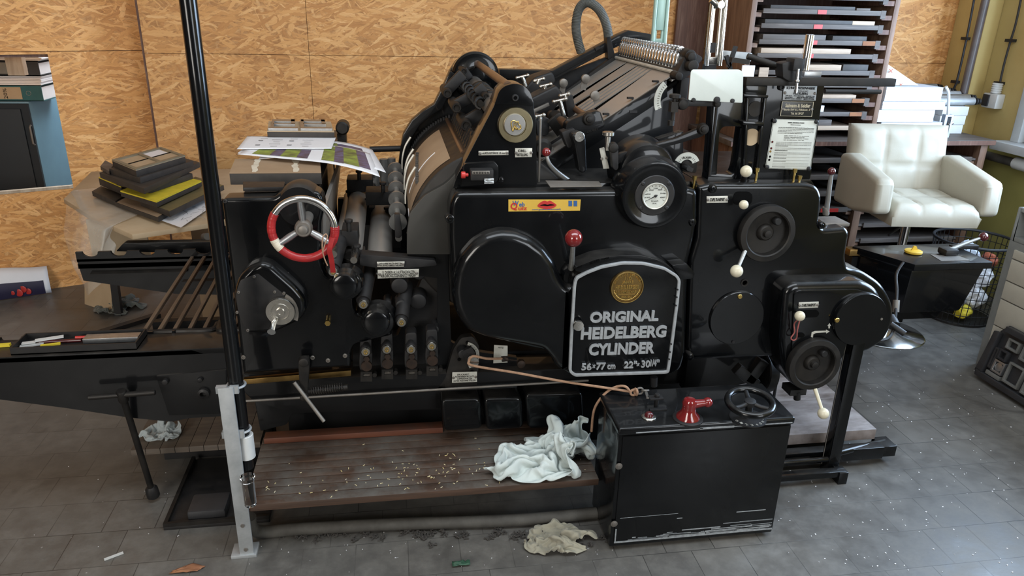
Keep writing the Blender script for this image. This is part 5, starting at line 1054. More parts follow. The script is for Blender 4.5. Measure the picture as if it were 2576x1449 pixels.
m = MB(); m.box(gx0-.02,xb,2.5,2.53,zl-.06,zl-.03); m.box(gx0-.02,xb,2.9,2.93,zl-.06,zl-.03); B(m, 'stick_bearers', 'ironb')
m = MB(); m.cyl(P(514,595,Y=2.9), P(522,595,Y=2.75), .013, seg=14); B(m, 'grey_stub', 'conduit')
m = MB(); q = P(553,530,Y=2.3); m.box(q.x-.008,q.x+.008,2.3,2.33,q.z-.03,q.z+.03)
for i in range(7): m.box(q.x-.013,q.x-.006,2.3,2.33,q.z-.026+.008*i,q.z-.022+.008*i)
B(m, 'toothed_rack', 'iron')
m = MB(); m.prism(FP(fil([(392,945),(570,930),(570,1040),(425,1045)],4),2.195), (0,.02,0)); pt = B(m, 'rail_side_panel', 'black2', bev=.002)
m = MB()
for (px,py,r) in ((414,963,8),(502,958,7)): boss(m, px, py, r, 2.196, .012)
B(m, 'panel_bolt', 'ironb', pt)
m = MB(); dial(m, 512,990,15,2.19,[(1,-.01),(1,.006),(.55,.010),(.5,-.004)],26); B(m, 'panel_eye', 'ironb', pt)
# ---------------------------------------------------------------- things on and around the left end
def slab(L, F, R, z, h, name, mt, label, cat, group=None, bev=.0015, body=None, k=None):
    """block resting level: its top's left, front and right corners are seen at photo points L, F, R at height z"""
    l, f_, r = P(*L, Z=z), P(*F, Z=z), P(*R, Z=z); b = l+r-f_
    m = MB(); m.prism([l,f_,r,b], (0,0,-h)); o = build(m, name, M[mt], bev=bev); tag(o, label, cat, group, k); return o, (l,f_,r,b)
def on(c, z, h, u0, u1, v0, v1, m):
    l, f_, r, b = c; g = lambda u, v: f_+(r-f_)*u+(l-f_)*v+V((0,0,z)); m.prism([g(u0,v0),g(u1,v0),g(u1,v1),g(u0,v1)], (0,0,h)); return m
def kid(m, name, mt, par, **k):
    o = build(m, name, M[mt], **k); o.parent = par
    o.matrix_parent_inverse = Matrix.Translation(-WL[par.name]) if par.name in WL and par.type == 'EMPTY' else Matrix.Identity(4)
    return o
def lone(m, name, mt, label, cat, group=None, kind=None, **k): return tag(build(m, name, M[mt], **k), label, cat, group, kind)
# tray of pens on the bed ledge
T = thing('pen_tray', 'long shallow black tray of pens and rulers lying on the press ledge', 'tray', (P(190,880,Y=2.22).x, 2.26, zl))
a, b = P(26,886,Y=2.212).x, P(343,872,Y=2.212).x; z0, z1 = zl+.002, zl+.026
kid(MB().box(a,b,2.212,2.32,z0,z0+.004), 'tray_base', 'ironb', T)
for q in ((a,b,2.212,2.216),(a,b,2.316,2.32),(a,a+.004,2.216,2.316),(b-.004,b,2.216,2.316)): kid(MB().box(*q,z0,z1), 'tray_wall', 'ironb', T)
zt = z0+.005
def strip(x0,y0,x1,y1,Z,w,h,mt,name,label,cat,group=None,rnd=False):
    p, q = P(x0,y0,Z=Z), P(x1,y1,Z=Z); p.z = q.z = Z
    for e in (p, q): e.y = min(2.308-w/2, max(2.222+w/2, e.y))
    m = MB()
    if rnd: m.cyl(p, q, w/2, seg=12)
    else: m.bar(p, q, w, h)
    return lone(m, name, mt, label, cat, group)
strip(50,872,110,864,zt+.003,.016,.004,'white','plastic_rule','white plastic rule, lowest of the three in the pen tray','ruler','white rules in the pen tray')
strip(55,864,90,860,zt+.009,.014,.004,'white','plastic_rule','short white plastic rule in the middle of the pen tray bundle','ruler','white rules in the pen tray')
strip(88,857,160,846,zt+.014,.014,.005,'white','plastic_rule','longest white plastic rule, uppermost in the pen tray','ruler','white rules in the pen tray')
strip(102,870,152,864,zt+.010,.008,.006,'yellow','pencil','yellow pencil lying across the front of the pen tray','pencil')
strip(100,861,205,856,zt+.004,.012,.010,'maroon','marker_pen','dark red marker pen under the bright red pen in the tray','pen',None,True)
strip(190,849,255,846,zt+.010,.009,.006,'stkr','marker_pen','bright red pen leaning on the grey block in the tray','pen',None,True)
m = MB(); p = P(212,862,Z=zt); m.box(p.x,p.x+.162,2.262,2.30,zt,zt+.016); lone(m, 'aluminium_furniture', 'alu', 'grey metal block filling the right end of the pen tray', 'metal block', bev=.001)
m = MB(); p = P(-6,874,Z=zl+.003); m.bar(V((p.x-.06,p.y,zl+.007)), V((P(25,868,Z=zl+.007).x,p.y+.008,zl+.007)), .014, .008); lone(m, 'pencil', 'yellow', 'yellow pencil stub on the ledge left of the pen tray', 'pencil')
# T-handled wrench leaning against the rail
a, b = P(308,995,Y=2.155), P(386,1246,Z=.02); d = (b-a).normalized()
T = thing('socket_wrench', 'long black T-handled socket wrench leaning on the black press rail', 'wrench', b)
m = MB(); m.cyl(a, b-d*.03, .010, seg=14); kid(m, 'shank', 'iron', T)
m = MB(); m.cyl(P(222,1000,Y=2.15), P(391,987,Y=2.15), .0085, seg=14, bev=.002); kid(m, 'cross_handle', 'iron', T)
m = MB(); m.lathe(b-d*.045, d, [(.012,0),(.020,.012),(.021,.045),(.014,.045),(.013,.03)], 20); kid(m, 'socket', 'ironb', T)
m = MB(); m.lathe(a-d*.02, d, [(.013,0),(.015,.004),(.015,.04),(.012,.045)], 18); kid(m, 'handle_collar', 'iron', T)
# black pole clamped to a zinc flat bar, with a white sleeve
T = thing('pole_stand', 'tall black steel pole bolted to a galvanised flat bar standing on the floor', 'pole', (-.495,1.95,0))
px0, py0 = -.471, 1.975
m = MB(); m.cyl(V((px0,py0,.30)), V((px0,py0,3.19)), .0205, seg=28); kid(m, 'pole_tube', 'black', T)
m = MB(); zt_ = P(580,975,Y=1.94).z; m.box(-.514,-.472,1.936,1.944,.0,zt_); m.box(-.54,-.464,1.93,1.99,0,.012); kid(m, 'flat_bar', 'zinc', T, bev=.002)
for zz in (zt_-.01, P(614,1090,Y=1.95).z):
    m = MB(); m.torus(V((px0,py0,zz)), (0,0,1), .0245, .004, 28, 8); m.box(px0-.05,px0-.02,1.944,1.96,zz-.010,zz+.010); m.box(px0-.012,px0+.012,1.942,1.952,zz-.012,zz+.012); kid(m, 'pipe_clamp', 'zinc', T)
m = MB(); m.cyl(V((px0+.006,py0,P(618,1150,Y=1.975).z)), V((px0+.006,py0,P(612,1092,Y=1.975).z)), .024, seg=24, bev=.002); kid(m, 'white_sleeve', 'white', T)
m = MB(); z_ = P(618,1150,Y=1.975).z; m.cyl(V((px0+.006,py0,z_-.03)), V((px0+.006,py0,z_)), .012, seg=16); kid(m, 'steel_tip', 'steel', T)
m = MB(); m.lathe(V((px0+.012,1.918,z_-.13)), (0,0,1), [(.016,0),(.018,.005),(.018,.085),(.022,.09),(.022,.10)], 24, True, False); kid(m, 'drip_cup', 'glass', T)
m = MB()
for zz in (.03,.12): m.cyl(V((-.494,1.936,zz)), V((-.494,1.932,zz)), .006, seg=12)
kid(m, 'anchor_bolt', 'dsteel', T)
# footboard in front of the press
T = thing('footboard', 'wide dark grooved wooden footboard strewn with paper bits before the press', 'footboard', (.08,2.12,0))
zb = .185
fl, fr_, bl, br_ = P(612,1272,Z=zb), P(1526,1205,Z=zb), P(668,1096,Z=zb), P(1470,1046,Z=zb)
Yb0 = bl.y-.01; xl_, xr_ = -.486, .620; yf_ = fl.y
m = MB(); n = 9; st_ = (Yb0-yf_)/n
for i in range(n): m.box(xl_,xr_,yf_+st_*i+.0012*(i>0),yf_+st_*(i+1)-.0012*(i<n-1),zb-.024,zb)
m.box(xl_+.002,xr_-.002,yf_+.004,Yb0-.004,zb-.022,zb-.003); kid(m, 'grooved_board', 'board', T, bev=.002)
a, b = P(668,1105,Z=zb), P(1112,1070,Z=zb)
m = MB(); m.box(a.x+.0,b.x,Yb0-.045,Yb0,zb,zb+.022); kid(m, 'back_batten', 'batten', T, bev=.003)
for x in (xl_+.08, .02, xr_-.03):
    m = MB(); m.box(x-.02,x+.02,yf_+.24,Yb0-.03,0.0,zb-.0245); kid(m, 'bearer', 'black2', T)
m = MB()
for i in range(120):
    u = random.gauss(.45,.2); v = abs(random.gauss(.30,.12)) if i < 95 else random.random()*.9
    x = xl_+(xr_-xl_)*min(.97,max(.05,u)); y = yf_+(Yb0-.05-yf_)*min(.9,max(.03,v)); a = random.random()*PI; l = random.uniform(.0018,.0048)
    d = V((math.cos(a),math.sin(a),0)); m.bar(V((x,y,zb+.001))-d*l, V((x,y,zb+.0015))+d*l, .0017, .001)
M['chipy'] = mat('yellow_paper_chip', (.75,.58,.18), (.72,.68,.55), .7, 0, 60)
lone(m, 'paper_chips', 'chipy', 'yellow and white paper chips scattered over the wooden footboard', 'paper chips', None, 'stuff')
# conduit on the floor under the footboard
m = MB(); pts = crom([P(628,1300,Y=1.98),P(632,1325,Y=1.99),P(660,1338,Z=.022),P(760,1330,Z=.022),P(1000,1318,Z=.022),P(1300,1308,Z=.022),P(1500,1290,Z=.022)],8); m.tube(pts, .020, 14); lone(m, 'conduit_pipe', 'conduit', 'dusty grey bent conduit pipe lying on the floor under the footboard', 'pipe')
m = MB(); pts = crom([P(1290,1262,Y=2.25),P(1360,1276,Y=2.2),P(1470,1285,Y=2.15)],20); m.tube(pts, .012, 10)
for i in range(0,len(pts)-1): m.torus(pts[i], pts[i+1]-pts[max(0,i-1)], .012, .003, 12, 5)
lone(m, 'corrugated_hose', 'rubber', 'black corrugated hose in the shadow below the footboard', 'hose')
# second footboard and drip plate on the left
T = thing('duckboard', 'small grey slatted duckboard below the delivery end of the press', 'footboard', (-.75,2.45,0))
zd = .15; a = P(328,1133,Z=zd); x1 = -.50
for i in range(9):
    x = a.x+.048*i; kid(MB().box(x,min(x1,x+.0468),a.y,a.y+.32,zd-.022,zd), 'slat', 'slat', T, bev=.002)
kid(MB().box(a.x+.05,x1,a.y+.16,a.y+.20,0,zd-.0225), 'bearer', 'ironb', T); kid(MB().box(a.x,x1,a.y+.25,a.y+.29,0,zd-.0225), 'bearer', 'ironb', T)
a = P(410,1322,Z=.02)
m = MB(); m.box(a.x,-.45,a.y,2.48,0,.012); dpl = lone(m, 'drip_plate', 'ironb', 'black oil drip plate lying on the floor beside the pole', 'drip plate', bev=.001)
kid(MB().box(a.x,-.45,a.y,a.y+.01,.012,.026), 'plate_rim', 'iron', dpl); kid(MB().box(a.x,a.x+.012,a.y+.01,2.48,.012,.026), 'plate_rim', 'iron', dpl)
m = MB(); q = P(540,1265,Z=.05); m.box(q.x-.08,q.x+.04,q.y-.04,q.y+.06,.012,.05); lone(m, 'foot_block', 'rubber', 'black block standing on the oil drip plate', 'block', bev=.01)
# rags
RAGS = {
 'a': (57, [-0.1513, -0.1604, 0.0055], [0.1912, 0.2214, 0.1248], [
164,164,160,161,166,173,164,164,157,149,149,152,146,135,126,120,120,115,118,120,114,108,100,95,87,81,78,76,86,97,100,97,99,102,110,120,136,130,128,124,121,117,115,115,119,118,119,120,
106,108,97,86,66,59,72,59,51,3,12,13,13,20,1,2,-3,-8,-9,-9,-9,-5,2,-1,-4,-12,-18,-21,-18,-7,-1,4,1,0,-7,-1,2,-5,-4,5,13,9,9,6,-1,-11,9,10,11,9,12,10,7,2,8,7,5,4,-6,-5,1,4,-5,-2,1,3,
14,12,14,17,-4,1,1,-9,-10,-11,-10,-10,-4,-2,7,3,-4,-8,-18,-20,-21,-20,-17,-13,-11,5,1,3,2,-3,2,9,11,3,6,7,1,-5,5,13,12,13,12,10,10,-2,-10,-11,-1,-6,-5,2,2,1,-11,-9,-6,9,8,13,4,1,2,-12,
-5,-3,-4,-6,-11,-9,-5,-4,-4,1,-1,-9,-17,-19,-14,-6,11,10,4,5,6,7,3,-3,4,5,10,11,12,1,-10,-15,-13,10,7,8,7,3,3,4,0,-7,-7,-6,-7,6,14,-4,-11,-7,-3,-10,-4,2,8,-7,0,-10,-4,-2,-9,-7,-5,-10,
-7,-4,1,2,3,-3,-6,1,3,0,8,4,5,2,2,8,-4,-10,4,7,3,-4,-6,-5,2,4,-11,2,5,4,0,2,-2,-6,-5,2,0,-6,-9,-8,-7,-7,-6,-8,-7,-3,-9,-5,12,0,8,2,2,0,-2,0,2,-5,-5,-9,-4,-1,6,0,-11,-9,-9,1,5,6,6,6,
6,9,-5,-15,-10,-6,-9,0,2,2,6,6,-1,-1,-1,-5,-11,-6,-6,0,-1,2,2,1,-1,-2,8,-3,-8,-10,-10,-11,-14,5,11,2,4,4,9,6,-8,-11,-12,-4,-10,-14,10,7,2,-2,-5,-4,6,12,0,0,-4,-9,-2,9,5,1,1,7,5,3,-3,
-1,-1,-10,-16,-15,-4,-5,-4,-3,9,6,1,-4,-9,-8,0,-4,0,9,5,3,-2,2,3,11,11,5,1,-4,-8,-8,-11,-10,-16,-16,9,6,2,1,0,4,3,-5,-6,13,16,15,2,-3,-4,5,6,3,7,10,5,2,-6,-1,2,-1,-5,-4,-1,-1,1,1,2,
2,-1,2,7,7,5,2,15,17,-4,2,9,6,9,9,8,5,4,4,1,0,-5,-10,-2,-5,-2,1,0,11,10,7,-4,0,2,4,3,8,10,4,1,3,5,3,1,7,7,-5,-15,-8,-6,-7,-11,-5,-4,-1,0,0,-1,0,3,0,-3,11,11,-2,7,17,15,11,6,6,4,8,7,
5,5,4,2,2,4,0,-1,-4,-7,9,11,11,11,5,5,-3,-6,1,5,4,7,4,6,5,1,7,8,3,-4,-12,-24,-25,-19,-14,-7,-8,-7,-10,0,4,6,6,6,7,-4,14,-8,-14,-12,4,8,3,5,5,8,8,10,10,8,6,5,4,12,2,-10,6,15,12,12,8,
5,7,-5,-7,-6,3,3,1,8,6,5,8,8,1,-3,-7,-11,-18,-17,-19,-20,-17,-6,-5,-10,-11,-4,-1,-4,-3,-2,-5,-15,5,6,6,-4,4,2,-2,10,0,11,11,12,11,11,9,10,15,17,20,19,20,15,6,-3,11,8,-3,-5,-8,-9,-2,
-2,-3,-3,0,0,-5,-4,-9,-10,-12,-3,-7,-9,-12,-14,-18,-16,-13,-9,-7,-6,-4,-3,-3,-2,-6,-7,4,5,5,0,7,8,10,14,6,14,14,15,16,16,14,1,-5,-3,3,4,-7,-12,-3,-1,3,11,4,1,-4,-7,4,-8,-5,-11,-13,-13,
-15,-11,-9,0,0,-2,-5,-12,-19,-22,-23,-19,-16,-6,2,5,-1,-2,0,1,1,-3,3,5,2,6,8,5,8,13,15,16,15,13,12,13,10,8,12,5,-5,1,4,3,-1,-8,13,19,18,5,2,2,9,-11,-13,-9,-14,-8,-8,-4,8,-4,-3,-2,1,
-8,-16,-20,-21,-23,-21,-13,-4,8,6,3,-1,11,6,4,6,3,1,2,3,5,2,-1,11,10,9,10,7,11,6,4,7,3,11,9,9,7,5,-3,7,14,24,13,7,2,6,3,-12,-13,-16,2,12,2,7,10,7,1,-4,-8,-13,-21,-16,-21,-16,-13,-6,
8,7,0,1,9,6,7,9,1,-2,0,1,3,1,3,5,6,5,5,6,7,0,-2,4,3,7,2,3,7,9,9,14,19,20,9,7,8,-1,1,1,-3,-3,5,9,10,10,12,7,3,2,6,0,-18,-15,-18,-13,-9,-2,8,8,7,-2,1,6,8,7,12,8,6,5,7,-7,-4,-1,1,1,-2,
4,0,-2,-2,-3,0,7,-1,4,9,13,13,11,14,13,16,6,6,7,7,6,-7,-6,-8,4,4,8,10,8,5,0,6,5,-11,-17,-16,-12,-9,2,5,12,14,10,-4,-2,9,-2,-6,-3,-1,-7,-7,-5,-5,-5,-2,0,-1,0,-4,-3,0,2,-8,2,-3,-1,6,9,
15,19,18,7,4,7,-4,3,8,3,-10,-2,-2,-1,4,8,13,11,7,-5,6,4,-2,-13,-14,-9,-10,5,14,13,8,13,13,-16,-5,-4,-7,3,3,0,-7,-6,2,3,4,4,10,8,7,2,-7,-6,-9,-7,-1,-6,-3,-12,-7,2,8,6,4,2,6,5,4,3,-7,
-4,1,-3,3,7,8,6,3,2,6,-1,-7,-12,-10,-13,-9,9,8,9,12,-12,-8,-10,-1,4,-7,1,1,2,-1,-5,-1,3,5,9,10,6,8,-1,1,9,12,-5,-2,-14,-9,-7,-13,2,10,5,5,4,3,1,5,0,-8,-1,0,0,4,8,9,9,-4,6,11,8,-13,-17,
-3,-8,6,9,8,-8,0,0,-5,-9,-3,4,-4,1,0,2,-1,0,5,6,6,8,4,1,10,7,0,3,-4,-9,-8,-1,-13,-10,-8,-3,7,12,-3,3,3,1,0,-5,-10,-7,-4,2,6,11,14,4,6,18,23,23,-16,-24,-8,4,5,1,1,-3,3,3,-2,-6,-5,-3,
0,-1,-2,-1,10,7,11,2,14,14,15,14,12,-1,-11,4,-9,0,-7,3,-4,-5,-7,8,3,12,1,5,0,2,0,-6,-8,-7,-7,3,2,11,15,0,-13,-6,6,22,-3,-20,-7,0,-1,1,-2,-3,-2,3,-2,-8,-2,-5,-4,6,9,-3,11,8,6,-5,2,5,
3,9,5,-7,-11,-2,-6,-9,-8,2,-10,-7,-3,6,2,1,-2,-7,3,-1,-2,-6,-4,-3,-8,1,7,9,18,20,13,12,6,13,0,3,-13,-12,-8,4,0,3,7,6,11,11,10,13,6,7,11,-6,-6,-4,-13,-16,-9,-6,-5,-5,-1,0,-12,-12,-3,
-5,-4,-13,4,-4,11,14,13,7,7,7,6,-3,9,3,5,6,3,-4,11,7,7,7,-1,6,4,7,10,7,3,3,-3,2,2,7,13,11,9,8,12,13,13,10,11,14,17,17,6,-8,-6,-7,-6,3,-9,0,-10,-10,-11,-10,2,-9,-7,-5,6,11,13,9,-3,3,
0,7,12,7,11,5,-2,4,-4,-4,-3,-3,6,8,7,2,5,6,1,6,6,8,4,1,7,10,13,10,7,8,3,14,15,15,17,18,14,10,6,7,-7,-5,-9,-3,-11,-6,-12,-11,-2,-12,-12,-10,-1,5,5,6,-5,4,5,7,11,6,11,17,3,14,12,8,18,
6,7,9,-8,0,3,5,0,0,5,1,13,10,0,-4,-2,8,7,12,-2,-7,-10,-6,3,9,11,8,7,9,10,5,-6,-8,-8,-6,-3,-8,-2,-4,-17,-12,-7,0,-8,-3,4,-1,8,11,11,13,10,16,7,11,16,5,9,10,12,0,-8,-7,5,6,9,2,10,-6,-12,
7,8,6,-3,-9,0,6,5,2,-1,-4,-3,-9,-2,-5,10,13,14,13,6,-10,-5,-9,-10,-5,0,-2,-14,-16,-12,-2,7,12,4,3,4,11,7,7,12,13,3,1,14,12,11,11,7,2,-3,-1,2,-2,1,-4,-1,2,-9,-2,-6,-7,-2,-12,-13,-8,5,
1,-2,-6,5,-4,12,3,1,0,12,13,9,1,0,-1,-7,-8,10,9,9,9,12,13,9,14,-1,-1,-1,5,6,-4,9,15,7,5,8,3,7,-2,2,2,-6,-5,0,-1,-5,3,2,1,-4,-5,-10,-10,-7,-6,2,-7,9,8,10,-1,15,14,14,14,14,2,4,13,11,
13,11,8,2,5,11,9,9,7,12,12,11,12,5,0,1,5,7,-4,0,11,-2,0,4,-5,2,-2,4,-1,-4,2,1,8,-4,4,4,0,-4,-1,7,6,-1,-2,11,12,13,6,16,11,-2,4,10,16,15,12,12,11,6,11,13,9,-1,11,9,8,11,11,12,7,12,14,
13,11,13,11,9,7,9,10,4,5,4,-5,3,-3,4,6,-4,5,-3,7,-4,3,4,5,3,-5,-3,8,12,12,2,7,11,11,1,15,9,8,11,10,8,11,10,13,15,15,10,12,1,8,13,14,10,10,6,13,16,11,14,14,15,13,11,5,11,8,7,8,8,0,6,
0,4,5,0,-1,1,7,6,-1,6,4,14,17,16,7,-1,12,12,9,9,12,9,4,10,7,5,6,11,12,0,0,6,12,7,8,13,14,13,12,9,8,10,-1,11,7,7,18,16,12,12,13,14,13,11,14,15,11,11,3,2,-4,12,8,11,-2,-1,-4,0,1,11,14,
13,16,7,8,9,1,5,1,6,4,4,4,5,2,11,14,4,-1,6,10,6,5,2,5,11,1,10,2,2,-6,-4,0,5,12,12,12,12,13,13,16,8,9,5,5,4,7,8,7,10,-2,-3,-4,6,7,8,5,10,13,6,10,10,11,9,6,8,5,0,3,6,7,5,5,14,11,7,1,-1,
9,2,9,10,6,5,11,7,7,3,4,5,2,6,12,11,6,12,15,16,5,13,14,12,6,1,-1,-17,-21,-9,-9,-7,0,11,7,5,2,4,12,9,2,8,8,7,7,9,5,-5,2,9,12,0,3,6,6,9,8,7,9,9,3,-2,7,9,11,10,13,13,9,5,9,13,7,12,14,14,
16,13,-2,-9,-18,-13,-4,-5,12,8,-2,-2,7,4,8,12,11,12,9,4,-1,7,3,2,0,9,11,10,8,8,9,0,5,2,6,3,4,12,4,9,-5,1,-4,9,4,-7,2,11,18,17,11,9,3,12,13,10,13,14,-6,-6,-8,-3,2,-2,7,4,8,6,7,13,8,8,
8,9,8,10,7,10,-1,1,-3,5,-7,3,-3,7,11,8,6,5,10,5,7,5,5,11,4,5,-3,10,5,-5,1,2,1,5,13,16,8,11,4,2,6,11,10,-11,-9,-4,10,10,12,16,12,11,11,10,7,10,7,8,8,7,8,7,-1,6,-4,-2,-2,0,-5,11,5,8,7,
5,16,1,5,6,3,-6,2,8,6,8,10,8,7,10,9,7,0,6,12,16,8,11,11,9,7,13,-7,6,6,11,9,12,7,11,10,9,12,13,13,9,4,2,2,3,4,1,2,1,2,0,9,10,8,9,10,6,10,-4,9,6,11,14,4,-6,6,10,8,2,5,8,13,17,12,9,-1,
6,6,10,12,14,14,12,7,-9,-17,-1,-4,13,10,10,8,8,11,4,8,13,16,10,2,3,-4,1,5,-4,4,3,7,3,4,9,10,2,8,5,14,2,9,-1,-2,18,8,-3,13,11,10,10,14,11,13,20,13,10,-3,-3,-6,-13,-16,-5,5,9,22,19,18,
15,7,11,11,8,10,0,8,15,4,4,9,9,9,8,-3,-2,5,6,6,3,7,8,3,5,1,3,8,-1,8,5,8,11,11,13,6,1,15,10,10,11,11,2,-1,11,7,1,-3,-1,7,5,-9,-5,8,9,13,15,13,9,7,12,7,-1,1,13,7,7,8,10,10,4,-3,1,-2,-7,
0,5,7,3,5,7,7,7,7,3,8,3,8,12,13,13,16,15,7,6,11,7,9,10,10,6,-3,6,7,8,6,5,8,9,-2,1,4,13,9,11,12,12,6,3,3,3,3,-5,10,7,0,1,-8,-3,-2,1,-2,-7,1,6,9,5,6,8,9,8,7,7,14,4,9,10,3,14,10,9,2,6,
-3,-6,2,7,10,6,-4,-4,-1,9,12,12,11,6,-4,11,16,15,10,3,-8,3,6,-4,7,-8,4,4,6,2,-4,-1,-1,0,-2,3,-3,-10,-6,0,7,6,6,9,7,13,5,1,13,11,11,9,5,14,10,10,6,12,6,-7,-10,-10,6,8,6,2,4,-2,8,7,14,
10,18,5,-7,-16,-10,-2,-15,-14,11,4,0,1,-5,2,3,4,0,0,4,5,6,7,3,-6,2,-7,-4,1,8,10,5,16,17,10,13,15,15,9,4,4,-8,-4,2,8,8,2,4,-10,-7,8,14,3,11,1,8,11,11,-7,-15,-20,-17,-22,-24,-11,3,-4,
-1,1,0,7,2,3,4,8,5,3,4,7,8,10,3,0,-4,-6,-5,-1,7,11,7,9,8,10,11,15,14,11,8,7,6,4,3,7,7,-6,-1,2,4,3,14,12,11,5,2,9,-11,-16,9,9,9,3,-10,-21,-17,-5,15,13,9,5,3,2,6,8,5,11,9,8,8,13,-2,12,
6,7,3,3,11,16,16,20,20,17,16,15,12,10,10,-1,-7,-7,-4,1,7,3,2,-4,3,5,9,6,9,8,8,-13,13,5,0,13,18,19,15,20,22,18,17,13,11,11,8,5,5,4,0,6,13,15,14,20,13,23,22,23,21,20,20,22,18,18,20,16,
11,6,0,2,-4,-2,0,2,-3,8,12,8,5,3,0,-1,8,10,10,9,5,3,-8,13,11,13,15,21,14,19,21,17,12,8,6,7,2,4,4,2,-5,-6,-1,18,20,27,28,28,25,24,26,27,21,31,25,19,16,12,8,3,-3,0,0,-1,0,9,3,0,11,9,8,
7,7,7,8,10,8,-9,-4,10,10,9,7,15,18,22,18,9,7,10,3,4,8,8,2,3,4,9,16,12,4,17,24,22,26,23,22,19,22,23,18,17,17,6,1,5,5,6,2,3,8,8,16,13,15,1,8,7,7,6,8,7,5,6,3,-3,6,7,8,9,10,12,15,9,15,12,
10,8,6,6,2,2,3,4,9,11,20,22,12,14,21,17,26,25,19,16,19,14,7,4,5,1,3,7,11,11,12,5,10,9,15,12,9,6,8,-1,5,7,8,9,8,14,9,6,3,4,6,7,9,3,10,6,8,3,9,6,1,4,9,7,15,21,20,17,17,18,14,12,10,14,
20,25,17,16,8,4,-5,-3,1,2,6,11,17,-4,0,-2,-6,-2,-5,-2,-1,3,7,0,4,8,7,8,11,10,5,9,1,8,7,7,8,0,3,2,6,8,11,6,11,4,9,11,6,10,15,-2,3,2,11,10,13,14,13,13,3,2,-4,-10,-14,3,-1,6,8,7,17,0,-1,
0,1,6,7,5,2,12,10,5,9,8,3,16,17,19,18,20,15,12,11,8,5,-3,-5,-5,-1,3,8,6,10,12,6,4,-2,-1,9,9,-3,-9,2,3,0,0,0,-2,-5,-5,-4,-6,-6,0,-3,-1,13,15,19,0,5,3,8,8,5,8,5,5,3,4,9,6,14,21,23,26,
27,23,15,9,8,7,10,9,13,8,9,11,13,-1,10,15,17,17,4,6,1,5,-10,-9,-9,-14,-15,-10,-4,-5,-8,-7,1,-12,-4,5,3,11,14,14,13,-9,-6,1,10,9,9,5,5,7,0,1,10,13,16,21,22,27,22,17,10,7,6,8,7,7,13,13,
13,6,14,10,10,11,8,6,0,-5,2,3,-1,-13,-11,-10,-15,-17,-11,-1,1,-5,0,-6,3,9,0,6,8,13,13,1,-1,4,10,8,9,8,7,10,9,0,0,1,9,14,21,35,35,17,7,14,12,12,18,22,24,27,29,32,39,43,43,45,51,62,73,
85,97,110,116,120,127,137,150,160,156,150,150,150,157,167,173,176,170,171,176,169,176,184,186,180,177,181,180,170,174,190,204,14,6,-1,2,3,-9,-9,-9,-3,-4,1,3,6,9,10,8,-2,-1,0,2,9,12,
13,10,7,3,3,2,6,6,4,2,1,4,7,9,0,2,2,3,5,-5,-6,-8,-5,2,3,3,10,2,1,4,-2,4,-5,-6,0,4,7,0,2,-6,1,-14,-5,0,-3,4,8,7,6,8,1,-1,1,-3,-2,-1,-8,-10,-6,-2,1,0,1,4,7,7,9,6,-12,-8,2,12,9,7,0,-3,
-4,0,2,3,9,5,3,6,5,1,4,8,9,0,-2,-3,10,8,8,-7,-6,-3,8,8,8,7,7,6,4,5,5,7,6,3,1,0,-2,6,8,3,2,1,2,0,2,6,7,4,1,-3,-2,0,6,12,7,8,1,6,9,11,8,10,13,13,-1,4,3,-8,8,5,16,7,2,10,5,10,10,5,-12,
8,15,14,11,1,4,1,-1,1,4,2,7,7,6,6,3,3,4,3,5,3,1,-2,-1,5,4,4,2,7,8,3,7,2,-2,5,11,14,14,13,-2,-12,-19,-17,0,7,4,-13,2,7,2,0,5,7,10,10,11,2,-13,6,7,7,5,3,4,2,-7,-1,-2,5,7,5,3,4,5,6,7,3,
-2,-1,-1,-7,-9,-4,1,13,7,3,5,4,5,1,-1,1,5,6,6,9,2,-1,3,1,-2,10,3,-13,-16,-2,-3,5,8,-3,3,7,11,9,-4,5,9,1,1,4,4,5,-11,9,-1,3,6,5,7,7,7,1,0,3,1,-6,-2,-6,-10,-9,-1,1,0,1,2,6,3,7,-1,-3,-1,
0,5,4,6,3,3,10,5,6,6,-1,-6,-6,7,9,11,13,13,9,7,4,1,-5,7,-4,-11,-14,-10,7,3,9,7,4,7,8,9,8,6,6,9,6,4,0,-10,-7,-8,-7,-6,-3,-2,-8,-2,7,2,9,5,-2,-1,2,10,7,4,-3,5,-5,0,-1,2,-3,-6,-10,1,14,
14,10,11,7,6,0,2,3,8,9,10,11,6,11,6,6,7,9,-2,4,6,11,10,3,-1,-2,1,-1,-8,-4,-5,-5,-5,-5,-2,-2,-5,-2,-5,-2,2,0,-1,4,7,6,4,-1,-4,-1,7,13,7,3,-2,-6,-2,5,7,6,8,5,7,9,5,6,7,8,7,9,5,5,5,2,6,
4,0,-1,1,1,3,-4,-2,1,6,-1,-4,-2,1,0,-1,-1,-1,-6,-12,-5,-3,-3,-7,-3,-4,2,1,7,0,2,7,15,17,19,12,11,6,-6,-9,3,9,7,7,2,3,1,2,2,1,0,-1,5,7,9,14,-2,0,-1,-2,-6,-6,-3,4,5,-1,4,4,-1,-2,-3,-1,
2,-1,0,5,3,-5,-7,-6,-1,-3,3,-7,3,5,9,15,12,-4,-16,-16,-9,-4,0,-1,1,-8,10,6,5,8,-6,1,-1,-3,1,-2,-1,0,0,1,0,2,4,1,-2,-2,-1,-5,2,5,6,6,6,-1,-1,-3,-3,-3,2,5,7,7,-3,-10,-10,-10,-8,-6,2,2,
4,-1,-1,-7,-4,11,8,3,-5,-7,3,-8,-7,-5,2,8,2,9,-5,-2,-2,-1,0,-1,-6,-7,-10,-10,-8,-5,-7,-4,-4,-4,-1,3,1,2,-3,4,5,-3,1,0,-1,-2,-2,-6,5,3,0,-8,-12,-12,-17,-11,-6,-8,-8,-6,-4,2,-3,5,5,-7,
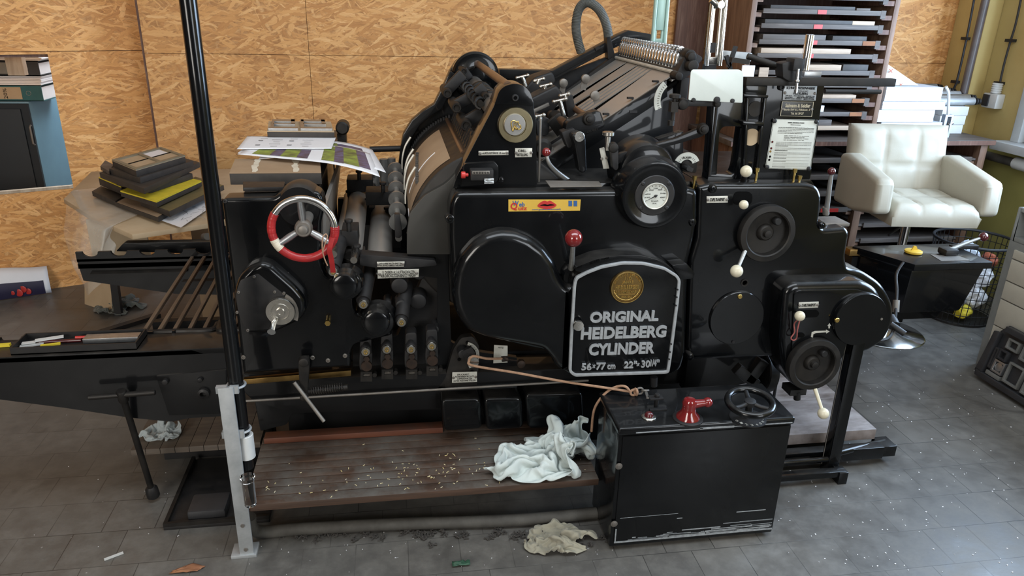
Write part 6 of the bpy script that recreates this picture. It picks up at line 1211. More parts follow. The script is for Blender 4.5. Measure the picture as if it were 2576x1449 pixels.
-3,-8,-2,3,-3,3,5,7,4,6,0,2,-3,1,4,6,6,-6,-11,-8,-5,-4,-6,-2,4,2,-5,-3,-10,-6,-7,-3,0,0,-1,-2,-2,-2,-5,-2,11,11,7,-6,-14,-16,-19,-19,-8,-5,-8,4,4,4,7,7,2,-9,-4,2,5,6,7,6,6,8,9,4,0,1,
3,4,2,0,6,0,-5,-6,-4,-1,-5,-6,0,-3,-11,-4,-9,-4,-2,0,0,-6,-4,-1,-13,3,-2,4,-3,2,2,6,2,-4,-10,-15,-7,-5,-8,1,1,-2,5,-8,-2,-4,0,1,7,8,9,8,7,8,8,7,7,6,6,2,-1,9,12,12,3,1,-2,-1,-6,-7,1,
4,2,6,11,9,1,-4,4,2,-1,5,4,6,0,3,0,7,6,9,7,4,-5,-11,-5,-5,-2,4,0,-4,0,9,7,-3,0,-5,-3,-8,-1,12,11,10,6,8,8,4,-9,-8,-10,-2,2,7,0,1,2,-1,-4,-6,0,4,12,8,0,7,9,5,5,2,7,3,-2,4,8,8,9,7,2,3,
6,5,5,-1,-2,-8,1,5,4,1,-5,0,7,-1,-3,-16,-17,-16,-15,2,11,10,-2,-10,-10,-3,-7,-11,-11,-7,-4,0,1,3,6,7,1,0,-1,-4,-2,9,7,6,8,10,9,0,0,3,3,7,8,8,1,0,8,2,5,6,6,2,1,-6,0,6,9,9,10,-5,-4,-11,
-15,-14,-14,-11,-13,-4,7,9,-1,-3,1,3,2,0,-5,1,5,6,6,8,0,6,5,4,3,2,6,8,6,6,7,9,11,6,5,6,7,5,5,5,3,-3,4,4,4,8,6,4,-5,-3,1,11,15,0,-4,-6,-11,-10,-12,-9,-12,-8,-11,-10,-6,9,6,7,4,4,4,9,
10,9,9,4,2,11,7,3,7,6,3,-1,4,7,3,3,5,6,7,2,-5,3,9,7,8,9,5,3,6,6,9,11,3,0,-5,-4,-7,-6,4,5,-11,-13,-12,-5,-8,-3,-7,-1,-7,-9,-5,8,7,11,8,12,15,14,13,11,12,8,4,7,9,-1,1,5,-4,-2,8,2,3,4,
5,6,8,5,-2,5,6,6,7,4,4,-1,1,-1,3,10,13,0,-1,-4,-5,-7,-8,-1,-7,-5,-9,-3,-5,-4,-6,-6,-3,0,-3,5,10,15,7,8,9,11,5,3,5,7,7,5,9,5,5,6,3,1,5,3,5,7,5,6,8,1,-3,3,5,8,7,2,4,-11,-14,-12,-13,1,
15,-1,0,-6,-9,-4,1,5,5,4,-6,-6,-2,0,7,9,8,8,7,6,-3,6,6,8,7,8,8,8,5,3,5,7,-4,-5,6,6,-4,5,2,-13,-12,-7,2,1,11,8,10,10,7,10,7,7,5,3,2,3,-5,-2,13,-7,-3,-6,-9,-13,-8,-5,3,4,8,11,10,7,13,
9,-7,-5,-4,6,6,5,-2,-6,-1,-4,3,5,4,5,-2,13,10,5,1,6,3,2,11,3,-1,-2,6,2,8,9,11,12,15,13,4,12,12,15,16,14,12,10,1,-9,-11,-11,-13,-10,-7,-5,6,7,7,1,7,10,-5,12,12,5,7,6,4,10,9,8,4,4,0,5,
5,7,4,2,3,6,4,4,6,3,4,2,0,6,5,2,3,10,9,9,15,11,13,14,13,16,16,15,14,3,-1,-1,5,1,4,6,4,4,5,4,7,6,-13,-1,-4,-3,4,3,3,2,-2,4,5,2,-1,2,3,4,8,7,9,9,3,-1,-2,0,7,10,11,9,-3,8,5,4,7,13,9,7,
17,14,15,13,10,15,16,14,2,6,3,1,8,9,9,11,9,9,-5,-8,-7,13,15,6,-1,-4,-6,-5,-1,3,3,0,9,9,8,4,4,3,5,5,2,6,7,7,0,1,7,12,3,7,7,10,4,4,10,10,13,13,17,16,14,15,12,10,6,3,1,5,5,5,6,11,9,8,3,
13,12,13,13,13,15,12,7,2,1,0,0,-3,4,2,1,4,3,2,3,6,6,8,6,5,3,3,-1,-5,-2,9,12,-1,5,7,6,7,14,14,13,14,14,14,7,5,1,5,-5,4,6,8,10,9,12,13,12,11,8,14,9,7,11,9,6,7,10,1,1,-2,4,1,6,5,4,4,3,
1,-1,2,5,6,9,9,8,9,14,12,8,-6,8,1,7,6,5,9,10,12,14,8,8,10,8,10,9,-4,4,8,4,8,11,11,10,12,13,12,11,13,4,2,11,11,12,9,7,6,7,4,-2,2,3,2,1,3,5,0,1,-1,1,3,6,6,6,5,0,-8,4,2,2,2,3,3,3,4,8,11,
13,5,9,11,11,10,6,-5,2,7,7,8,4,8,6,7,10,10,6,10,8,7,13,14,7,6,7,2,-1,8,6,6,5,8,2,-5,6,7,13,9,2,6,10,4,-6,-10,-3,1,1,6,0,0,0,1,0,2,4,7,4,4,8,11,12,10,6,0,7,8,7,9,8,6,2,5,6,10,10,13,12,
11,3,8,13,1,9,9,6,-4,-9,-11,-8,-9,6,4,6,3,1,-4,-6,2,-11,-9,-3,-3,-5,-5,-9,-1,0,-9,-8,-2,-2,-1,2,8,5,6,7,7,9,12,10,8,9,13,14,13,14,7,4,-7,-3,-8,-5,-1,0,8,8,6,9,7,5,0,7,10,4,0,8,7,0,-2,
-13,-8,-6,-3,-4,10,3,1,-1,-4,-6,-4,-1,-13,-7,-8,-5,-7,-5,0,1,3,5,7,10,-2,5,12,14,13,17,17,2,-6,2,-3,-5,-8,0,-2,-6,-4,-7,2,12,9,6,6,5,2,2,6,7,5,4,7,-9,-1,-2,7,-1,-7,3,8,7,8,5,10,-5,-6,
-12,-12,-12,-9,-6,-4,0,3,7,8,8,10,11,14,17,20,23,21,9,6,-1,-10,-5,-4,1,0,-2,-6,-10,-3,-5,-4,6,4,5,4,6,2,7,4,3,-1,4,8,3,0,-2,3,3,-1,9,5,4,9,6,2,-5,-3,-6,-5,-9,-4,-4,-7,5,8,7,6,9,19,15,
18,14,0,-9,-9,-4,-1,-13,-12,2,0,2,7,6,0,-7,-1,-3,-2,2,0,2,5,3,4,7,6,-2,-5,6,5,7,4,1,4,5,7,7,11,11,4,5,-3,3,2,0,-2,-7,-7,-2,-6,-3,0,5,7,22,18,-4,-20,-19,-24,-26,-18,-8,-4,-2,0,2,-1,-5,
2,10,11,-8,-8,-2,0,-4,-6,-4,3,5,6,9,-4,-6,-5,6,2,7,7,1,1,3,10,12,9,-2,7,8,12,10,6,5,6,1,1,4,4,3,3,5,-25,-24,-22,-18,-17,-18,-13,-12,-11,6,7,3,-2,-5,-9,-12,-10,-4,9,-1,-6,-3,-1,6,1,1,
-4,-3,0,3,3,1,-1,8,6,8,11,4,2,9,13,-4,5,11,13,14,17,13,6,4,7,2,-1,-1,-1,1,3,-28,-25,-19,-9,-11,-5,8,11,6,8,8,-2,1,6,8,0,-5,-6,3,8,-1,-8,-1,-1,3,5,2,5,-7,8,10,7,8,8,10,11,11,13,7,7,-8,
6,8,9,9,11,13,16,13,9,5,5,5,3,4,3,1,-19,-11,-8,-5,10,5,0,-3,6,10,5,4,6,-3,0,11,13,8,7,9,9,1,0,5,1,-2,6,7,9,14,16,17,13,15,11,6,7,11,3,5,6,8,8,12,13,8,9,12,17,13,13,13,12,10,7,6,-2,-17,
-14,-7,-3,-2,7,4,6,8,3,-11,7,-5,2,-2,0,1,8,8,9,10,5,2,2,7,8,4,6,14,9,7,10,11,10,12,11,0,6,12,-3,5,5,3,0,7,7,6,6,8,14,15,13,12,11,7,2,2,7,-2,5,1,-1,2,5,7,1,-13,4,5,13,13,9,8,8,5,-9,-7,
-1,7,3,-2,0,4,9,9,11,12,11,11,8,5,8,6,7,6,9,11,4,6,6,4,4,10,11,11,11,12,13,15,16,18,19,15,9,-6,-1,0,6,7,7,8,-4,-12,-6,5,7,12,9,6,3,10,8,1,-8,-8,-5,2,-1,-1,1,5,4,4,1,5,4,6,3,2,2,3,1,
-4,8,9,5,7,8,6,7,8,8,10,11,13,15,15,14,13,12,11,10,0,-1,-1,2,3,5,8,-1,1,3,3,-1,6,8,4,-4,6,6,1,-7,-3,4,2,-1,-1,0,0,-2,1,0,-1,-2,-4,-8,-2,8,-3,4,-7,8,8,9,13,11,10,9,5,3,4,6,5,7,7,8,10,
10,-7,4,4,3,0,-4,-5,1,11,6,2,0,1,4,9,9,0,-1,7,7,-1,-5,-4,2,4,-5,-7,-6,-2,0,-1,-11,-12,-9,-2,-2,-10,-1,2,4,4,7,8,7,9,10,12,14,13,9,4,2,-4,-2,-3,1,7,1,5,0,-6,-4,0,-10,-9,5,11,-1,-2,-1,
0,2,5,8,-7,0,4,6,5,1,2,-4,4,2,-3,-5,-4,-11,-3,0,1,-6,-3,3,-3,-3,8,2,6,7,7,8,8,10,9,11,9,7,6,6,-2,3,-1,3,3,-1,-8,-4,-4,-3,9,12,8,10,5,2,-2,-3,2,3,1,-5,-8,-8,2,5,4,4,5,5,6,6,3,-4,2,6,
-7,-4,-2,-2,1,4,1,0,5,5,6,6,4,4,3,9,10,9,9,0,4,6,-4,-1,-6,12,2,14,7,9,8,4,-1,-3,0,7,2,3,1,0,2,-4,0,0,5,1,5,4,3,10,3,3,1,2,3,1,-7,6,1,2,-3,-5,-1,1,2,4,6,4,5,3,6,7,7,7,11,8,8,-3,-7,-4,
-5,-2,-4,10,12,19,15,15,15,15,11,7,5,9,10,10,6,-1,5,1,1,7,11,5,6,9,3,12,3,4,-5,-9,-15,-11,-11,-7,-7,-9,-7,-8,-6,-7,-3,-4,5,6,7,3,-1,3,5,6,8,10,10,7,-5,-5,-5,13,11,4,7,11,13,15,12,17,
13,11,8,11,5,1,-5,-7,0,2,5,5,7,8,-7,1,3,4,6,14,14,5,2,6,5,-4,1,-3,-1,0,-3,-7,2,7,10,13,13,-1,-2,-2,0,1,3,3,-1,0,-6,-6,17,9,2,2,4,-1,1,7,1,7,5,4,5,-2,-10,1,0,4,10,7,5,4,6,19,11,3,10,
4,-3,4,12,10,-2,-4,-2,0,2,0,5,7,5,4,5,5,6,1,6,-6,-10,-8,-4,-2,1,4,2,-4,-8,12,12,4,-3,-4,-3,-4,-1,1,-3,2,-3,-7,-4,-4,-4,8,10,12,12,15,14,1,1,4,5,-5,-15,-10,-11,-16,-17,-9,-9,-6,-2,4,
6,5,7,1,-3,-1,-4,-9,-6,-2,-3,-8,-10,-9,-10,-6,0,6,2,-2,5,-6,5,-5,-8,-7,-6,-6,-9,-1,0,8,-2,1,-1,-8,-3,8,-2,-6,-7,-4,4,-3,-2,-5,-19,-2,-12,-16,-2,5,7,8,-2,-2,3,7,7,5,5,4,-14,-11,-8,-6,
-6,-3,-7,-13,-12,-10,-9,-9,-1,8,4,7,2,-10,-4,-6,-5,-5,-6,-6,-6,-6,-6,5,-4,6,11,7,-2,4,4,6,1,-2,5,0,-15,-4,-1,7,5,5,8,8,-1,7,6,5,12,7,6,7,6,2,-12,-8,-10,-5,-6,-2,-6,-6,-1,-4,-1,-7,0,
8,9,11,8,2,0,-2,-4,-3,1,-4,-7,-10,-11,1,-7,-3,9,0,4,12,13,15,12,-6,-12,-2,10,-6,-3,7,6,7,7,10,18,20,17,13,11,4,3,2,7,2,-6,-5,-7,3,4,5,-2,-4,-6,-6,-3,-3,4,8,12,16,14,7,6,4,1,3,3,1,-4,
-4,-9,-4,-1,1,10,-1,-8,-8,-5,-8,-6,-13,-11,-1,11,6,3,4,3,9,17,20,20,19,5,5,6,5,-4,4,8,0,-1,1,-6,1,-2,-2,-5,-5,-5,2,5,1,9,16,19,21,12,11,9,7,5,1,3,-4,-6,0,5,6,-1,-3,5,-3,-7,-5,0,11,9,
-4,-12,-10,3,5,6,8,5,14,18,17,13,10,4,3,0,3,-2,3,3,-1,-4,-3,-10,0,-2,0,-3,1,-4,-3,5,342,295,286,302,314,295,235,217,189,160,128,102,113,104,106,117,146,158,160,180,222,257,279,291,292,
285,265,242,237,237,255,261,235,256,272,286,279,305,313,295,306,314,316,341,355,371,389,400,379,319,264,214,232,239,205,180,235,3,26,5,-21,-11,-47,-49,-59,-47,-27,-27,-22,-20,2,9,12,
-19,-23,-27,-60,-82,-78,-67,-52,-42,-44,-37,-32,-12,-6,-21,-9,17,-10,4,11,17,-4,3,8,12,5,3,-2,-20,-14,-19,-22,-3,15,12,7,-12,1,10,-2,-10,20,14,15,9,-54,-63,-47,-54,-56,-35,-17,-11,-17,
-15,2,-22,-25,-28,-13,-2,-24,-26,-19,-28,-30,-18,-33,-22,-26,-4,-5,-7,-6,14,-2,-24,-2,-15,-26,4,16,9,22,13,4,-27,-35,-28,-26,-2,13,12,0,-15,-3,3,-4,3,4,-2,-38,-50,-51,-39,-49,-42,-49,
-19,15,14,-10,-14,7,-12,-24,-28,-12,6,-7,-26,-18,-2,-17,14,-1,-12,-18,1,-17,10,1,-10,2,-29,-9,2,-1,-25,14,19,8,25,22,-6,-38,-34,-13,8,16,11,-16,-7,21,9,-9,3,-4,-15,-33,-23,-38,-1,-17,
-15,-11,-10,-13,12,-24,-13,-13,12,-6,-20,-20,-31,-28,-19,-1,8,-10,27,24,-13,-18,1,-12,-9,-11,-19,-21,-21,-29,-24,0,-13,-10,-13,-29,-46,-44,-19,-21,-25,-1,24,16,43,46,44,32,-3,-3,9,6,
3,-19,-4,-3,25,19,-13,-15,-25,-25,-1,-26,-13,-18,16,-10,-31,0,7,9,-7,12,4,-11,-11,19,-3,-35,-27,-11,-27,-22,-24,-15,-1,-13,-11,-27,-39,-44,-43,-35,-50,-60,-54,-37,-25,-21,34,22,15,37,
29,-6,-16,-3,5,11,20,-2,-25,-10,-10,-13,-25,-21,-28,-26,-29,-10,-11,-10,4,-5,2,12,7,-32,-3,27,24,-5,-19,-23,-1,-11,-29,-18,-5,-2,-14,2,-12,-26,-18,-24,-29,-45,-32,-18,-12,1,3,-1,10,
-6,16,36,21,21,-11,-8,-4,10,13,28,14,8,-19,-22,-12,-27,3,-16,-40,-19,-17,-12,-7,17,-2,-9,-11,-20,7,-7,-5,-15,-14,-20,11,27,12,3,2,-11,1,8,-20,-10,-34,-37,-40,-42,-36,-34,0,3,15,17,3,
22,28,21,24,29,32,4,27,19,16,20,20,23,12,-21,-17,-16,3,-25,-19,-10,-23,1,5,-13,-3,11,10,-5,-14,-1,-13,-34,-42,-30,-28,-9,13,26,12,18,26,17,11,-7,-26,-24,-54,-57,-55,-36,-24,-20,5,-7,
9,23,19,21,27,1,24,31,-58,-46,-18,17,24,19,20,28,16,-2,4,-1,-1,3,12,0,-14,-12,-19,-37,18,23,8,6,1,-23,-32,-36,-22,-10,-6,-1,12,23,22,24,10,2,-19,-20,-19,3,10,5,-15,-25,-18,-18,-1,-3,
20,22,19,13,3,-4,-11,-44,-37,-22,-13,15,12,12,21,24,31,26,22,20,26,20,30,-12,-37,-24,12,20,19,18,6,1,-9,-5,-7,-12,-17,-13,-10,1,11,14,-1,7,-28,-23,-23,-26,-1,-27,-19,-8,-13,-31,-33,
-26,-17,-17,-11,-34,-47,-32,-39,-14,-37,-36,-34,-28,-15,0,27,-6,31,27,28,32,34,28,34,38,35,38,40,42,25,15,35,25,0,11,9,13,11,3,-17,-20,-24,-29,-30,-35,-40,-31,-26,-4,2,-58,-46,-49,-45,
-47,-47,-45,-49,-51,-51,-49,-42,-38,-16,-16,-13,4,-3,-18,15,-10,1,2,21,25,42,40,39,45,40,43,44,57,60,66,44,38,19,-1,28,24,27,24,25,25,24,20,-11,-6,-24,-31,-32,-26,-15,-19,-21,-32,-32,
-40,-37,-29,-28,-13,-48,-65,-65,-66,-53,-36,-34,-29,-18,-8,29,41,14,18,19,5,-6,15,15,13,25,36,34,41,39,34,28,24,10,14,16,20,18,7,23,13,19,7,9,30,23,5,-24,-9,-3,-27,-15,-22,-17,-27,-10,
7,1,-21,-39,-20,-24,-8,-28,-48,-46,-44,-40,-7,-8,-10,-14,0,0,24,0,14,13,7,3,4,3,10,13,20,27,17,9,6,-9,5,-7,-8,-8,-7,-10,-5,11,30,32,9,-2,10,-1,-24,-30,-32,-15,-15,-2,3,-8,-28,-18,-10,
-15,-23,-25,-39,-45,-24,-38,-36,-36,-17,-22,5,9,-7,-15,-11,3,-2,3,12,18,10,15,8,4,7,7,4,3,-7,-18,8,-31,-20,-26,-34,-28,-34,-30,-17,2,34,47,28,26,39,22,-8,-27,-29,-38,-40,-36,-20,4,21,
-7,-5,-12,-18,13,-24,-48,-28,-30,-23,-22,-21,-23,5,11,-6,-19,-24,-18,-23,-32,-36,-28,-30,-16,11,-1,-20,-17,-6,-24,2,-22,-15,-50,-47,-38,-37,-24,-30,-29,-22,4,41,60,34,15,8,26,8,-16,
-27,-34,-24,-25,-16,-13,6,2,4,8,-30,26,1,-31,-35,-25,-22,-8,-27,-22,-7,5,9,-21,-43,-48,-50,-22,0,-14,-16,-38,-11,-23,-34,-24,-12,-31,-24,-11,-21,-38,-33,-31,-22,-24,-21,-24,-35,-37,
-28,-15,5,26,20,0,15,-1,-18,-38,-22,-27,-25,8,7,10,21,26,-7,25,2,-28,-34,-26,-25,-29,-33,-23,28,-16,3,-30,-30,3,-9,-11,1,-27,-16,-39,-15,-3,-20,-17,-20,-22,-6,16,-9,-35,-21,-21,-10,
-22,-41,-33,-34,-16,-36,-39,-12,10,7,6,2,4,6,-32,-21,-22,-11,22,19,15,17,25,22,19,0,-34,-43,-44,-39,-43,-46,3,14,-34,-22,8,2,2,-19,-26,9,-36,-21,-19,-27,1,-2,-2,-4,-3,12,18,-1,-30,-28,
-25,-18,-1,-36,-3,-27,-31,-10,-38,4,19,23,10,14,22,1,-34,-26,-33,-6,11,8,2,-15,9,2,-2,-16,-52,-70,-50,-69,-68,-29,-27,-25,-19,-17,-5,7,8,-9,-28,6,-27,-13,5,-23,-4,-6,20,33,24,31,36,
2,-6,-1,-18,-27,-9,-17,-42,-7,-15,-23,-30,19,-6,28,19,8,9,-1,-17,-8,-11,20,-14,-20,-10,0,36,24,11,17,-7,-29,-13,-69,-15,-16,-17,-19,-27,-18,-16,-5,12,4,-12,-17,-25,-26,-35,-2,29,4,-34,
-20,-17,-11,22,-20,-33,-9,-18,-2,-31,10,-30,-28,-25,-24,-21,32,8,39,20,25,13,4,-22,-28,-26,19,-10,-15,5,9,8,-8,-8,21,-5,-21,27,-18,-14,-5,-17,-27,-20,-19,-23,-25,-19,-37,-38,-29,-11,
6,-36,-19,-31,-42,-57,-53,-45,-40,13,8,-19,-2,-36,-32,-26,-26,-31,-9,-19,-26,-27,51,28,39,48,37,31,1,-21,-23,-24,31,-3,-5,-6,-3,2,-15,-20,27,15,-29,19,7,10,15,-9,-29,-17,-18,-22,-17,
1,25,42,15,-23,-33,-53,-36,-32,-19,2,-23,-7,-26,-22,-27,-30,3,0,-43,-24,-20,1,-30,-24,-1,-6,3,45,43,36,14,32,3,-14,-1,-1,1,-24,22,12,18,16,13,8,-32,-28,-35,-27,-25,-21,-3,-14,-22,-21,
3,16,29,44,19,11,16,28,7,-11,-6,-21,-44,-13,-14,9,-24,-26,-26,-32,-22,-16,12,-22,-37,-4,-17,-27,-27,22,20,35,34,23,18,24,0,-20,-7,32,-10,-30,37,40,29,-1,5,8,-13,-35,-35,-32,-30,-27,
-17,-17,26,41,45,38,-11,-33,-33,-44,-45,-5,10,14,1,2,-5,-16,-28,-32,-24,-26,-21,-36,-6,-36,3,-2,-38,-5,-1,-27,-35,-19,14,17,36,23,28,29,3,-7,20,-3,-16,-12,25,32,11,-31,-5,-12,-14,-24,
-22,-22,-12,12,-3,-24,-11,-18,-36,-37,-45,-17,-14,42,48,37,28,34,39,30,13,-21,1,0,3,-36,-27,-35,-30,-38,-38,-19,-24,-28,-13,-36,-44,-36,40,35,28,23,28,27,9,11,28,-12,-41,-34,-4,25,-7,
-10,-23,-22,3,0,-10,-15,5,31,-2,-37,-38,-3,30,25,-24,7,-3,-4,27,41,43,31,30,22,35,40,27,-5,0,-10,-30,-25,-26,-13,0,-31,-38,-45,-37,-33,-42,-46,18,20,39,35,36,18,6,22,22,5,-36,-34,-14,
24,-16,-11,-22,-17,8,14,-7,-27,3,5,-12,-16,-20,-8,35,29,11,-15,-19,-9,8,38,42,36,31,32,-4,36,33,37,17,9,-12,-24,-24,-29,-7,-1,18,23,-16,-10,0,-7,17,4,35,32,33,2,-5,17,15,5,-27,-18,-2,
18,12,-26,-27,-4,13,19,-9,-5,7,-2,-3,-16,-17,-6,32,34,14,17,26,28,33,33,27,46,0,5,-30,-24,4,36,29,1,18,-7,-27,-23,-17,-26,-1,24,33,25,19,18,17,12,29,33,35,21,15,19,15,-3,-20,-15,15,
30,-20,-20,-28,5,15,7,-41,-6,22,32,16,-13,-34,-24,22,41,20,21,-7,-10,5,42,11,28,44,44,34,-2,15,-11,1,16,36,25,-15,-18,-1,-2,18,12,15,-13,10,19,-11,3,13,17,10,16,24,22,21,-13,-21,-15,
-14,12,-21,-29,-25,14,31,1,-22,29,30,30,29,8,-19,-34,-23,5,-16,6,8,35,5,5,37,7,-11,-11,-1,8,36,8,-14,13,17,8,11,-17,-25,-11,-4,-3,20,-14,-23,11,-21,-38,-23,18,8,21,23,17,1,-16,-9,-15,
7,20,-18,-30,-26,-10,-5,15,9,28,32,29,37,31,13,4,7,25,33,20,11,15,18,-2,19,37,40,34,15,23,26,-13,-11,4,31,-20,-36,-14,-21,-19,-14,4,-12,-27,-44,-45,-48,-55,-46,0,13,22,14,14,-7,-15,
-4,-8,-12,1,5,-43,-39,25,49,38,23,39,35,28,54,43,35,23,22,-1,-3,3,11,25,17,32,38,35,33,16,17,28,10,6,25,23,26,13,-37,-27,-28,-25,-10,15,8,-32,-26,-22,-28,-48,-46,-33,12,10,16,18,-29,
3,-28,12,17,-22,17,59,80,74,60,48,42,41,45,47,49,42,27,2,25,-8,-14,-9,3,16,12,35,35,20,-10,-20,30,42,-32,-18,14,31,31,3,-18,-4,-1,-3,-18,-5,-14,-21,-21,-21,-21,-36,-36,-15,22,28,12,
1,-6,24,-32,-15,54,80,88,91,79,57,37,31,49,50,41,57,56,56,35,7,1,-31,-22,-22,-3,8,17,21,24,12,-12,-6,42,39,-34,-33,-2,19,27,19,22,15,-1,-18,-4,9,-2,-6,-2,5,15,5,-14,-32,-25,-13,9,-5,
1,48,64,27,36,49,45,51,70,59,49,39,44,39,33,40,30,25,-11,-23,-17,-34,-30,-28,-11,-12,-6,-4,-4,19,-28,-27,35,19,-19,-21,-8,38,33,9,17,-13,3,-5,27,24,27,15,4,-11,-2,-31,14,21,29,11,1,
17,7,2,33,43,33,45,45,43,47,33,-2,-41,-25,-7,4,10,28,16,3,-23,-28,-28,-27,-39,-49,-37,-34,-17,-28,-15,-25,-9,14,-1,-11,4,16,34,29,-7,-29,-27,-10,17,33,31,45,34,4,-23,9,-36,-37,-27,8,
7,1,19,43,58,48,46,7,-13,8,8,-8,-35,-16,-23,-27,-29,-21,-17,25,12,-16,-16,-28,-29,-26,-25,6,12,1,6,33,3,-53,-39,-13,-26,-7,-9,14,-20,16,-7,-5,14,25,42,45,29,35,32,5,-35,-23,-23,-26,
-33,-2,72,80,65,51,34,28,37,8,-22,1,-15,-21,8,-26,-33,-34,-26,-27,-16,-8,-9,-22,-28,-31,-3,7,-1,9,-1,28,5,2,0,38,24,2,-47,-31,-30,7,8,20,13,8,4,26,43,37,21,29,29,21,15,9,5,14,31,67,
49,70,55,29,13,17,19,16,-29,-21,48,-12,-13,-24,-33,-30,-22,-25,-25,-7,-16,-7,-4,-16,-13,-5,9,5,-43,-60,-1,34,17,27,24,-14,-40,-31,6,2,14,27,8,-12,-12,9,37,38,28,33,38,44,45,58,52,-24,
9,38,3,16,35,25,7,21,-29,-19,-32,-10,25,20,2,-3,0,9,-37,-29,-26,-13,3,25,15,-9,-20,-5,-2,-2,-11,-27,-13,-2,-5,-8,5,-24,-38,-36,-12,3,2,-1,-7,-30,-31,-7,16,28,34,32,26,35,4,5,16,33,30,
16,-4,-13,-22,-7,-31,-18,-33,6,-21,-2,2,3,0,1,-29,-34,-29,-12,-19,-9,6,26,22,-4,-19,-16,-11,24,-7,-23,-14,-17,-7,8,-1,-5,-34,-31,14,6,8,1,-2,-27,-31,-17,-7,9,25,24,22,16,-33,-21,-11,
3,29,21,7,-9,-37,-32,-34,-33,-30,-31,-27,-6,1,-17,-26,-24,-20,-22,-12,2,-16,-4,1,11,13,0,0,5,21,32,3,-42,6,26,29,11,-16,6,-26,-16,17,22,26,11,1,-37,-47,-44,-35,-26,-6,-5,0,14,-13,24,
3,-15,-38,-48,-38,-40,-40,-1,-23,-23,-24,-23,-17,-10,12,-20,-23,-7,-2,-22,-17,-3,-17,-26,-14,-2,8,22,29,-2,-22,-22,-6,-39,-33,0,36,5,0,0,-15,7,23,18,21,23,13,-11,-30,-42,-33,-36,-31,
-29,-1,10,-20,-54,-60,-45,-64,-71,-33,-23,-32,-1,-26,-17,-22,-21,-24,-23,-17,-10,-12,-7,-4,-5,-19,-30,-29,-19,-20,-23,2,14,-2,2,7,43,5,8,1,18,36,-20,-24,-33,-33,-15,5,27,24,25,23,18,
-6,-41,-13,-44,-27,-10,10,-52,-47,-28,-58,-48,-44,-63,-55,-49,-19,-23,-26,-9,-21,-12,-16,-16,-3,4,8,2,0,1,-16,-15,-16,-15,-19,-30,-11,20,31,15,-36,31,26,8,3,6,28,-10,-14,-21,-22,-5,
10,19,17,13,17,19,16,-14,-2,-28,-37,-2,-25,-37,-37,-61,-66,-71,-70,-46,-42,-48,12,-5,-3,-20,-20,-15,-9,-4,9,11,14,21,28,-10,-8,1,-34,-38,-41,-50,-35,2,14,-3,-5,24,9,-8,-9,-15,5,-21,
-20,-21,-25,-24,10,14,16,8,10,16,-8,-5,0,-3,-18,-41,-25,-39,4,-17,9,-22,-46,-28,4,-12,-12,-22,-4,-11,-19,4,10,28,32,28,11,-12,17,29,-41,30,39,34,20,-8,-45,-39,50,52,-19,-25,-33,-28,
-23,-32,-21,-26,-31,-38,-47,-28,4,18,20,16,7,9,3,9,6,0,-39,-36,-40,3,16,-3,5,-20,-40,-37,-20,-22,-43,-47,-38,-12,-11,16,19,34,33,41,51,34,-38,24,22,19,23,20,36,30,55,-22,-5,38,20,6,
-21,-28,-19,-28,-29,-30,-33,-28,-49,-44,-23,19,19,16,15,22,24,1,-2,-15,-36,12,-1,10,-30,-6,10,-21,-30,-62,-56,-47,-35,-16,8,14,13,10,14,18,9,33,32,47,7,-19,0,41,50,26,23,-25,31,31,5,
32,27,3,14,-21,-29,-29,-28,-23,-16,-18,-7,15,-2,15,18,17,12,19,20,-1,-37,5,-15,-3,-7,-9,-3,-1,-4,-42,-24,15,0,2,-7,8,24,22,19,10,19,28,-18,2,57,57,8,35,-9,-21,-24,-28,34,37,-32,-26,
-8,15,12,13,-10,25,4,37,17,-15,-7,-15,-21,9,-2,-3,18,22,5,19,16,-21,-17,-20,-19,-8,-5,-9,0,-11,15,26,-5,25,21,25,2,27,0,-52,-18,12,19,34,41,1,-38,18,-61,-53,-5,29,42,-4,-21,-29,-12,
-22,4,10,-2,0,8,16,9,-9,-16,-24,-24,-26,-18,9,-1,-18,10,26,11,16,13,-26,-18,-24,-26,-9,-13,9,11,22,18,31,23,22,29,26,17,-41,-32,-39,-31,-55,-46,-32,-38,-12,-31,-35,-25,-31,-25,-2,26,
-21,-24,-28,-12,-10,25,-19,3,-37,9,-3,-5,-5,-25,-11,-13,-18,-21,8,-2,-29,-1,18,12,-11,-7,-33,-35,-1,17,14,-1,9,18,21,20,11,36,24,31,-2,-18,-19,-34,-49,-10,14,18,5,-39,-21,-33,-29,-31,
-30,-30,-29,-30,23,-1,-18,-18,-4,24,28,1,-9,-7,40,37,19,-1,-5,-16,4,-7,-8,-17,-23,-6,24,27,27,15,-31,-21,-13,-23,-17,-1,-19,-6,18,5,-1,19,11,-17,30,41,0,-6,-17,-20,-29,19,31,-33,10,
-15,-2,-7,-37,-55,19,19,15,-17,-31,-29,3,21,15,-13,-2,0,35,41,23,15,15,-9,-19,-13,-12,-27,-28,2,-30,-26,-19,1,-12,-18,-19,-22,6,16,-8,-2,18,4,-2,-11,-39,21,31,37,19,26,19,-4,-32,45,
9,-19,11,-16,-29,-18,-1,-19,-3,-9,23,-19,-22,-21,2,21,-12,-12,-6,0,29,40,8,-24,-12,-6,-11,22,1,-8,-26,]),
 'b': (29, [-0.1911, -0.1931, 0.004], [0.2291, 0.2085, 0.0924], [
139,146,135,136,131,128,109,93,86,75,66,60,58,51,51,57,44,30,18,10,8,2,2,0,6,19,33,31,30,14,4,7,-10,3,-3,11,15,16,14,13,16,17,17,16,4,16,15,14,15,21,18,18,14,8,5,1,8,-5,6,13,4,1,-5,
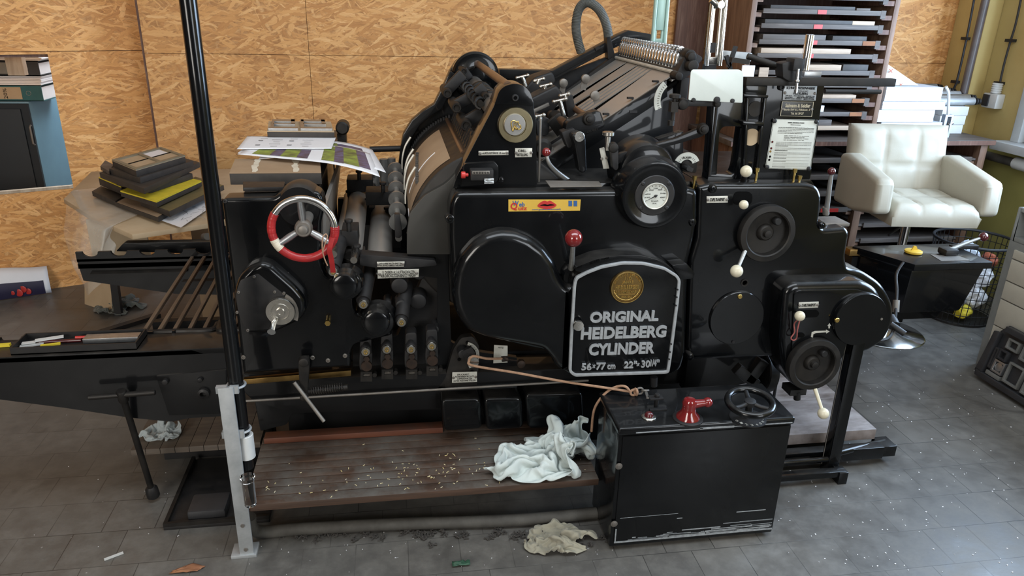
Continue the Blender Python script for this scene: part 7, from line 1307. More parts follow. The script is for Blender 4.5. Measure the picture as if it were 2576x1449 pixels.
-1,0,2,7,7,14,13,6,20,14,23,20,17,19,16,11,12,0,0,12,1,3,4,17,13,7,5,7,-7,3,-2,1,10,13,4,19,25,13,21,10,8,10,13,13,1,10,6,10,2,9,-13,-18,-2,9,13,16,14,8,-1,3,5,6,5,17,8,6,7,2,14,12,
13,12,7,9,-3,5,8,13,6,9,7,1,6,6,10,10,12,14,16,19,5,18,16,24,21,16,20,9,17,16,12,14,12,12,8,10,-2,4,6,13,12,21,10,14,13,12,11,13,17,21,28,23,11,20,18,15,16,7,12,14,9,5,12,14,8,9,5,18,
6,1,26,25,12,14,18,4,12,4,14,3,-1,-13,-19,-10,-10,5,7,14,11,8,11,8,4,10,9,14,12,17,8,20,14,14,18,23,24,4,15,1,-5,-2,-9,-15,-13,-2,-13,1,-9,-4,-2,4,-1,22,14,20,11,8,3,3,10,9,12,17,15,
17,12,2,12,13,10,16,20,24,20,18,3,4,-4,13,5,15,-4,12,11,9,3,6,-4,-4,3,3,7,6,8,10,12,-2,-1,-6,16,16,8,7,0,0,3,11,8,9,2,13,-2,4,9,9,3,6,2,-1,2,3,-1,-6,2,-4,9,2,10,-2,10,21,5,14,9,15,8,
9,9,10,13,15,9,4,-2,4,9,7,2,6,-5,2,5,8,10,8,5,3,12,6,6,7,1,4,12,11,5,13,14,6,8,0,0,5,11,8,3,5,0,1,-5,1,9,10,-8,5,10,7,5,-11,1,-1,7,-9,3,4,1,5,12,3,11,11,11,-3,12,-7,-10,-3,0,3,5,1,-8,
1,5,1,6,4,5,6,6,2,9,1,0,13,11,4,14,9,2,1,19,6,-16,-4,-14,-11,4,5,2,-1,2,3,3,5,-4,-5,-6,3,6,3,7,12,11,13,12,0,-5,14,13,2,15,-4,-10,2,-1,-8,3,-2,13,6,-5,8,7,8,14,17,10,6,10,8,14,12,8,
14,11,11,0,6,16,6,9,16,4,7,13,3,1,-14,1,20,10,10,17,21,10,6,13,10,12,10,10,18,5,13,13,10,11,7,19,9,8,11,9,5,-3,-8,-3,2,3,14,2,13,22,21,23,16,11,14,4,1,-2,7,16,11,10,15,24,17,0,-1,4,
4,-2,-1,6,16,11,5,3,14,14,11,17,19,13,15,12,10,3,11,12,14,15,16,9,8,18,7,15,17,18,21,25,17,14,23,13,21,15,8,8,10,9,14,9,9,13,19,12,16,14,12,13,19,19,18,8,3,16,20,18,20,24,17,8,20,-4,
12,13,5,7,8,7,14,12,23,21,24,21,10,17,24,19,17,29,16,13,10,22,23,20,23,23,14,13,14,4,5,10,9,12,14,18,20,27,29,18,8,22,32,27,34,34,24,6,20,22,18,21,20,19,18,13,9,16,10,9,11,18,25,25,
17,19,8,11,20,28,22,22,18,22,24,16,2,5,18,17,21,23,16,17,14,6,17,11,17,17,12,12,22,17,17,14,13,14,18,17,13,14,6,8,15,20,18,-1,6,1,0,12,19,25,26,12,23,12,11,19,17,14,15,17,17,17,13,13,
5,9,19,12,5,-2,0,7,27,15,25,33,40,43,37,31,25,11,18,9,7,19,9,21,15,11,13,13,12,13,10,11,12,16,9,19,23,24,28,24,25,25,21,18,16,22,17,22,22,7,-7,14,11,20,28,23,18,14,16,15,8,-7,-4,-2,
16,22,5,13,16,18,17,13,9,2,-6,11,-3,6,16,1,-14,9,9,12,19,18,17,15,11,9,10,-1,9,27,18,21,38,47,64,65,57,66,65,64,72,83,80,82,84,105,124,129,138,146,162,186,211,228,245,254,254,267,-4,
16,10,-3,8,-5,-15,5,3,-1,12,1,-2,12,15,20,8,9,12,5,1,-1,-2,-3,1,-2,5,9,3,-12,-6,14,8,2,2,-4,-18,-15,-6,-1,20,24,15,20,17,17,6,6,13,15,7,-5,-4,-4,1,-5,3,11,-6,-4,-3,13,2,9,13,16,13,14,
8,11,8,17,13,17,23,23,14,8,10,12,8,4,4,0,5,9,-6,-3,7,5,5,5,-4,17,20,22,15,18,15,17,14,17,20,16,16,15,5,7,11,9,7,5,3,-2,-6,6,-2,-2,4,4,11,5,7,9,6,20,17,11,2,0,7,2,4,0,13,16,-1,-2,6,5,
3,-4,-4,-5,-10,0,1,5,6,-1,16,4,9,10,6,1,-4,8,13,6,12,0,1,0,10,11,-6,0,1,-10,-9,-5,-11,-9,8,0,-9,-12,0,-17,-1,-7,-5,-4,2,6,1,4,8,8,11,7,2,11,14,20,4,-2,1,-6,-9,-7,-1,11,-1,-4,2,-4,-7,
-13,-7,-14,-14,-8,-8,2,5,12,15,16,12,8,-1,17,16,13,-1,0,16,20,25,17,-4,2,6,-3,-4,-6,-3,-4,8,6,4,14,10,8,2,0,8,11,6,12,4,18,23,20,20,20,18,11,17,10,7,-4,1,4,13,12,8,4,15,15,13,6,-4,-9,
-19,-21,-13,7,6,7,2,15,27,17,8,9,10,12,7,9,12,8,8,16,8,15,12,9,11,-3,6,10,0,12,11,13,3,-7,-4,5,-7,-3,8,15,12,16,9,8,-2,10,9,7,7,9,5,13,4,-3,9,-2,3,3,-3,8,10,7,12,11,5,13,11,13,13,12,
10,11,13,13,3,9,4,7,7,4,-3,6,4,1,10,4,14,14,11,7,9,6,12,18,9,16,18,13,13,13,8,17,10,12,7,6,4,11,14,13,11,14,3,10,8,8,6,5,3,9,14,7,6,13,13,17,19,16,12,18,16,18,8,7,11,9,10,11,10,13,12,
10,-4,3,-4,-4,-3,9,3,12,14,3,9,20,15,13,15,21,16,22,21,18,18,22,23,12,13,20,25,10,3,13,10,12,10,6,9,15,5,3,9,11,6,6,8,11,6,16,11,20,23,17,21,26,29,20,17,4,12,14,7,11,16,13,11,6,0,6,
6,6,2,1,4,0,-7,4,3,0,1,-12,-8,-7,-15,-15,-3,9,-1,5,16,-10,-10,-1,3,3,-3,11,5,18,18,14,1,7,18,12,0,-2,-14,-25,-9,1,-19,-16,-8,-4,-12,7,-16,-10,2,-17,-19,-5,2,6,0,3,8,11,13,11,12,16,27,
25,3,8,7,5,2,11,6,-1,-4,-11,-20,0,-2,12,9,0,-5,-3,-1,6,13,15,19,11,20,7,-5,-9,-3,-1,4,18,13,13,7,12,14,1,5,8,2,-6,5,9,-2,3,-1,0,-1,6,-5,-2,5,-2,-11,-7,-20,-24,-15,1,5,11,-2,4,1,2,5,
-6,-4,-8,-1,-5,10,7,-7,-8,-6,-4,-3,-6,-21,-21,-16,-2,-23,-7,-5,-3,5,-6,3,-2,-1,3,5,2,-11,-12,-7,-4,-15,-15,-5,-9,-12,-15,-6,-12,-4,9,3,3,-3,13,-8,-3,2,2,4,-15,-5,1,5,-6,-8,-1,-6,0,-3,
0,-11,1,10,3,-5,-5,-1,-6,-4,2,5,10,10,24,14,2,-14,-14,-9,-12,-16,-12,3,6,16,6,13,-6,-11,3,-10,-6,3,6,-10,-11,-8,-7,-4,-6,-6,-2,8,19,17,-2,-15,-12,-3,4,11,2,6,9,18,0,15,11,5,11,-7,-5,
-3,-4,-12,-16,-15,-9,-12,-18,-17,-14,-9,9,-11,3,9,4,4,4,12,18,11,13,6,5,9,10,3,8,-5,-2,1,2,0,1,-3,-2,0,-3,-11,-12,-10,-13,-14,-3,3,1,-1,8,9,15,12,16,13,15,2,11,11,8,3,9,12,14,10,1,3,
5,0,-3,-11,-14,61,96,135,127,192,261,285,237,256,231,191,170,170,115,64,15,10,76,29,40,33,24,35,34,91,71,103,142,92,24,17,14,-15,-30,-27,-7,26,-15,-43,-6,-34,-93,-73,50,48,44,-31,-4,
33,-15,29,-19,-19,-51,45,-17,3,37,42,25,-25,-55,-34,-56,-94,-40,-23,-23,-57,-6,20,4,-70,38,-24,28,52,16,49,-3,72,67,16,-55,-19,-78,-45,-14,-77,-67,-8,-45,-49,-68,-84,-47,-35,-85,-57,
37,63,3,-89,24,-38,36,28,59,3,-18,21,61,-16,-25,-24,-20,-25,53,5,-5,-70,-71,-66,-59,-49,-61,-32,-17,-77,-3,49,4,-39,-17,-20,-52,-29,52,46,-20,-3,38,-29,-35,-43,-43,-53,-9,-16,-3,9,-25,
-11,-27,-25,90,6,55,48,21,103,71,46,-36,-9,-62,17,32,-20,-62,-36,-4,6,-8,4,-10,-10,22,37,-29,89,28,56,82,67,117,54,12,36,22,103,83,30,-20,-16,2,-11,29,-30,29,33,76,63,-13,38,71,66,64,
90,-7,61,3,92,87,79,49,89,89,76,-8,-9,-38,11,73,-19,-63,47,72,-42,22,17,80,-35,-77,-75,-44,35,31,76,-4,67,24,28,49,93,45,26,12,-17,40,71,121,92,89,48,-98,-24,62,-29,-41,-57,43,29,5,
-38,-51,0,10,80,-31,0,47,31,56,40,-9,-38,-5,-27,-14,-4,-21,21,27,57,-51,-22,64,-37,-52,-37,27,59,57,-26,19,-30,-6,69,-9,-61,-53,-101,-131,-76,-77,-82,-82,-41,-59,-17,-75,20,29,20,-52,
-43,49,-10,42,-43,-34,48,64,-19,52,-44,-2,67,9,-100,-83,-8,-28,-15,19,-27,-24,47,45,37,-62,-55,-1,24,-46,-22,52,39,74,9,-43,39,32,37,72,8,-55,-61,8,-73,-60,-43,-56,-53,46,52,-54,-37,
-56,35,32,77,6,75,-22,-23,-57,-29,72,39,-54,-21,-34,-83,-74,-4,-9,-61,0,-58,7,16,-31,-59,-19,18,-61,41,-54,-49,-34,16,26,75,-14,24,-50,-49,33,36,-31,-48,12,-35,-39,-24,-27,-9,-20,-7,
21,50,28,-43,-38,58,-41,-40,15,-52,-52,-47,-5,27,-38,40,-44,-57,-3,46,-22,-33,76,-18,-30,6,-69,-35,-39,-52,-55,-34,70,41,-69,-52,-34,-13,72,43,-34,-48,30,-1,-13,43,-28,-33,-20,80,38,
-39,30,15,1,31,-17,-7,-17,60,1,-29,-12,-38,-40,27,45,63,71,70,-11,-57,84,18,-37,20,-10,-3,-10,55,25,-41,-3,19,18,18,-18,46,-11,15,-33,21,32,-15,46,41,-56,-17,-33,-8,17,25,94,82,37,109,
106,67,36,54,55,53,84,76,47,38,-47,22,-14,0,-33,16,14,-20,6,32,8,18,0,-56,19,37,107,75,80,93,109,110,66,85,76,101,117,78,-6,28,-43,25,27,-47,-59,44,0,8,5,13,1,4,57,1,28,34,75,24,6,-34,
-24,62,76,99,39,25,34,60,51,10,12,-2,-7,-1,12,81,10,-58,-44,36,73,-28,-29,-40,-23,-4,-91,-72,-17,-86,-133,-91,-115,-44,-29,-15,-57,-23,40,35,-6,39,50,18,9,-30,-15,-79,-57,-70,-27,-56,
-82,-85,-47,-33,-48,-32,-18,-74,-71,-85,-63,-67,-19,-27,-48,-68,-75,34,25,-3,47,56,24,71,61,-26,70,100,77,-19,-56,-58,11,-19,-42,-13,25,-11,-12,-94,17,23,50,28,43,66,39,-89,-20,-65,
-33,83,63,85,112,-19,-65,29,99,47,4,38,-13,-58,-27,-38,-61,9,44,-59,63,97,113,37,57,-19,19,-2,-19,-18,-30,41,52,10,11,-4,39,14,115,55,-106,-153,-154,-94,-17,-59,-80,-36,43,-62,2,40,
71,48,-15,20,5,-2,-25,-67,-68,3,20,-6,-13,-35,-5,-72,-109,-109,13,28,6,-27,16,-32,-87,-83,-105,-94,-39,3,21,90,108,70,5,-35,-72,-70,-55,-37,8,49,-69,-128,-131,-82,41,-57,-70,-96,-66,
-8,-39,-41,-76,0,-76,-80,-57,-76,-28,17,12,42,-61,-16,-67,-70,-84,-20,-26,-77,-36,-58,-31,-47,21,43,10,-6,-31,36,-24,-42,-39,-19,-69,-13,-72,-86,-92,-28,5,31,53,43,-60,-43,-45,-17,]),
}
def ragmesh(key, name, mt, label, at, yaw, dims, thick=.003):
    """a crumpled cloth: relaxed sheet shape, scaled to dims and laid at a point"""
    n, lo, hi, z = RAGS[key]; N3 = n*n; val = z
    q = [[0,0,0] for _ in range(N3)]
    for a in range(3):
        for i in range(N3): q[i][a] = val[a*N3+i] + (q[i-n][a] if i >= n else 0)
    cs, sn = math.cos(yaw), math.sin(yaw); pts = []
    for t in q:
        x, y, zz = [lo[a]+(hi[a]-lo[a])*t[a]/400 for a in range(3)]; pts.append([x*cs-y*sn, x*sn+y*cs, zz-lo[2]])
    mn = [min(p[a] for p in pts) for a in range(3)]; mx = [max(p[a] for p in pts) for a in range(3)]
    m = MB(); vs = [m.b.verts.new(V(at)+V(tuple((p[a]-mn[a]-(.5*(mx[a]-mn[a]) if a < 2 else 0))/(mx[a]-mn[a])*dims[a] for a in range(3)))+V((0,0,thick))) for p in pts]
    for i in range(n-1):
        for j in range(n-1): m.b.faces.new((vs[i*n+j],vs[(i+1)*n+j],vs[(i+1)*n+j+1],vs[i*n+j+1]))
    bmesh.ops.recalc_face_normals(m.b, faces=m.b.faces)
    o = build(m, name, M[mt], sub=1 if n > 40 else 2, solid=thick); return tag(o, label, 'rag')
c_ = P(1372,1128,Z=zb)
ragmesh('a', 'cleaning_rag', 'ragw', 'pale grey-green cleaning rag heaped on the right end of the footboard', (c_.x-.036,2.062,zb), 2.2, (.395,.27,.145))
c_ = P(1402,1335,Z=0)
ragmesh('b', 'cleaning_rag', 'ragb', 'dirty beige cleaning rag crumpled on the floor below the footboard', (c_.x,c_.y-.045,0), .4, (.25,.165,.055))
c_ = P(302,778,Z=0)
ragmesh('b', 'cleaning_rag', 'ragg', 'dark green-grey rag lying on the floor by the cardboard scrap', (c_.x,c_.y+.03,0), .2, (.27,.28,.06))
c_ = P(408,1092,Z=zd)
ragmesh('b', 'cleaning_rag', 'ragp', 'light grey rag lying on the slatted duckboard', (c_.x,c_.y+.0,zd), 2.4, (.14,.13,.06))
# control cabinet
T = thing('control_cabinet', 'black steel control cabinet on the floor with red switch and handwheel', 'cabinet', (.9,1.93,0))
bx0, bx1, by0, by1, bz1 = .632, 1.186, 1.818, 2.042, .452
m = MB(); m.box(bx0,bx1,by0+.006,by1,.012,bz1-.025); kid(m, 'cabinet_body', 'cab', T, bev=.006)
m = MB(); m.box(bx0-.004,bx1+.006,by0-.002,by1,bz1-.026,bz1); lid = kid(m, 'cabinet_lid', 'cab', T, bev=.009, seg=3)
m = MB(); m.box(bx0+.012,bx1-.004,by0,by0+.0055,.03,bz1-.030); kid(m, 'front_panel', 'cab', T, bev=.002)
for x in (bx0+.05,bx1-.08): kid(MB().box(x,x+.06,by0+.06,by1-.02,0,.0115), 'foot', 'ironb', T)
M['scuff_'] = mat('bare_scuffed_metal', (.23,.25,.27), (.12,.13,.14), .5, .3, 60, .1)
m = MB(); rs = random.Random(3)
for i in range(34):
    x = bx0+.02+rs.random()**.8*(bx1-bx0-.10); l = rs.uniform(.01,.16); z = .035+abs(rs.gauss(0,.010)); l = min(l, bx1-.01-x); m.box(x,x+l,by0-.0006,by0+.001,z,z+rs.uniform(.0012,.004))
m.box(bx0+.013,bx1-.006,by0-.0008,by0+.001,.0305,.0365); m.box(bx0+.014,bx0+.018,by0-.0007,by0+.001,.032,.085)
for (x,z,l,h) in ((.012,.125,.19,.001),(.40,.11,.10,.003),(.36,.07,.17,.002),(.2,.105,.018,.003)): m.box(bx0+.014+x,bx0+.014+x+l,by0-.0006,by0+.001,z,z+h)
kid(m, 'scuff_marks', 'scuffb', T)
m = MB()
for (a_,b_,h) in ((.05,.26,.003),(.25,.36,.006),(.36,.42,.003),(.46,.55,.003)): m.box(bx0+a_,bx0+b_,by0-.0035,by0-.001,bz1-.017-h/2,bz1-.017+h/2)
kid(m, 'edge_wear', 'scuffb', T)
for (px,py) in ((1557,1173),(1545,1318)):
    m = MB(); c = P(px,py,Y=by0); m.lathe(c, (0,-1,0), [(.011,-.001),(.011,.001),(.007,.002),(.0065,.004),(.004,.0045)], 18); kid(m, 'corner_screw', 'dsteel', T)
# red rotary switch
c = P(1730,1052,Z=bz1+.001)
m = MB(); m.lathe(V((c.x,c.y,bz1)), (0,0,1), [(.046,-.001),(.046,.003),(.043,.005),(.030,.005)], 40); sw = kid(m, 'switch_plate', 'ironb', T)
m = MB(); m.lathe(V((c.x,c.y,bz1+.004)), (0,0,1), [(.036,0),(.034,.008),(.022,.022),(.020,.040),(.022,.052),(.017,.062),(.006,.064)], 32)
e = P(1780,1012,Z=bz1+.052); s0 = V((c.x,c.y,bz1+.048)); m.tube([s0, s0.lerp(e,.5), e], lambda t: .016-.006*t, 14); m.ball(e, .0155, 18); kid(m, 'red_switch_handle', 'red', T)
m = MB(); c = P(1632,1050,Z=bz1); m.lathe(V((c.x,c.y,bz1)), (0,0,1), [(.022,-.001),(.022,.003),(.018,.006),(.015,.006)], 28); kid(m, 'lamp_bezel', 'nickel', T)
m = MB(); m.ball(V((c.x,c.y,bz1+.006)), .014, 20, (1,1,1)); kid(m, 'red_pilot_lamp', 'maroon', T)
# black handwheel lying flat on a spindle
c = P(1887,1012,Z=bz1+.055); c.z = bz1+.055
m = MB(); m.cyl(V((c.x,c.y,bz1-.001)), V((c.x,c.y,bz1+.062)), .011, seg=16); m.lathe(V((c.x,c.y,bz1)), (0,0,1), [(.055,-.001),(.055,.002),(.05,.003)], 40); kid(m, 'spindle', 'ironb', T)
tl = V((-.05,-.12,1)).normalized()
m = MB(); m.torus(c, tl, .066, .0105, 56, 14); hwm = kid(m, 'speed_handwheel', 'black', T)
m = MB(); m.lathe(c-tl*.012, tl, [(.012,0),(.017,.004),(.017,.018),(.010,.02)], 24); 
u1, v1, _ = frame(tl)
for a in (100,220,340): d = u1*math.cos(math.radians(a))+v1*math.sin(math.radians(a)); m.tube([c, c+d*.033-tl*.004, c+d*.066], lambda t: .0075-.001*t, 10)
kid(m, 'wheel_spokes', 'ironb', hwm)
m = MB()
for i in range(9):
    a = math.radians(200+i*20); q = V((c.x+math.cos(a)*.045, c.y+math.sin(a)*.045, bz1+.003)); m.text('0123456789'[i], q+V((-.004,-.005,0)), q+V((.004,.005,0)), (1,0,0), (0,1,0), .0003)
kid(m, 'speed_figures', 'label', T)
# pull-lever and hook at the back left of the lid
c = P(1652,1008,Z=bz1+.02)
m = MB(); m.cyl(V((c.x,c.y,bz1-.001)), V((c.x,c.y,bz1+.045)), .007, seg=14); m.box(c.x-.026,c.x+.018,c.y-.012,c.y+.012,bz1+.028,bz1+.034); m.box(c.x-.03,c.x+.025,c.y-.03,c.y-.018,bz1-.0005,bz1+.006); m.cyl(V((c.x+.0,c.y,bz1+.034)), V((c.x,c.y,bz1+.043)), .009, seg=6); kid(m, 'stop_lever', 'ironb', T, bev=.001)
m = MB(); m.cyl(P(1645,948,Y=2.06), V((P(1645,948,Y=2.06).x+.002,2.06,bz1+.0)), .012, seg=16); kid(m, 'conduit_stub', 'ironb', T)
# cord from the pulley to the hook
pu, hk = P(1191,920,Y=2.12), V((c.x-.03,c.y,bz1+.031))
ky = P(1585,985,Y=2.0)
M_ = MB(); M_.tube(crom([P(1262,902,Y=2.175),P(1225,902,Y=2.14),P(1191,896,Y=2.128),P(1180,908,Y=2.128),pu,P(1300,938,Y=2.10),P(1420,960,Y=2.06),P(1520,975,Y=2.02),ky],6), .0042, 8)
M_.torus(ky+V((.012,0,-.004)), (0,1,0), .010, .004, 18, 8); M_.torus(ky+V((.018,-.004,0)), (1,.2,0), .010, .004, 18, 8); M_.tube(crom([ky,P(1572,972,Y=2.0),P(1548,974,Y=2.02),P(1520,992,Y=2.02),P(1495,1030,Y=2.03),P(1488,1085,Y=2.04)],6), .0042, 8)
cord = lone(M_, 'pull_cord', 'cord', 'knotted tan cord stretched from the press pulley to the control cabinet', 'cord')
m = MB(); q = ky+V((.032,0,.0)); m.torus(q, (0,1,0), .011, .0035, 20, 8); m.torus(q+V((.018,0,.001)), (0,.5,1), .011, .003, 20, 8); m.bar(q+V((.02,0,.0)), hk, .008, .004); kid(m, 'snap_hook', 'dsteel', cord)
# debris on the floor
m = MB(); d = P(262,1408,Z=.003), P(310,1390,Z=.003); m.bar(d[0],d[1],.008,.004); lone(m, 'white_strip', 'white', 'thin white plastic strip lying on the bare floor, lower left', 'plastic strip')
m = MB(); q = P(468,1434,Z=.002); m.grid(8,5,lambda u,v: V((q.x-.045+u*.08+v*.02, q.y-.012+v*.035*(1-abs(u-.5)), .006+.006*noise.noise((u*4,v*4,2))))); M['leaf'] = mat('orange_brown_scrap', (.32,.14,.06), (.2,.08,.04), .8); lone(m, 'brown_scrap', 'leaf', 'crumpled orange-brown scrap on the floor at the lower left', 'scrap', solid=.002)
m = MB(); q = P(1162,1420,Z=.002); m.grid(8,4,lambda u,v: V((q.x-.03+u*.055, q.y-.01+v*.02, .008+.008*noise.noise((u*6,v*5,7))))); M['gscrap'] = mat('dark_green_scrap', (.03,.09,.05), (.02,.06,.035), .6); lone(m, 'green_scrap', 'gscrap', 'small dark green scrap on the floor in front of the footboard', 'scrap', solid=.002)
m = MB(); rs = random.Random(5)
for i in range(312):
    px, py = (rs.uniform(1950,2560), rs.uniform(850,1440)) if i < 230 else (rs.uniform(620,1600), rs.uniform(1330,1445)) if i < 290 else (rs.uniform(20,560), rs.uniform(1040,1440))
    q = P(px,py,Z=.001); r = rs.uniform(.0007,.0021)*(1.3 if i < 230 else .8); a = rs.random()*PI; d = V((math.cos(a),math.sin(a),0))
    m.bar(q-d*r, q+d*r, r*1.3, .001)
lone(m, 'floor_flecks', 'paper', 'white paper flecks littering the tiled floor', 'paper flecks', None, 'stuff')
m = MB(); rs = random.Random(9)
for i in range(70):
    px = rs.uniform(640,1560); py = 1345+rs.gauss(0,8)+(20 if px > 1380 else 0); q = P(px,py,Z=.004)
    for k in range(9):
        o_ = V((rs.gauss(0,.007),rs.gauss(0,.006),abs(rs.gauss(0,.002)))); d = V((rs.gauss(0,1),rs.gauss(0,1),rs.gauss(0,.3))).normalized()*rs.uniform(.003,.009); m.tube([q+o_-d, q+o_+V((rs.gauss(0,.002),rs.gauss(0,.002),.002)), q+o_+d], rs.uniform(.0008,.0028), 5)
M['fluff'] = mat('grey_dust_fluff', (.06,.055,.048), (.035,.03,.028), 1, 0, 90, .5); lone(m, 'dust_fluff', 'fluff', 'grey dust balls along the floor under the footboard', 'dust', None, 'stuff')
# ---------------------------------------------------------------- formes and printed sheets on the ink unit
zi = 1.06
def bigforme(L, F, R, z, h, label, top, side='forme'):
    o, c = slab(L, F, R, z, h, 'printing_forme', side, label, 'printing forme'); m = MB(); on(c, .0005, .003, .0, 1, .0, 1, m); kid(m, 'forme_face', top, o); return o, c
o, c = bigforme((592,402),(577,437),(808,436), zi+.031, .036, 'brown-faced printing forme with taped seams on top of the press ink unit', 'fbrown')
m = MB()
rt = random.Random(6); gq = lambda u, v: c[1]+(c[2]-c[1])*u+(c[0]-c[1])*v+V((0,0,.0036))
for u in (.26,.71): m.prism([gq(u-.025+rt.uniform(-.022,.015), .04+i*.103) for i in range(10)]+[gq(u+.03+rt.uniform(-.015,.022), .97-i*.103) for i in range(10)], (0,0,.0012))
kid(m, 'torn_tape', 'tapew', o)
o, c = slab((676,306),(672,332),(841,333), zi+.075, .035, 'printing_forme', 'forme', 'printing forme with grey metal type on the far end of the ink unit', 'printing forme')
m = MB(); on(c, .0005, .002, .0, 1, .0, 1, m); kid(m, 'forme_face', 'cardl', o)
m = MB()
for (u0,u1,v0,v1) in ((.02,.46,.06,.20),(.5,.97,.06,.20),(.06,.42,.75,.95),(.52,.9,.75,.95),(.06,.1,.2,.75),(.09,.42,.46,.54),(.55,.9,.46,.54),(.5,.56,.2,.95),(.36,.42,.5,.95),(.84,.9,.5,.95)): on(c, .0025, .010, u0, u1, v0, v1, m)
kid(m, 'metal_type', 'alu', o)
m = MB(); m.box(c[1].x-.02,c[2].x+.01,c[1].y,c[0].y,zi,zi+.039); B(m, 'forme_rest', 'black2')
m = MB(); m.lathe(P(862,320,Y=3.05), (0,-1,0), [(.02,-.05),(.026,-.04),(.026,.03),(.02,.035)], 24); m.box(P(848,320,Y=3.06).x,P(870,320,Y=3.06).x,3.03,3.1,1.06,1.12); B(m, 'fountain_far_end', 'iron')
M['sgreen'] = mat('green_photo_print', (.30,.40,.06), (.07,.08,.035), .5, 0, 24); M['sblue'] = mat('violet_photo_print', (.13,.12,.24), (.055,.035,.035), .5, 0, 40)
def sheet(quad, z, label, sag, prints, name='printed_sheet'):
    q = [P(x,y,Z=z) for x, y in quad]; g = lambda u, v: (q[3]*(1-u)*(1-v)+q[2]*u*(1-v)+q[0]*(1-u)*v+q[1]*u*v)
    s_ = lambda u, v: g(u,v)+V((0,0,sag(u,v)))
    m = MB(); m.grid(20,10,s_); o = lone(m, name, 'paper', label, 'paper sheet', solid=.0006)
    for mt, u0, u1, v0, v1 in prints:
        m = MB(); m.grid(14,6,lambda a,b: s_(u0+(u1-u0)*a, v0+(v1-v0)*b)+V((0,0,.0012))); kid(m, 'printed_picture', mt, o)
    return o
bend = lambda k, h=0: (lambda u, v: h-k*max(0,u-.55)**2)
sheet([(640,350),(935,354),(970,409),(598,385)], zi+.045, 'white sheet at the bottom of the fan, its corner hanging right', bend(.17), [('sblue',.66,.90,.66,.84),('sgreen',.62,.70,.68,.86)])
sheet([(650,362),(930,366),(955,422),(597,388)], zi+.049, 'white sheet with large green and violet pictures, middle of the fan', bend(.15), [('sgreen',.09,.22,.12,.62),('sblue',.22,.30,.12,.62),('sgreen',.30,.42,.12,.62),('sblue',.42,.50,.12,.62),('sgreen',.60,.69,.12,.92),('sblue',.69,.76,.12,.95),('sgreen',.76,.87,.14,.95),('sblue',.87,.95,.16,.95)])
o = sheet([(623,342),(845,346),(834,374),(596,375)], zi+.054, 'white sheet of faint grey text lying on top of the fan', bend(0,.0), [])
m = MB(); q = [P(x,y,Z=zi+.0555) for x, y in ((623,342),(845,346),(834,374),(596,375))]; g = lambda u, v: (q[3]*(1-u)*(1-v)+q[2]*u*(1-v)+q[0]*(1-u)*v+q[1]*u*v)
for (u,v,wd,hg) in ((.16,.62,.05,.05),(.50,.62,.05,.05),(.16,.28,.05,.05),(.50,.28,.05,.05),(.30,.72,.12,.015),(.33,.55,.07,.015),(.64,.72,.12,.015),(.67,.55,.07,.015),(.30,.38,.12,.015),(.33,.2,.07,.015),(.64,.38,.12,.015),(.67,.2,.07,.015),(.17,.8,.08,.01),(.5,.8,.08,.01)):
    m.prism([g(u,v),g(u+wd,v),g(u+wd,v+hg),g(u,v+hg)], (0,0,.0004))
M['gprint'] = mat('grey_print', (.30,.30,.31), None, .7); kid(m, 'grey_text', 'gprint', o)
o = sheet([(664,382),(768,383),(770,401),(650,401)], zi+.037, 'narrow white slip with a small emblem in front of the sheet fan', lambda u,v: .006*math.sin(u*PI), [])
m = MB(); q = P(697,398,Z=zi+.044); m.text('+', q+V((-.012,-.004,0)), q+V((.012,.010,0)), (1,0,0), (0,1,0), .0003); kid(m, 'emblem', 'ink', o)
# ---------------------------------------------------------------- work table in the corner with formes
ztb = .72
T = thing('work_table', 'cluttered wooden work table in the corner carrying a heap of formes', 'table', (-1.25,3.6,0))
c4 = [P(332,590,Z=ztb), P(620,548,Z=ztb), V((-.50,4.3,ztb)), V((-1.62,4.25,ztb)), P(160,500,Z=ztb), P(230,545,Z=ztb)]
c4[2].y = 4.30
m = MB(); m.prism(c4, (0,0,-.022)); kid(m, 'table_top', 'cardl', T, bev=.003)
for (x,y,rz) in ((-1.50,3.95,.0),(-.80,3.38,0),(-.62,3.9,0)):
    m = MB(); m.bar(V((x,y,0)), V((x+.03,y,ztb-.022)), .035, .035, (0,1,0)); kid(m, 'leg', 'ironb', T)
m = MB(); a = P(305,566,Y=3.32); m.box(-.93,-.56,3.42,3.80,.0,.69); bx = lone(m, 'cardboard_box', 'card', 'brown corrugated cardboard box wedged under the work table top', 'box', bev=.004)
m = MB()
for i in range(40): x = -.92+i*.009; m.box(x,x+.004,3.412,3.42,.672,.688)
kid(m, 'torn_edge', 'cardl', bx)
m = MB(); m.box(-1.34,-1.10,3.36,3.372,.47,.697); kid(m, 'pale_apron', 'cardl', T)
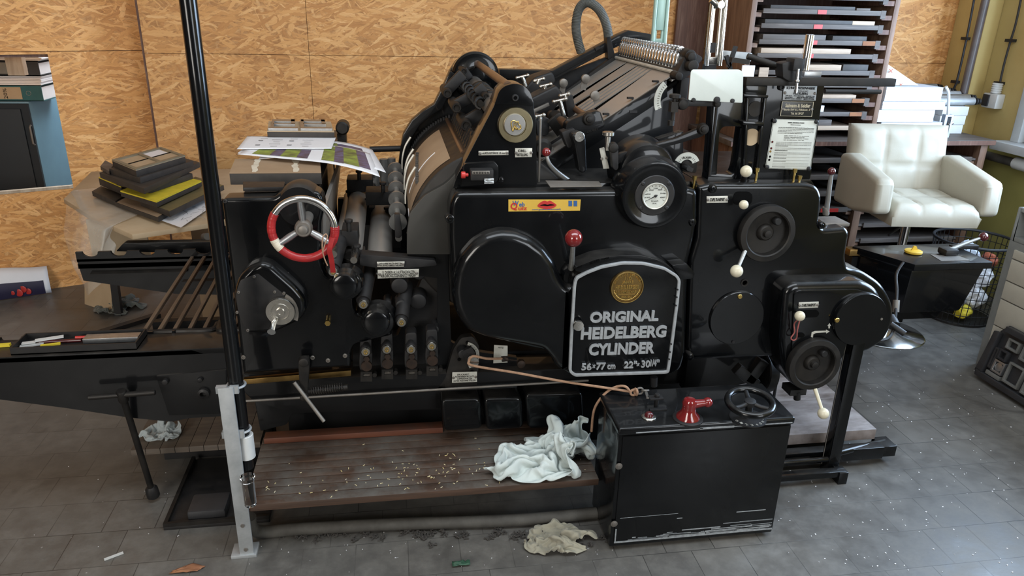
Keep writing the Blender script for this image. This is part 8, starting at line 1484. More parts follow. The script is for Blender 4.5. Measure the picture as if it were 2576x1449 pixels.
# clear plastic foil falling over the table edge
tp = [P(x,y,Z=ztb+.004) for x, y in ((175,480),(190,515),(215,560),(262,575),(300,562))]
def foil(u, v):
    k = u*4; i = min(3,int(k)); p = tp[i].lerp(tp[i+1], k-i); ins = V((-.93,3.95,ztb+.004))
    if v < .4: q = p.lerp(ins, (.4-v)*1.1)
    else:
        d = (v-.4)/.6; out = (p-ins).normalized(); q = p+out*(.05*math.sin(min(1,d*1.4)*PI/2))+V((0,0,-d*(.33 if u < .45 else .33-.42*(u-.45))))
    nz_ = noise.noise(V((u*5,v*4,1.5)))*.022; return q+V((nz_, -abs(nz_), abs(nz_)*(.6 if v < .4 else 0)))
m = MB(); m.grid(28,24,foil); lone(m, 'plastic_foil', 'foil', 'crumpled clear plastic foil draped over the left edge of the table', 'plastic sheet', sub=1)
m = MB(); q = [P(x,y,Z=ztb+.012) for x, y in ((380,545),(455,572),(560,500),(500,480))]; m.prism(q, (0,0,-.001)); o = lone(m, 'drawing_sheet', 'paper', 'white sheet with a pencil drawing under the formes on the table', 'paper sheet')
m = MB(); rs = random.Random(2)
for i in range(26): p = P(rs.uniform(420,520),rs.uniform(515,555),Z=ztb+.0125); a = rs.random()*3; d = V((math.cos(a),math.sin(a),0))*rs.uniform(.008,.03); m.bar(p-d, p+d, .002, .0004)
kid(m, 'pencil_lines', 'gprint', o)
z = ztb+.013
fm = lambda *a, **k: slab(*a, **k)
h = .023; gp = 'formes stacked on the work table'
slab((231,481),(290,506),(313,491), z+h, h, 'printing_forme', 'forme', 'thin dark forme jutting left at the foot of the heap', 'printing forme', gp)
o, c = slab((289,509),(398,549),(470,505), z+.018, .018, 'printing_forme', 'forme', 'low dark forme with a bare edge at the front of the heap', 'printing forme', gp); kid(on(c,.0003,.001,.02,.98,.03,.97,MB()), 'forme_face', 'fbrown', o)
o, c = slab((352,505),(426,533),(563,466), z+.018+h+.004, h, 'printing_forme', 'forme', 'olive-topped forme poking out to the right of the heap', 'printing forme', gp)
M['olive'] = mat('olive_lino', (.17,.14,.06), (.12,.10,.05), .5); kid(on(c,.0003,.001,.01,.99,.01,.99,MB()), 'forme_face', 'olive', o)
z2 = z+.018+h+.006
o, c = slab((303,483),(394,510),(507,458), z2+.026, .020, 'printing_forme', 'forme', 'dark forme topped with bright yellow foam', 'printing forme', gp)
kid(on(c,.0003,.006,.0,1,.0,1,MB()), 'yellow_foam', 'yellow', o)
o, c = slab((248,448),(305,472),(370,445), z2+.022, .034, 'printing_forme', 'forme', 'dark forme with a worn yellow foam edge left of the heap', 'printing forme', gp); kid(on(c,.0003,.004,.0,1,.0,1,MB()), 'yellow_foam', 'yellow', o)
z3 = z2+.0335
o, c = slab((292,452),(375,472),(484,436), z3+.026, .026, 'printing_forme', 'forme', 'black slotted forme sitting directly on the yellow foam', 'printing forme', gp)
o, c = slab((250,434),(362,474),(502,408), z3+.052, .025, 'printing_forme', 'forme', 'widest black forme in the middle of the heap', 'printing forme', gp)
slab((252,418),(274,430),(286,414), z3+.071, .018, 'printing_forme', 'tray', 'small grey-topped forme sticking out at the upper left of the heap', 'printing forme', gp)
o, c = slab((274,424),(352,447),(486,404), z3+.0775, .025, 'printing_forme', 'forme', 'brown-edged forme second from the top of the heap', 'printing forme', gp)
o, c = slab((282,405),(342,430),(466,394), z3+.104, .026, 'printing_forme', 'forme', 'topmost forme of the heap with a pale grey frame', 'printing forme', gp)
m = MB(); on(c,.0003,.002,.0,1,.0,1,m); kid(m, 'forme_face', 'cardl', o)
M['gframe'] = mat('grey_green_metal_frame', (.26,.24,.17), (.2,.18,.13), .5, .2); m = MB()
for (u0,u1,v0,v1) in ((0,1,0,.10),(0,1,.9,1),(0,.06,.1,.9),(.94,1,.1,.9),(.47,.53,.1,.9)): on(c,.0024,.005,u0,u1,v0,v1,m)
kid(m, 'metal_frame', 'gframe', o)
m = MB(); on(c,.0024,.001,.56,.9,.5,.88,m); kid(m, 'white_patch', 'paper', o)
m = MB(); on(c,.0030,.002,.03,.97,.47,.50,m); kid(m, 'dark_join', 'ink', o)
# cardboard scrap, lath, poster
a, b = P(213,765,Z=0), P(283,788,Z=0); m = MB(); tz = P(213,712,Y=a.y+.05).z
m.prism([a, b, V((b.x+.005,b.y+.04,.19)), V((a.x,a.y+.05,tz))], (0,.004,0)); lone(m, 'cardboard_piece', 'cardl', 'pale cardboard piece standing on the floor beneath the far rail', 'cardboard')
m = MB(); m.bar(P(251,838,Z=.012)+V((0,0,.0)), P(400,792,Z=.012), .04, .022); lone(m, 'floor_lath', 'ironb', 'black lath lying diagonally on the floor under the press delivery', 'lath')
q = [PL(0,762,-.03), PL(128,722,-.03), PL(124,698,-.02), PL(0,742,-.02)]
a0, b0 = PL(-60,775,-.06), PL(129,728,-.06); a0.z = b0.z = .004
def pst_(u, v): p = a0.lerp(b0,u); return p + nd*(-.02+.06*v-.03*math.sin(v*PI)) + V((0,0,.155*v+.012*math.sin(u*5)*v))
m = MB(); m.grid(14,5,pst_); o = lone(m, 'curled_poster', 'paper', 'white-bordered poster strip curling against the foot of the left wall', 'poster', solid=.001)
M['pnavy'] = mat('navy_print', (.016,.014,.05), (.012,.01,.035), .5)
m = MB(); m.grid(14,3,lambda u,v: pst_(.02+u*.9,.0+v*.55)+V((.002,-.003,.001))); kid(m, 'poster_picture', 'pnavy', o)
m = MB()
for (u,v,r) in ((.58,.18,.022),(.64,.3,.02),(.70,.2,.018),(.5,.2,.012)): m.ball(pst_(u,v)+V((.002,-.004,0)), r, 10, (1,.12,1))
kid(m, 'red_blossoms', 'stkr', o)
# ---------------------------------------------------------------- next room: blue cabinet with binders on top
cx_, cz_ = P(72,256,Y=5.0).x, P(72,256,Y=5.0).z
T = thing('steel_cabinet', 'blue steel cabinet with a dark door seen through the wall opening', 'cabinet', (cx_-.3,5.3,0))
kid(MB().box(cx_-.8,cx_,5.0,5.55,0,cz_), 'cabinet_shell', 'bluecab', T, bev=.004)
kid(MB().box(cx_-.79,cx_-.002,4.984,4.999,.02,cz_-.01), 'door_frame', 'navy', T)
d_ = kid(MB().box(cx_-.78,cx_-.045,4.972,4.983,.04,cz_-.04), 'cabinet_door', 'navy', T, bev=.003)
m = MB(); q = P(82,340,Y=4.97); m.tube([V((q.x,4.972,q.z+.06)),V((q.x,4.955,q.z+.05)),V((q.x,4.955,q.z-.05)),V((q.x,4.972,q.z-.06))], .006, 8); kid(m, 'door_handle', 'dsteel', d_)
def binder(x1, z0, h, mt, label, lab=None):
    T = thing('ring_binder', label, 'binder', (x1-.16,5.2,z0), 'binders on the blue cabinet')
    m = MB(); m.box(x1-.32,x1,5.02,5.026,z0,z0+h); m.box(x1-.32,x1,5.02,5.33,z0,z0+.004); m.box(x1-.32,x1,5.02,5.33,z0+h-.004,z0+h); kid(m, 'cover', mt, T)
    kid(MB().box(x1-.31,x1-.006,5.03,5.325,z0+.005,z0+h-.014), 'paper_block', 'paper', T)
    m = MB(); m.torus(V((x1-.075,5.0185,z0+h*.5)), (0,1,0), .013, .002, 20, 6); kid(m, 'finger_ring', 'nickel', T)
    if lab:
        l_ = kid(MB().box(x1-.30,x1-.115,5.0175,5.0195,z0+h*.12,z0+h*.88), 'spine_label', 'greycab' if lab == 1 else 'cardl', T)
        if lab == 2: m = MB(); m.text('20%', V((x1-.195,5.0165,z0+h*.15)), V((x1-.215,5.0165,z0+h*.8)), (0,0,1), (-1,0,0), .0003); kid(m, 'label_text', 'ink', l_)
    return T
xb_ = P(105,230,Y=5.02).x
binder(xb_, cz_+.001, P(105,215,Y=5.02).z-cz_, 'teal', 'dark teal ring binder lying on the blue cabinet with a 20% label', 2)
zz = P(105,215,Y=5.02).z+.002
m = MB()
for i in range(6): m.box(xb_-.34+.006*random.random(),xb_-.002+.01*random.random(),5.02+.004*i,5.34,zz+.0085*i,zz+.0085*i+.007)
lone(m, 'paper_stack', 'paper', 'loose white papers lying between the two ring binders', 'papers')
zz += .055
binder(xb_+.01, zz, .085, 'rubber', 'black ring binder lying above the white papers', 1)
m = MB(); zz += .087
for i in range(8): m.box(xb_-.3,xb_+.02+.02*noise.noise((i*1.3,0,4)),5.03,5.33,zz+.009*i,zz+.009*i+.007)
lone(m, 'paper_stack', 'paper', 'yellowed papers on top of the black ring binder', 'papers')
m = MB(); a = P(9,138,Y=4.62); b = P(33,190,Y=4.62); m.box(a.x,a.x+.085,4.62,4.67,b.z,3.0); lone(m, 'timber_batten', 'stick', 'pale timber batten hanging down behind the wall opening', 'batten', bev=.002)
# ---------------------------------------------------------------- composing cabinet, galley rack and what is on them
cy_f, cy_b, czt = 3.80, 4.40, .95
T = thing('composing_cabinet', 'long low wooden composing cabinet with a worn grey top under the galley rack', 'cabinet', (2.6,4.1,0))
m = MB(); m.box(1.80,3.41,cy_f-.02,cy_b,czt-.03,czt); kid(m, 'work_top', 'tray', T, bev=.003)
m = MB(); m.box(1.80,3.41,cy_f-.022,cy_f-.0205,czt-.028,czt-.004); kid(m, 'top_edge', 'rackd', T)
for x in (1.82,2.62,3.34): kid(MB().box(x,x+.045,cy_f,cy_f+.05,0,czt-.0305), 'front_post', 'rackw', T, bev=.003)
kid(MB().box(1.82,1.85,cy_f+.052,cy_b-.02,0,czt-.0305), 'side_panel', 'rackd', T); kid(MB().box(3.355,3.385,cy_f+.052,cy_b-.02,0,czt-.0305), 'side_panel', 'rackd', T); kid(MB().box(1.86,3.34,cy_b-.03,cy_b-.02,0,czt-.04), 'back_panel', 'rackd', T)
rs = random.Random(12)
for bay, (x0,x1) in enumerate(((1.87,2.61),(2.67,3.335))):
    for k in range(9):
        z = .06+.096*k; m = MB(); m.box(x0,x1,cy_f+.012,cy_b-.04,z,z+.012); m.box(x0+.03,x1-.03,cy_f+.004,cy_f+.018,z-.006,z+.022); tr = kid(m, 'galley_tray', 'tray', T, bev=.002)
        m = MB(); m.box(x0-.002,x0+.028,cy_f+.02,cy_b-.04,z-.024,z-.007); m.box(x1-.028,x1+.002,cy_f+.02,cy_b-.04,z-.024,z-.007); kid(m, 'runner', 'rackw', T)
        if k in (2,5): kid(MB().box(x1-.2,x1-.09,cy_f+.0025,cy_f+.0045,z-.004,z+.018), 'red_label', 'stkr', tr)
FL = random.Random(4)
def forme(x0,x1,y0,y1,z,h,mt,label,nm='stored_forme',cat='printing forme',gp='formes lying in the galley rack'):
    return lone(MB().box(x0,x1,y0,y1,z,z+h), nm, mt, label, cat, gp, bev=.0015)
# rack on the cabinet
rx0, rx1, ry0, ry1 = 1.885, 2.665, 3.86, 4.38
T = thing('galley_rack', 'tall brown wooden rack full of galley trays standing on the composing cabinet', 'rack', (2.28,4.1,czt))
for (x0,x1) in ((rx0-.03,rx0),(rx1,rx1+.03)): kid(MB().box(x0,x1,ry0,ry1,czt+.0005,2.15), 'side_panel', 'rackw', T, bev=.003)
kid(MB().box(rx0,rx1,ry1-.012,ry1,czt+.0005,2.15), 'back_panel', 'rackd', T); kid(MB().box(rx0-.03,rx1+.03,ry0,ry1,2.151,2.18), 'rack_top', 'rackw', T)
zs_ = [P(2050,y,Y=ry0).z for y in (322,287,253,214,183,141,107,67,30)]+[1.685,1.765,1.85,1.93]
for i, z in enumerate(zs_):
    xm = .0
    m = MB(); m.box(rx0+.035,rx1-.075,ry0+.005,ry1-.02,z-.006,z+.002); m.box(rx0+.035,rx1-.075,ry0-.004,ry0+.006,z-.012,z+.012); tr = kid(m, 'galley_tray', 'tray' if i else 'trayb', T, bev=.0015)
    m = MB(); m.box(rx0+.0,rx0+.034,ry0+.01,ry1-.02,z-.030,z-.008); kid(m, 'runner', 'rackw', T); m = MB(); m.box(rx1-.06,rx1,ry0+.004,ry1-.02,z-.034,z-.010); kid(m, 'runner', 'rackd', T)
    m = MB(); m.box(rx1-.074,rx1-.045,ry0-.003,ry0+.03,z-.028,z+.014); kid(m, 'tray_stop', 'tray', T)
    if i >= 4: x = P(2050+(4 if i > 6 else -2),100,Y=ry0).x; x = (2.19,2.2,2.215,2.225,2.21)[i%5]; kid(MB().box(x,x+.05,ry0-.006,ry0-.0042,z-.011,z+.011), 'red_label', 'stkr', tr)
    if i in (1,2,6): kid(MB().box(rx1-.15,rx1-.077,ry0-.006,ry0-.0042,z-.011,z+.011), 'faded_label', 'leaf', tr)
spec = [(1,.04,.40,'white','white-wrapped forme low in the galley rack by the printing press',.035),(2,.36,.26,'trayb','pale wooden forme in the tray below the chrome rod',.02),
 (4,.30,.20,'trayb','short pale wooden forme beside the polished column',.028),(4,.51,.15,'forme','thick black forme right of the polished column',.032),(5,.02,.52,'trayb','long pale wooden forme spanning the tray behind the polished column',.026),
 (6,.02,.36,'tray','long grey forme at the left of its tray, above the long pale one',.026),(6,.42,.20,'forme','dark segmented forme at the right, above the long pale one',.024),(7,.02,.5,'forme','dark forme strip under the second red label',.022),
 (7,.52,.13,'trayb','small cream block at the right end of the second labelled tray',.022),(8,.04,.48,'forme','reddish dark forme in the top visible tray',.02),(3,.35,.12,'white','small white packet in the tray at the rail height',.02),(0,.2,.3,'forme','dark flat forme on the lowest rack tray',.02)]
spec += [(8,.53,.08,'tray','small grey block at the right end of the top visible tray',.016),
 (1,.04,.01,'ink','narrow black rule on the low tray by the white-wrapped forme',.02),
 (2,.10,.22,'forme','dark forme left of the pale one, below the rail rods',.026),(3,.02,.30,'tray','wide grey forme on the tray hidden partly by the bright rail',.03),(0,.30,.2,'tray','grey slab on the lowest rack tray, right of the dark forme',.03)]
spec = [q for q in spec if q[4][:6] != 'narrow' and not (q[0] == 0 and q[1] == .2)]
for i, a, wd, mt, lb, h in spec: forme(rx0+.04+a, rx0+.04+a+wd, ry0+.012+(.27 if wd == .24 else .0), ry0+.25+(.2 if wd == .24 else FL.random()*.015), zs_[i]+.0025, min(.042,h*1.35), mt, lb)
lone(MB().box(1.66,1.848,4.405,4.435,0,2.3), 'wooden_board', 'rackd', 'weathered brown board standing upright between wall and galley rack', 'board', bev=.003)
m = MB(); a = P(1862,200,Y=3.9); b = P(1925,160,Y=3.9)
# papers on the cabinet top behind the feeder
for (x0,y0,x1,y1,mt,lb) in ((1864,196,1900,165,'paper','white card standing on end behind the feeder plate, left one'),(1908,196,1935,170,'trayb','cream card standing on end behind the feeder plate, right one')):
    a, b = P(x0,y0,Y=3.84), P(x1,y1,Y=3.84); lone(MB().box(a.x,b.x,3.84,3.848,a.z,b.z), 'card', mt, lb, 'card')
# reams
xs = [(2190,2402,330,'broad white paper ream at the bottom of the ream stack, by the chair back'),(2208,2408,322,''),(2196,2377,306,''),(2204,2400,283,''),(2212,2372,262,'')]
zr = czt+.001; gp = 'paper reams stacked on the cabinet'
lab = ['lowest white paper ream, just above the chair back','second paper ream from the bottom, with its corner sticking out right','thick white ream in the middle of the stack','white ream fourth from the bottom, its edge curling right','topmost white paper ream carrying the printed cone']
for i, (x0, x1, hh) in enumerate(((2.72,3.11,.045),(2.73,3.115,.040),(2.70,3.05,.068),(2.715,3.105,.044),(2.72,3.07,.078))):
    n = max(6,int(hh/.006)); m = MB(); r_ = random.Random(i)
    for k in range(n): e = r_.uniform(-.0007,.0007); m.box(x0+e,x1+e+.001*math.sin(k*1.1),3.87+abs(e),4.12,zr+hh*k/n,zr+hh*(k+.97)/n)
    m.box(x0+.003,x1-.003,3.873,4.117,zr,zr+hh*.99); lone(m, 'paper_ream', 'paperb', lab[i], 'paper', gp); zr += hh+.0015
# printed cone / bag lying on the reams against the rack
q = [P(2205,237,Z=zr), P(2306,235,Z=zr)]; tip = P(2231,160,Y=4.12); yq = 3.95
a, b = P(2208,238,Y=yq), P(2306,237,Y=yq); a.z = b.z = zr+.001; c = P(2228,158,Y=yq+.06)
m = MB(); m.prism([a,b,c,V((a.x+.01,yq+.05,c.z-.01))], (0,.012,0)); o = lone(m, 'printed_bag', 'labelw', 'white triangular printed bag leaning on the rack above the paper reams', 'bag')
m = MB()
for (px,py,w_) in ((2262,214,.022),(2240,217,.02),(2237,178,.03)):
    p = P(px,py,Y=yq+.01+.03*(py<200)); m.text('✕' if False else 'X', p+V((-w_/2,-.014,-.01)), p+V((w_/2,-.014,.01)), d=.0004, bold=.03)
M['prr'] = mat('brick_red_print', (.40,.10,.05), None, .6); kid(m, 'red_motif', 'prr', o)
# inking rollers with black ends
gp = 'spare rollers lying on the cabinet'
RL = [((2300,236),(2372,226),4.36,'dgrey','darkest roller at the back, against the board wall'),((2330,240),(2400,236),4.25,'dsteel','grey roller second from the back of the pile'),((2340,247),(2418,243),4.18,'zinc','silver roller third from the back of the pile'),((2345,252),(2424,249),4.12,'steel','silver roller fourth from the back of the pile'),((2345,264),(2436,263),4.05,'zinc','bright silver roller at the front of the pile, above the white boxes')]
for i, ((ax,ay),(bx_,by_),Y,mt,lb) in enumerate(RL):
    r = .023; p, q = P(ax,ay,Y=Y), P(bx_,by_,Y=Y); z = q.z if i == 0 else 1.155+.008*i*0; zr_ = 1.134+(4-i)*.012; p = V((3.08-.03*(i < 2),Y,zr_)); q = V(((3.40,3.41,3.43,3.45,3.43)[i],Y,zr_))
    T = thing('spare_roller', lb, 'roller', (p.x,Y,p.z), gp); m = MB(); m.cyl(p, q, r, seg=22); kid(m, 'roller_body', mt, T)
    m = MB(); m.cyl(q, q+V((.03,0,0)), .010, seg=14); m.cyl(q+V((.012,0,0)), q+V((.022,0,0)), .021, seg=18); m.cyl(q+V((.03,0,0)), q+V((.042,0,0)), .018, seg=18); kid(m, 'roller_end', 'rubber', T)
# white boxes
for i, (xo, lb) in enumerate(((0,'lowest white carton at the right end of the cabinet'),(.006,'middle white carton of the three under the rollers'),(.012,'top white carton directly under the silver rollers'))):
    lone(MB().box(3.19+xo,3.36+xo,4.0,4.385,czt+.001+.053*i,czt+.001+.053*i+.0515), 'white_carton', 'white', lb, 'box', 'white cartons on the cabinet', bev=.002)
T = thing('tape_dispenser', 'small silver table stand with a curved white arm beside the reams', 'dispenser', (3.14,3.9,czt))
m = MB(); a = P(2395,345,Z=czt); m.ring([V((3.125,3.87,czt+.001)),V((3.175,3.87,czt+.001)),V((3.175,3.87,czt+.13)),V((3.125,3.87,czt+.13))],[V((3.135,3.87,czt+.011)),V((3.165,3.87,czt+.011)),V((3.165,3.87,czt+.12)),V((3.135,3.87,czt+.12))],(0,.03,0)); kid(m, 'stand_frame', 'alu', T)
m = MB(); m.cyl(V((3.165,3.885,czt+.07)), V((3.188,3.885,czt+.085)), .012, seg=16); kid(m, 'stand_knob', 'steel', T)
m = MB(); m.tube(crom([V((3.15,3.886,czt+.13)),V((3.125,3.886,czt+.24)),V((3.108,3.886,czt+.27)),V((3.095,3.886,czt+.285))],6), .008, 8); kid(m, 'curved_arm', 'white', T)
# ---------------------------------------------------------------- white swivel chair
th = math.radians(9); CC = V((2.575,3.29,0)); MX = Matrix.Translation(CC) @ Matrix.Rotation(-th,4,'Z')
T = thing('swivel_chair', 'cream leatherette swivel chair with quilted back on a chrome column', 'chair', CC)
def ck(m, name, mt, par=T, **k):
    m.b.transform(MX); return kid(m, name, mt, par, **k)
def cushion(x0,x1,y0,y1,z0,z1,nx,ny,axis,puff,amp):
    """upholstered block, quilted on the face towards axis ('z' up or 'y' front)"""
    m = MB(); NX, NY = 12*nx, 12*ny
    def pf(u,v):
        a = abs(math.sin(u*nx*PI))**.35; b = abs(math.sin(v*ny*PI))**.35; e = min(1,min(u,1-u,v,1-v)*9)
        return puff*(a*b-1)-amp*(1-e)**2+.003*noise.noise((u*9,v*9,3.1))
    f = (lambda u,v: V((x0+(x1-x0)*u, y0+(y1-y0)*v, z1+pf(u,v)))) if axis == 'z' else (lambda u,v: V((x0+(x1-x0)*u, y0-pf(u,v), z0+(z1-z0)*v)))
    g = [[m.b.verts.new(f(i/NX,j/NY)) for j in range(NY+1)] for i in range(NX+1)]
    for i in range(NX):
        for j in range(NY): m.b.faces.new((g[i][j],g[i+1][j],g[i+1][j+1],g[i][j+1]))
    rim = [g[i][0] for i in range(NX+1)]+[g[NX][j] for j in range(1,NY+1)]+[g[i][NY] for i in range(NX-1,-1,-1)]+[g[0][j] for j in range(NY-1,0,-1)]
    lo = []
    for v in rim:
        q = v.co.copy()
        if axis == 'z': q.z = z0
        else: q.y = y1
        lo.append(m.b.verts.new(q))
    for i in range(len(rim)): k = (i+1)%len(rim); m.b.faces.new((rim[i],lo[i],lo[k],rim[k]))
    cc_ = sum((v.co for v in lo), V((0,0,0)))/len(lo)
    for v in lo: v.co = cc_+(v.co-cc_)*.965
    m.b.faces.new(lo); bmesh.ops.recalc_face_normals(m.b, faces=m.b.faces); return m
za, zb_ = .905, .70
for sx in (-1,1):
    xo = .300*sx; xi = .215*sx; m = MB()
    pr = [(-.235,zb_+.02),(-.225,za-.045),(-.21,za-.02),(.16,za+.035),(.235,za+.02),(.235,zb_-.03),(.0,zb_-.025)]
    m.prism([V((min(xo,xi),y,z)) for y, z in pr], (abs(xo-xi),0,0)); ck(m, 'armrest', 'cream', bev=.028, seg=5)
ck(cushion(-.213,.213,-.25,.16,zb_-.035,zb_+.075,3,2,'z',.012,.05), 'seat_cushion', 'cream', ang=60)
m = cushion(-.255,.255,.135,.24,zb_-.02,1.075,3,2,'y',.012,.04)
for v in m.b.verts: v.co.y += (v.co.z-zb_)*.22
ck(m, 'backrest', 'cream', ang=60)
m = MB(); m.cyl(V((0,0,.01)), V((0,0,.40)), .030, seg=24); m.cyl(V((0,0,.40)), V((0,0,.655)), .022, seg=20); ck(m, 'column', 'chrome')
m = MB(); m.lathe(V((0,0,0)), (0,0,1), [(.205,0),(.207,.004),(.20,.010),(.08,.028),(.035,.05)], 56); ck(m, 'base_disc', 'chrome')
m = MB(); m.box(-.10,.10,-.10,.10,.65,.664); ck(m, 'seat_mount', 'ironb')
m = MB(); m.tube([V((-.03,-.05,.64)),V((-.10,-.12,.625)),V((-.17,-.17,.60))], .006, 8); ck(m, 'height_lever', 'ironb')
# ---------------------------------------------------------------- wire basket
bc = V((3.16,3.47,0)); br, bh = .205, .46
T = thing('wire_basket', 'round black wire basket full of waste paper behind the press', 'basket', bc)
m = MB(); m.torus(V((bc.x,bc.y,bh)), (0,0,1), br, .008, 48, 8); kid(m, 'rim', 'rubber', T)
m = MB()
for k in range(9): m.torus(V((bc.x,bc.y,.015+k*.05)), (0,0,1), br*(.86+.14*(.015+k*.05)/bh), .0022, 40, 5)
kid(m, 'hoop_wires', 'ironb', T)
m = MB()
for i in range(40): a = 2*PI*i/40; d = V((math.cos(a),math.sin(a),0)); m.tube([bc+d*br*.86+V((0,0,.012)), bc+d*br+V((0,0,bh))], .0022, 5)
kid(m, 'upright_wires', 'ironb', T)
kid(MB().lathe(bc+V((0,0,.001)), (0,0,1), [(br*.84,0),(br*.84,.008)], 40), 'basket_bottom', 'ironb', T)
rs = random.Random(8)
gp = 'waste paper in the wire basket'; WM = ['paper','yellow','paper','prr','paper','gprint','paperb']
WLb = ['crumpled white sheet in the lower part of the basket','yellow paper ball at the bottom of the wire basket','big white paper ball midway up the basket','red and white paper scrap near the basket rim','white paper ball at the left of the basket','grey newspaper ball in the wire basket','bluish white sheet topping the waste paper']
for i, (x,y,z,r) in enumerate(((.03,-.05,.14,.075),(-.04,-.08,.065,.05),(.04,-.04,.27,.08),(.07,-.06,.36,.045),(-.08,.0,.2,.06),(-.07,-.06,.12,.05),(0,.05,.36,.08))):
    m = MB(); bmesh.ops.create_icosphere(m.b, subdivisions=3, radius=r*.86, matrix=Matrix.Translation(bc+V((x,y,z))))
    for v in m.b.verts: v.co += (v.co-(bc+V((x,y,z))))*(.35*noise.noise(v.co*26)+.15*noise.noise(v.co*60))
    lone(m, 'paper_ball', WM[i], WLb[i], 'waste paper', gp, ang=15)
# ---------------------------------------------------------------- grey drawer cabinet and the black case leaning on it
gx, gy1 = 2.82, 2.90
T = thing('drawer_cabinet', 'grey steel cabinet with beige drawers at the right edge', 'cabinet', (3.1,2.3,0))
zc = P(2540,602,X=gx).z; zc2 = P(2562,520,X=gx).z
kid(MB().box(gx,3.30,1.7,gy1,0,zc), 'cabinet_shell', 'greycab', T, bev=.004)
up_ = MB(); up_.box(gx,3.30,gy1-.02,gy1,zc+.0005,zc2); up_.box(gx,3.30,1.7,gy1-.02,zc2-.02,zc2); up_.box(gx,3.30,1.7,gy1-.02,zc+.0005,zc+.02); up_.box(3.2,3.3,1.7,gy1-.02,zc+.02,zc2-.02); kid(up_, 'open_top_box', 'greycab', T, bev=.003)
zl_ = [P(x,y,X=gx).z for x, y in ((2541,620),(2537,645),(2524,700),(2511,745),(2493,810),(2464,905))]
for a, b in zip(zl_, zl_[1:]): kid(MB().box(gx-.010,gx-.0005,1.75,gy1-.05,b+.003,a-.003), 'drawer_front', 'beige', T, bev=.002)
q0 = P(2474,948,Z=0); q0 = V((gx-.075, q0.y, 0))
T = thing('moulded_case', 'open black moulded case insert leaning against the drawer cabinet', 'case', (gx-.06,2.4,0))
up = V((.058,0,.30)).normalized(); al = V((0,-1,0)); nn = V((-up.z,0,up.x))
c0 = V((gx-.085,P(2474,948,Z=0).y-.0,0.012)); Lc, Hc = .62, .275
g = lambda u, v, w=0: c0+al*u*Lc+up*v*Hc+nn*w
m = MB(); m.prism([g(.0,0),g(1,0),g(1,1),g(.06,1),g(.01,.85)], nn*.012); kid(m, 'case_shell', 'rubber', T, bev=.003)
m = MB()
for (u0,u1,v0,v1) in ((.0,1,0,.10),(.08,1,.9,1.0),(.0,.05,.1,.84)): m.prism([g(u0,v0,.012),g(u1,v0,.012),g(u1,v1,.012),g(u0,v1,.012)], nn*.03)
kid(m, 'case_rim', 'rubber', T, bev=.006)
for (u0,u1,v0,v1,w_,mt) in ((.13,.24,.66,.84,.02,'dgrey'),(.11,.19,.44,.62,.025,'rubber'),(.10,.20,.2,.42,.02,'alu'),(.22,.36,.14,.5,.018,'dgrey'),(.06,.10,.22,.6,.02,'rubber'),(.07,.2,.11,.18,.02,'dgrey'),(.27,.44,.6,.86,.02,'dgrey'),(.4,.6,.14,.52,.025,'dgrey'),(.5,.8,.6,.86,.02,'rubber'),(.65,.9,.14,.52,.02,'dgrey')):
    m = MB(); m.ring([g(u0,v0,.012),g(u1,v0,.012),g(u1,v1,.012),g(u0,v1,.012)], [g(u0+.016,v0+.035,.012),g(u1-.016,v0+.035,.012),g(u1-.016,v1-.035,.012),g(u0+.016,v1-.035,.012)], nn*w_); kid(m, 'compartment', mt, T, bev=.002)
m = MB(); m.lathe(g(.15,.31,.014), nn, [(.020,0),(.020,.012),(.012,.014)], 28); kid(m, 'round_fitting', 'alu', T)
# ---------------------------------------------------------------- right wall: cables, pipe, socket, heating pipe
gp = 'cables clipped to the ochre wall'
def onwall(px, py, off=.008): return P(px, py, X=3.6-off)
m = MB(); pts = [P(px,py,X=3.48) for px, py in ((2452,-10),(2436,75),(2420,150),(2408,200),(2400,222))]; m.tube(crom(pts,5), .0065, 8); c1 = lone(m, 'wall_cable', 'rubber', 'black cable running down the corner beside the board wall', 'cable', gp)
m = MB()
for (px,py) in ((2430,97),(2404,206)): q = P(px,py,X=3.485); m.box(q.x-.012,q.x+.014,q.y-.02,q.y+.03,q.z-.008,q.z+.008)
kid(m, 'cable_clip', 'ironb', c1)
m = MB(); pts = [P(px,py,X=3.582) for px, py in ((2570,-10),(2555,60),(2540,110),(2525,165),(2512,225))]; m.tube(crom(pts,5), .006, 8); c2 = lone(m, 'wall_cable', 'rubber', 'black cable dropping to the surface socket on the ochre wall', 'cable', gp)
m = MB()
for (px,py) in ((2542,102),(2513,209)): q = P(px,py,X=3.585); m.box(q.x-.012,q.x+.014,q.y-.03,q.y+.03,q.z-.008,q.z+.008)
kid(m, 'cable_clip', 'ironb', c2)
m = MB(); a = P(2484,0,X=3.46); b = P(2419,236,X=3.46); m.cyl(V((3.46,a.y*.5+b.y*.5,.3)), V((3.46,a.y*.5+b.y*.5,3.19)), .022, seg=20); lone(m, 'drain_pipe', 'pipeb', 'grey-brown vertical pipe running down the corner of the ochre wall', 'pipe')
q = P(2496,252,X=3.57)
T = thing('wall_socket', 'light grey surface-mounted wall socket with dark cover at the cable end', 'socket', (3.57,q.y,q.z))
kid(MB().box(3.545,3.6,q.y-.06,q.y+.05,q.z-.045,q.z+.04), 'socket_box', 'white', T, bev=.006); kid(MB().box(3.538,3.546,q.y-.005,q.y+.045,q.z-.035,q.z+.032), 'socket_cover', 'rubber', T, bev=.002)
m = MB(); q2 = V((3.572,q.y-.01,q.z+.041))
for k in range(5): m.lathe(q2+V((0,0,.012*k)), (0,0,1), [(.026,0),(.030,.006),(.026,.012)], 20)
kid(m, 'cable_gland', 'white', T)
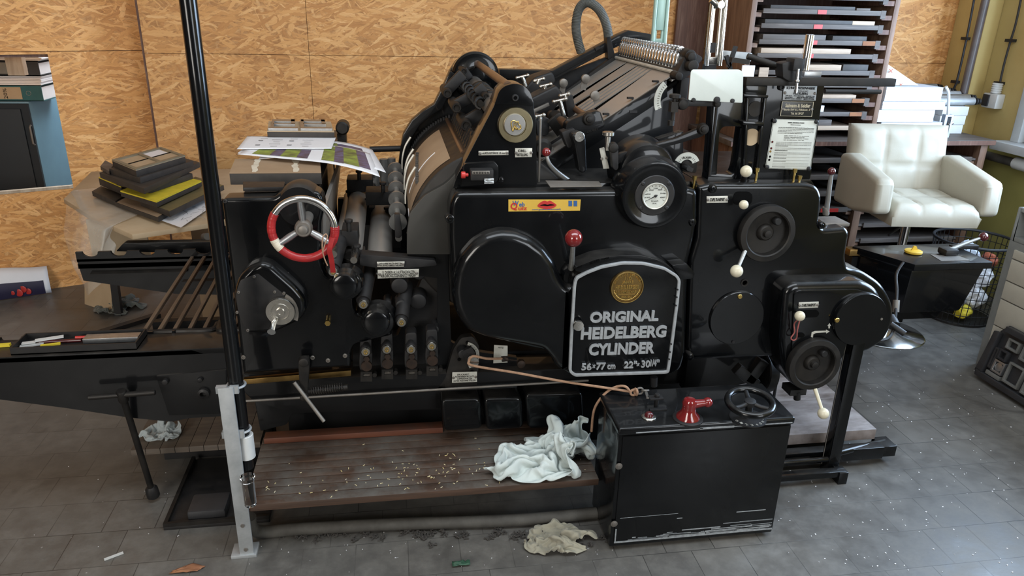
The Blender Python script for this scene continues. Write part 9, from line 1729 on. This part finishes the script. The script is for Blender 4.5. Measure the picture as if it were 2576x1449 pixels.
m = MB(); a, b = P(2508,396,X=3.56), P(2590,420,X=3.56); m.cyl(a+V((0,.3,0)), b, .024, seg=18); hp_ = lone(m, 'heating_pipe', 'conduit', 'grey heating pipe along the ochre wall with a white valve', 'pipe'); m = MB(); m.cyl(P(2555,410,X=3.55), P(2590,420,X=3.55), .034, seg=18); m.torus(P(2556,411,X=3.55), (0,1,0), .022, .008, 20, 8); kid(m, 'pipe_valve', 'white', hp_)
# ---------------------------------------------------------------- pile board behind the control cabinet
T = thing('pile_board', 'worn pale wooden pile board lying low on the lifting frame at right', 'board', (1.45,2.5,.08))
x1 = 1.79; m = MB()
for i in range(3): m.box(1.225,x1,2.20+.242*i,2.20+.242*i+.2412,.085,.13)
kid(m, 'board_planks', 'pallet', T, bev=.004)
for y in (2.32,2.72): kid(MB().box(1.23,x1-.05,y,y+.05,.0,.0845), 'bearer', 'ironb', T)
# ---------------------------------------------------------------- one mesh per screw, rivet, pin and clip
MANY = ('lid_screws', 'socket_screw', 'plate_rivets', 'stick_bearers', 'shaft_sleeve', 'arm_pin', 'link_pin', 'panel_bolt', 'guard_screws', 'rim_screws', 'cable_clip',
        'slots', 'guide_ribs', 'anchor_bolt', 'pivot', 'torn_tape', 'red_motif', 'red_blossoms', 'edge_bead', 'hoop_wires', 'upright_wires', 'slot_bolt')
for o in [o for o in list(S.objects) if o.type == 'MESH' and o.name.split('.')[0] in MANY]:
    b = bmesh.new(); b.from_mesh(o.data); b.verts.ensure_lookup_table(); seen = set(); isl = []
    for v in b.verts:
        if v.index in seen: continue
        st = [v]; seen.add(v.index); cur = []
        while st:
            q = st.pop(); cur.append(q.index)
            for e in q.link_edges:
                k = e.other_vert(q)
                if k.index not in seen: seen.add(k.index); st.append(k)
        isl.append(set(cur))
    nm = o.name.split('.')[0]; nm = nm[:-1] if nm.endswith('s') else nm
    if len(isl) > 1:
        for k, keep in enumerate(isl):
            b2 = b.copy(); b2.verts.ensure_lookup_table()
            bmesh.ops.delete(b2, geom=[v for v in b2.verts if v.index not in keep], context='VERTS')
            if k == 0: b2.to_mesh(o.data); o.name = nm
            else:
                me = o.data.copy(); b2.to_mesh(me); c = o.copy(); c.data = me; c.name = nm; COL.objects.link(c)
            b2.free()
    b.free()
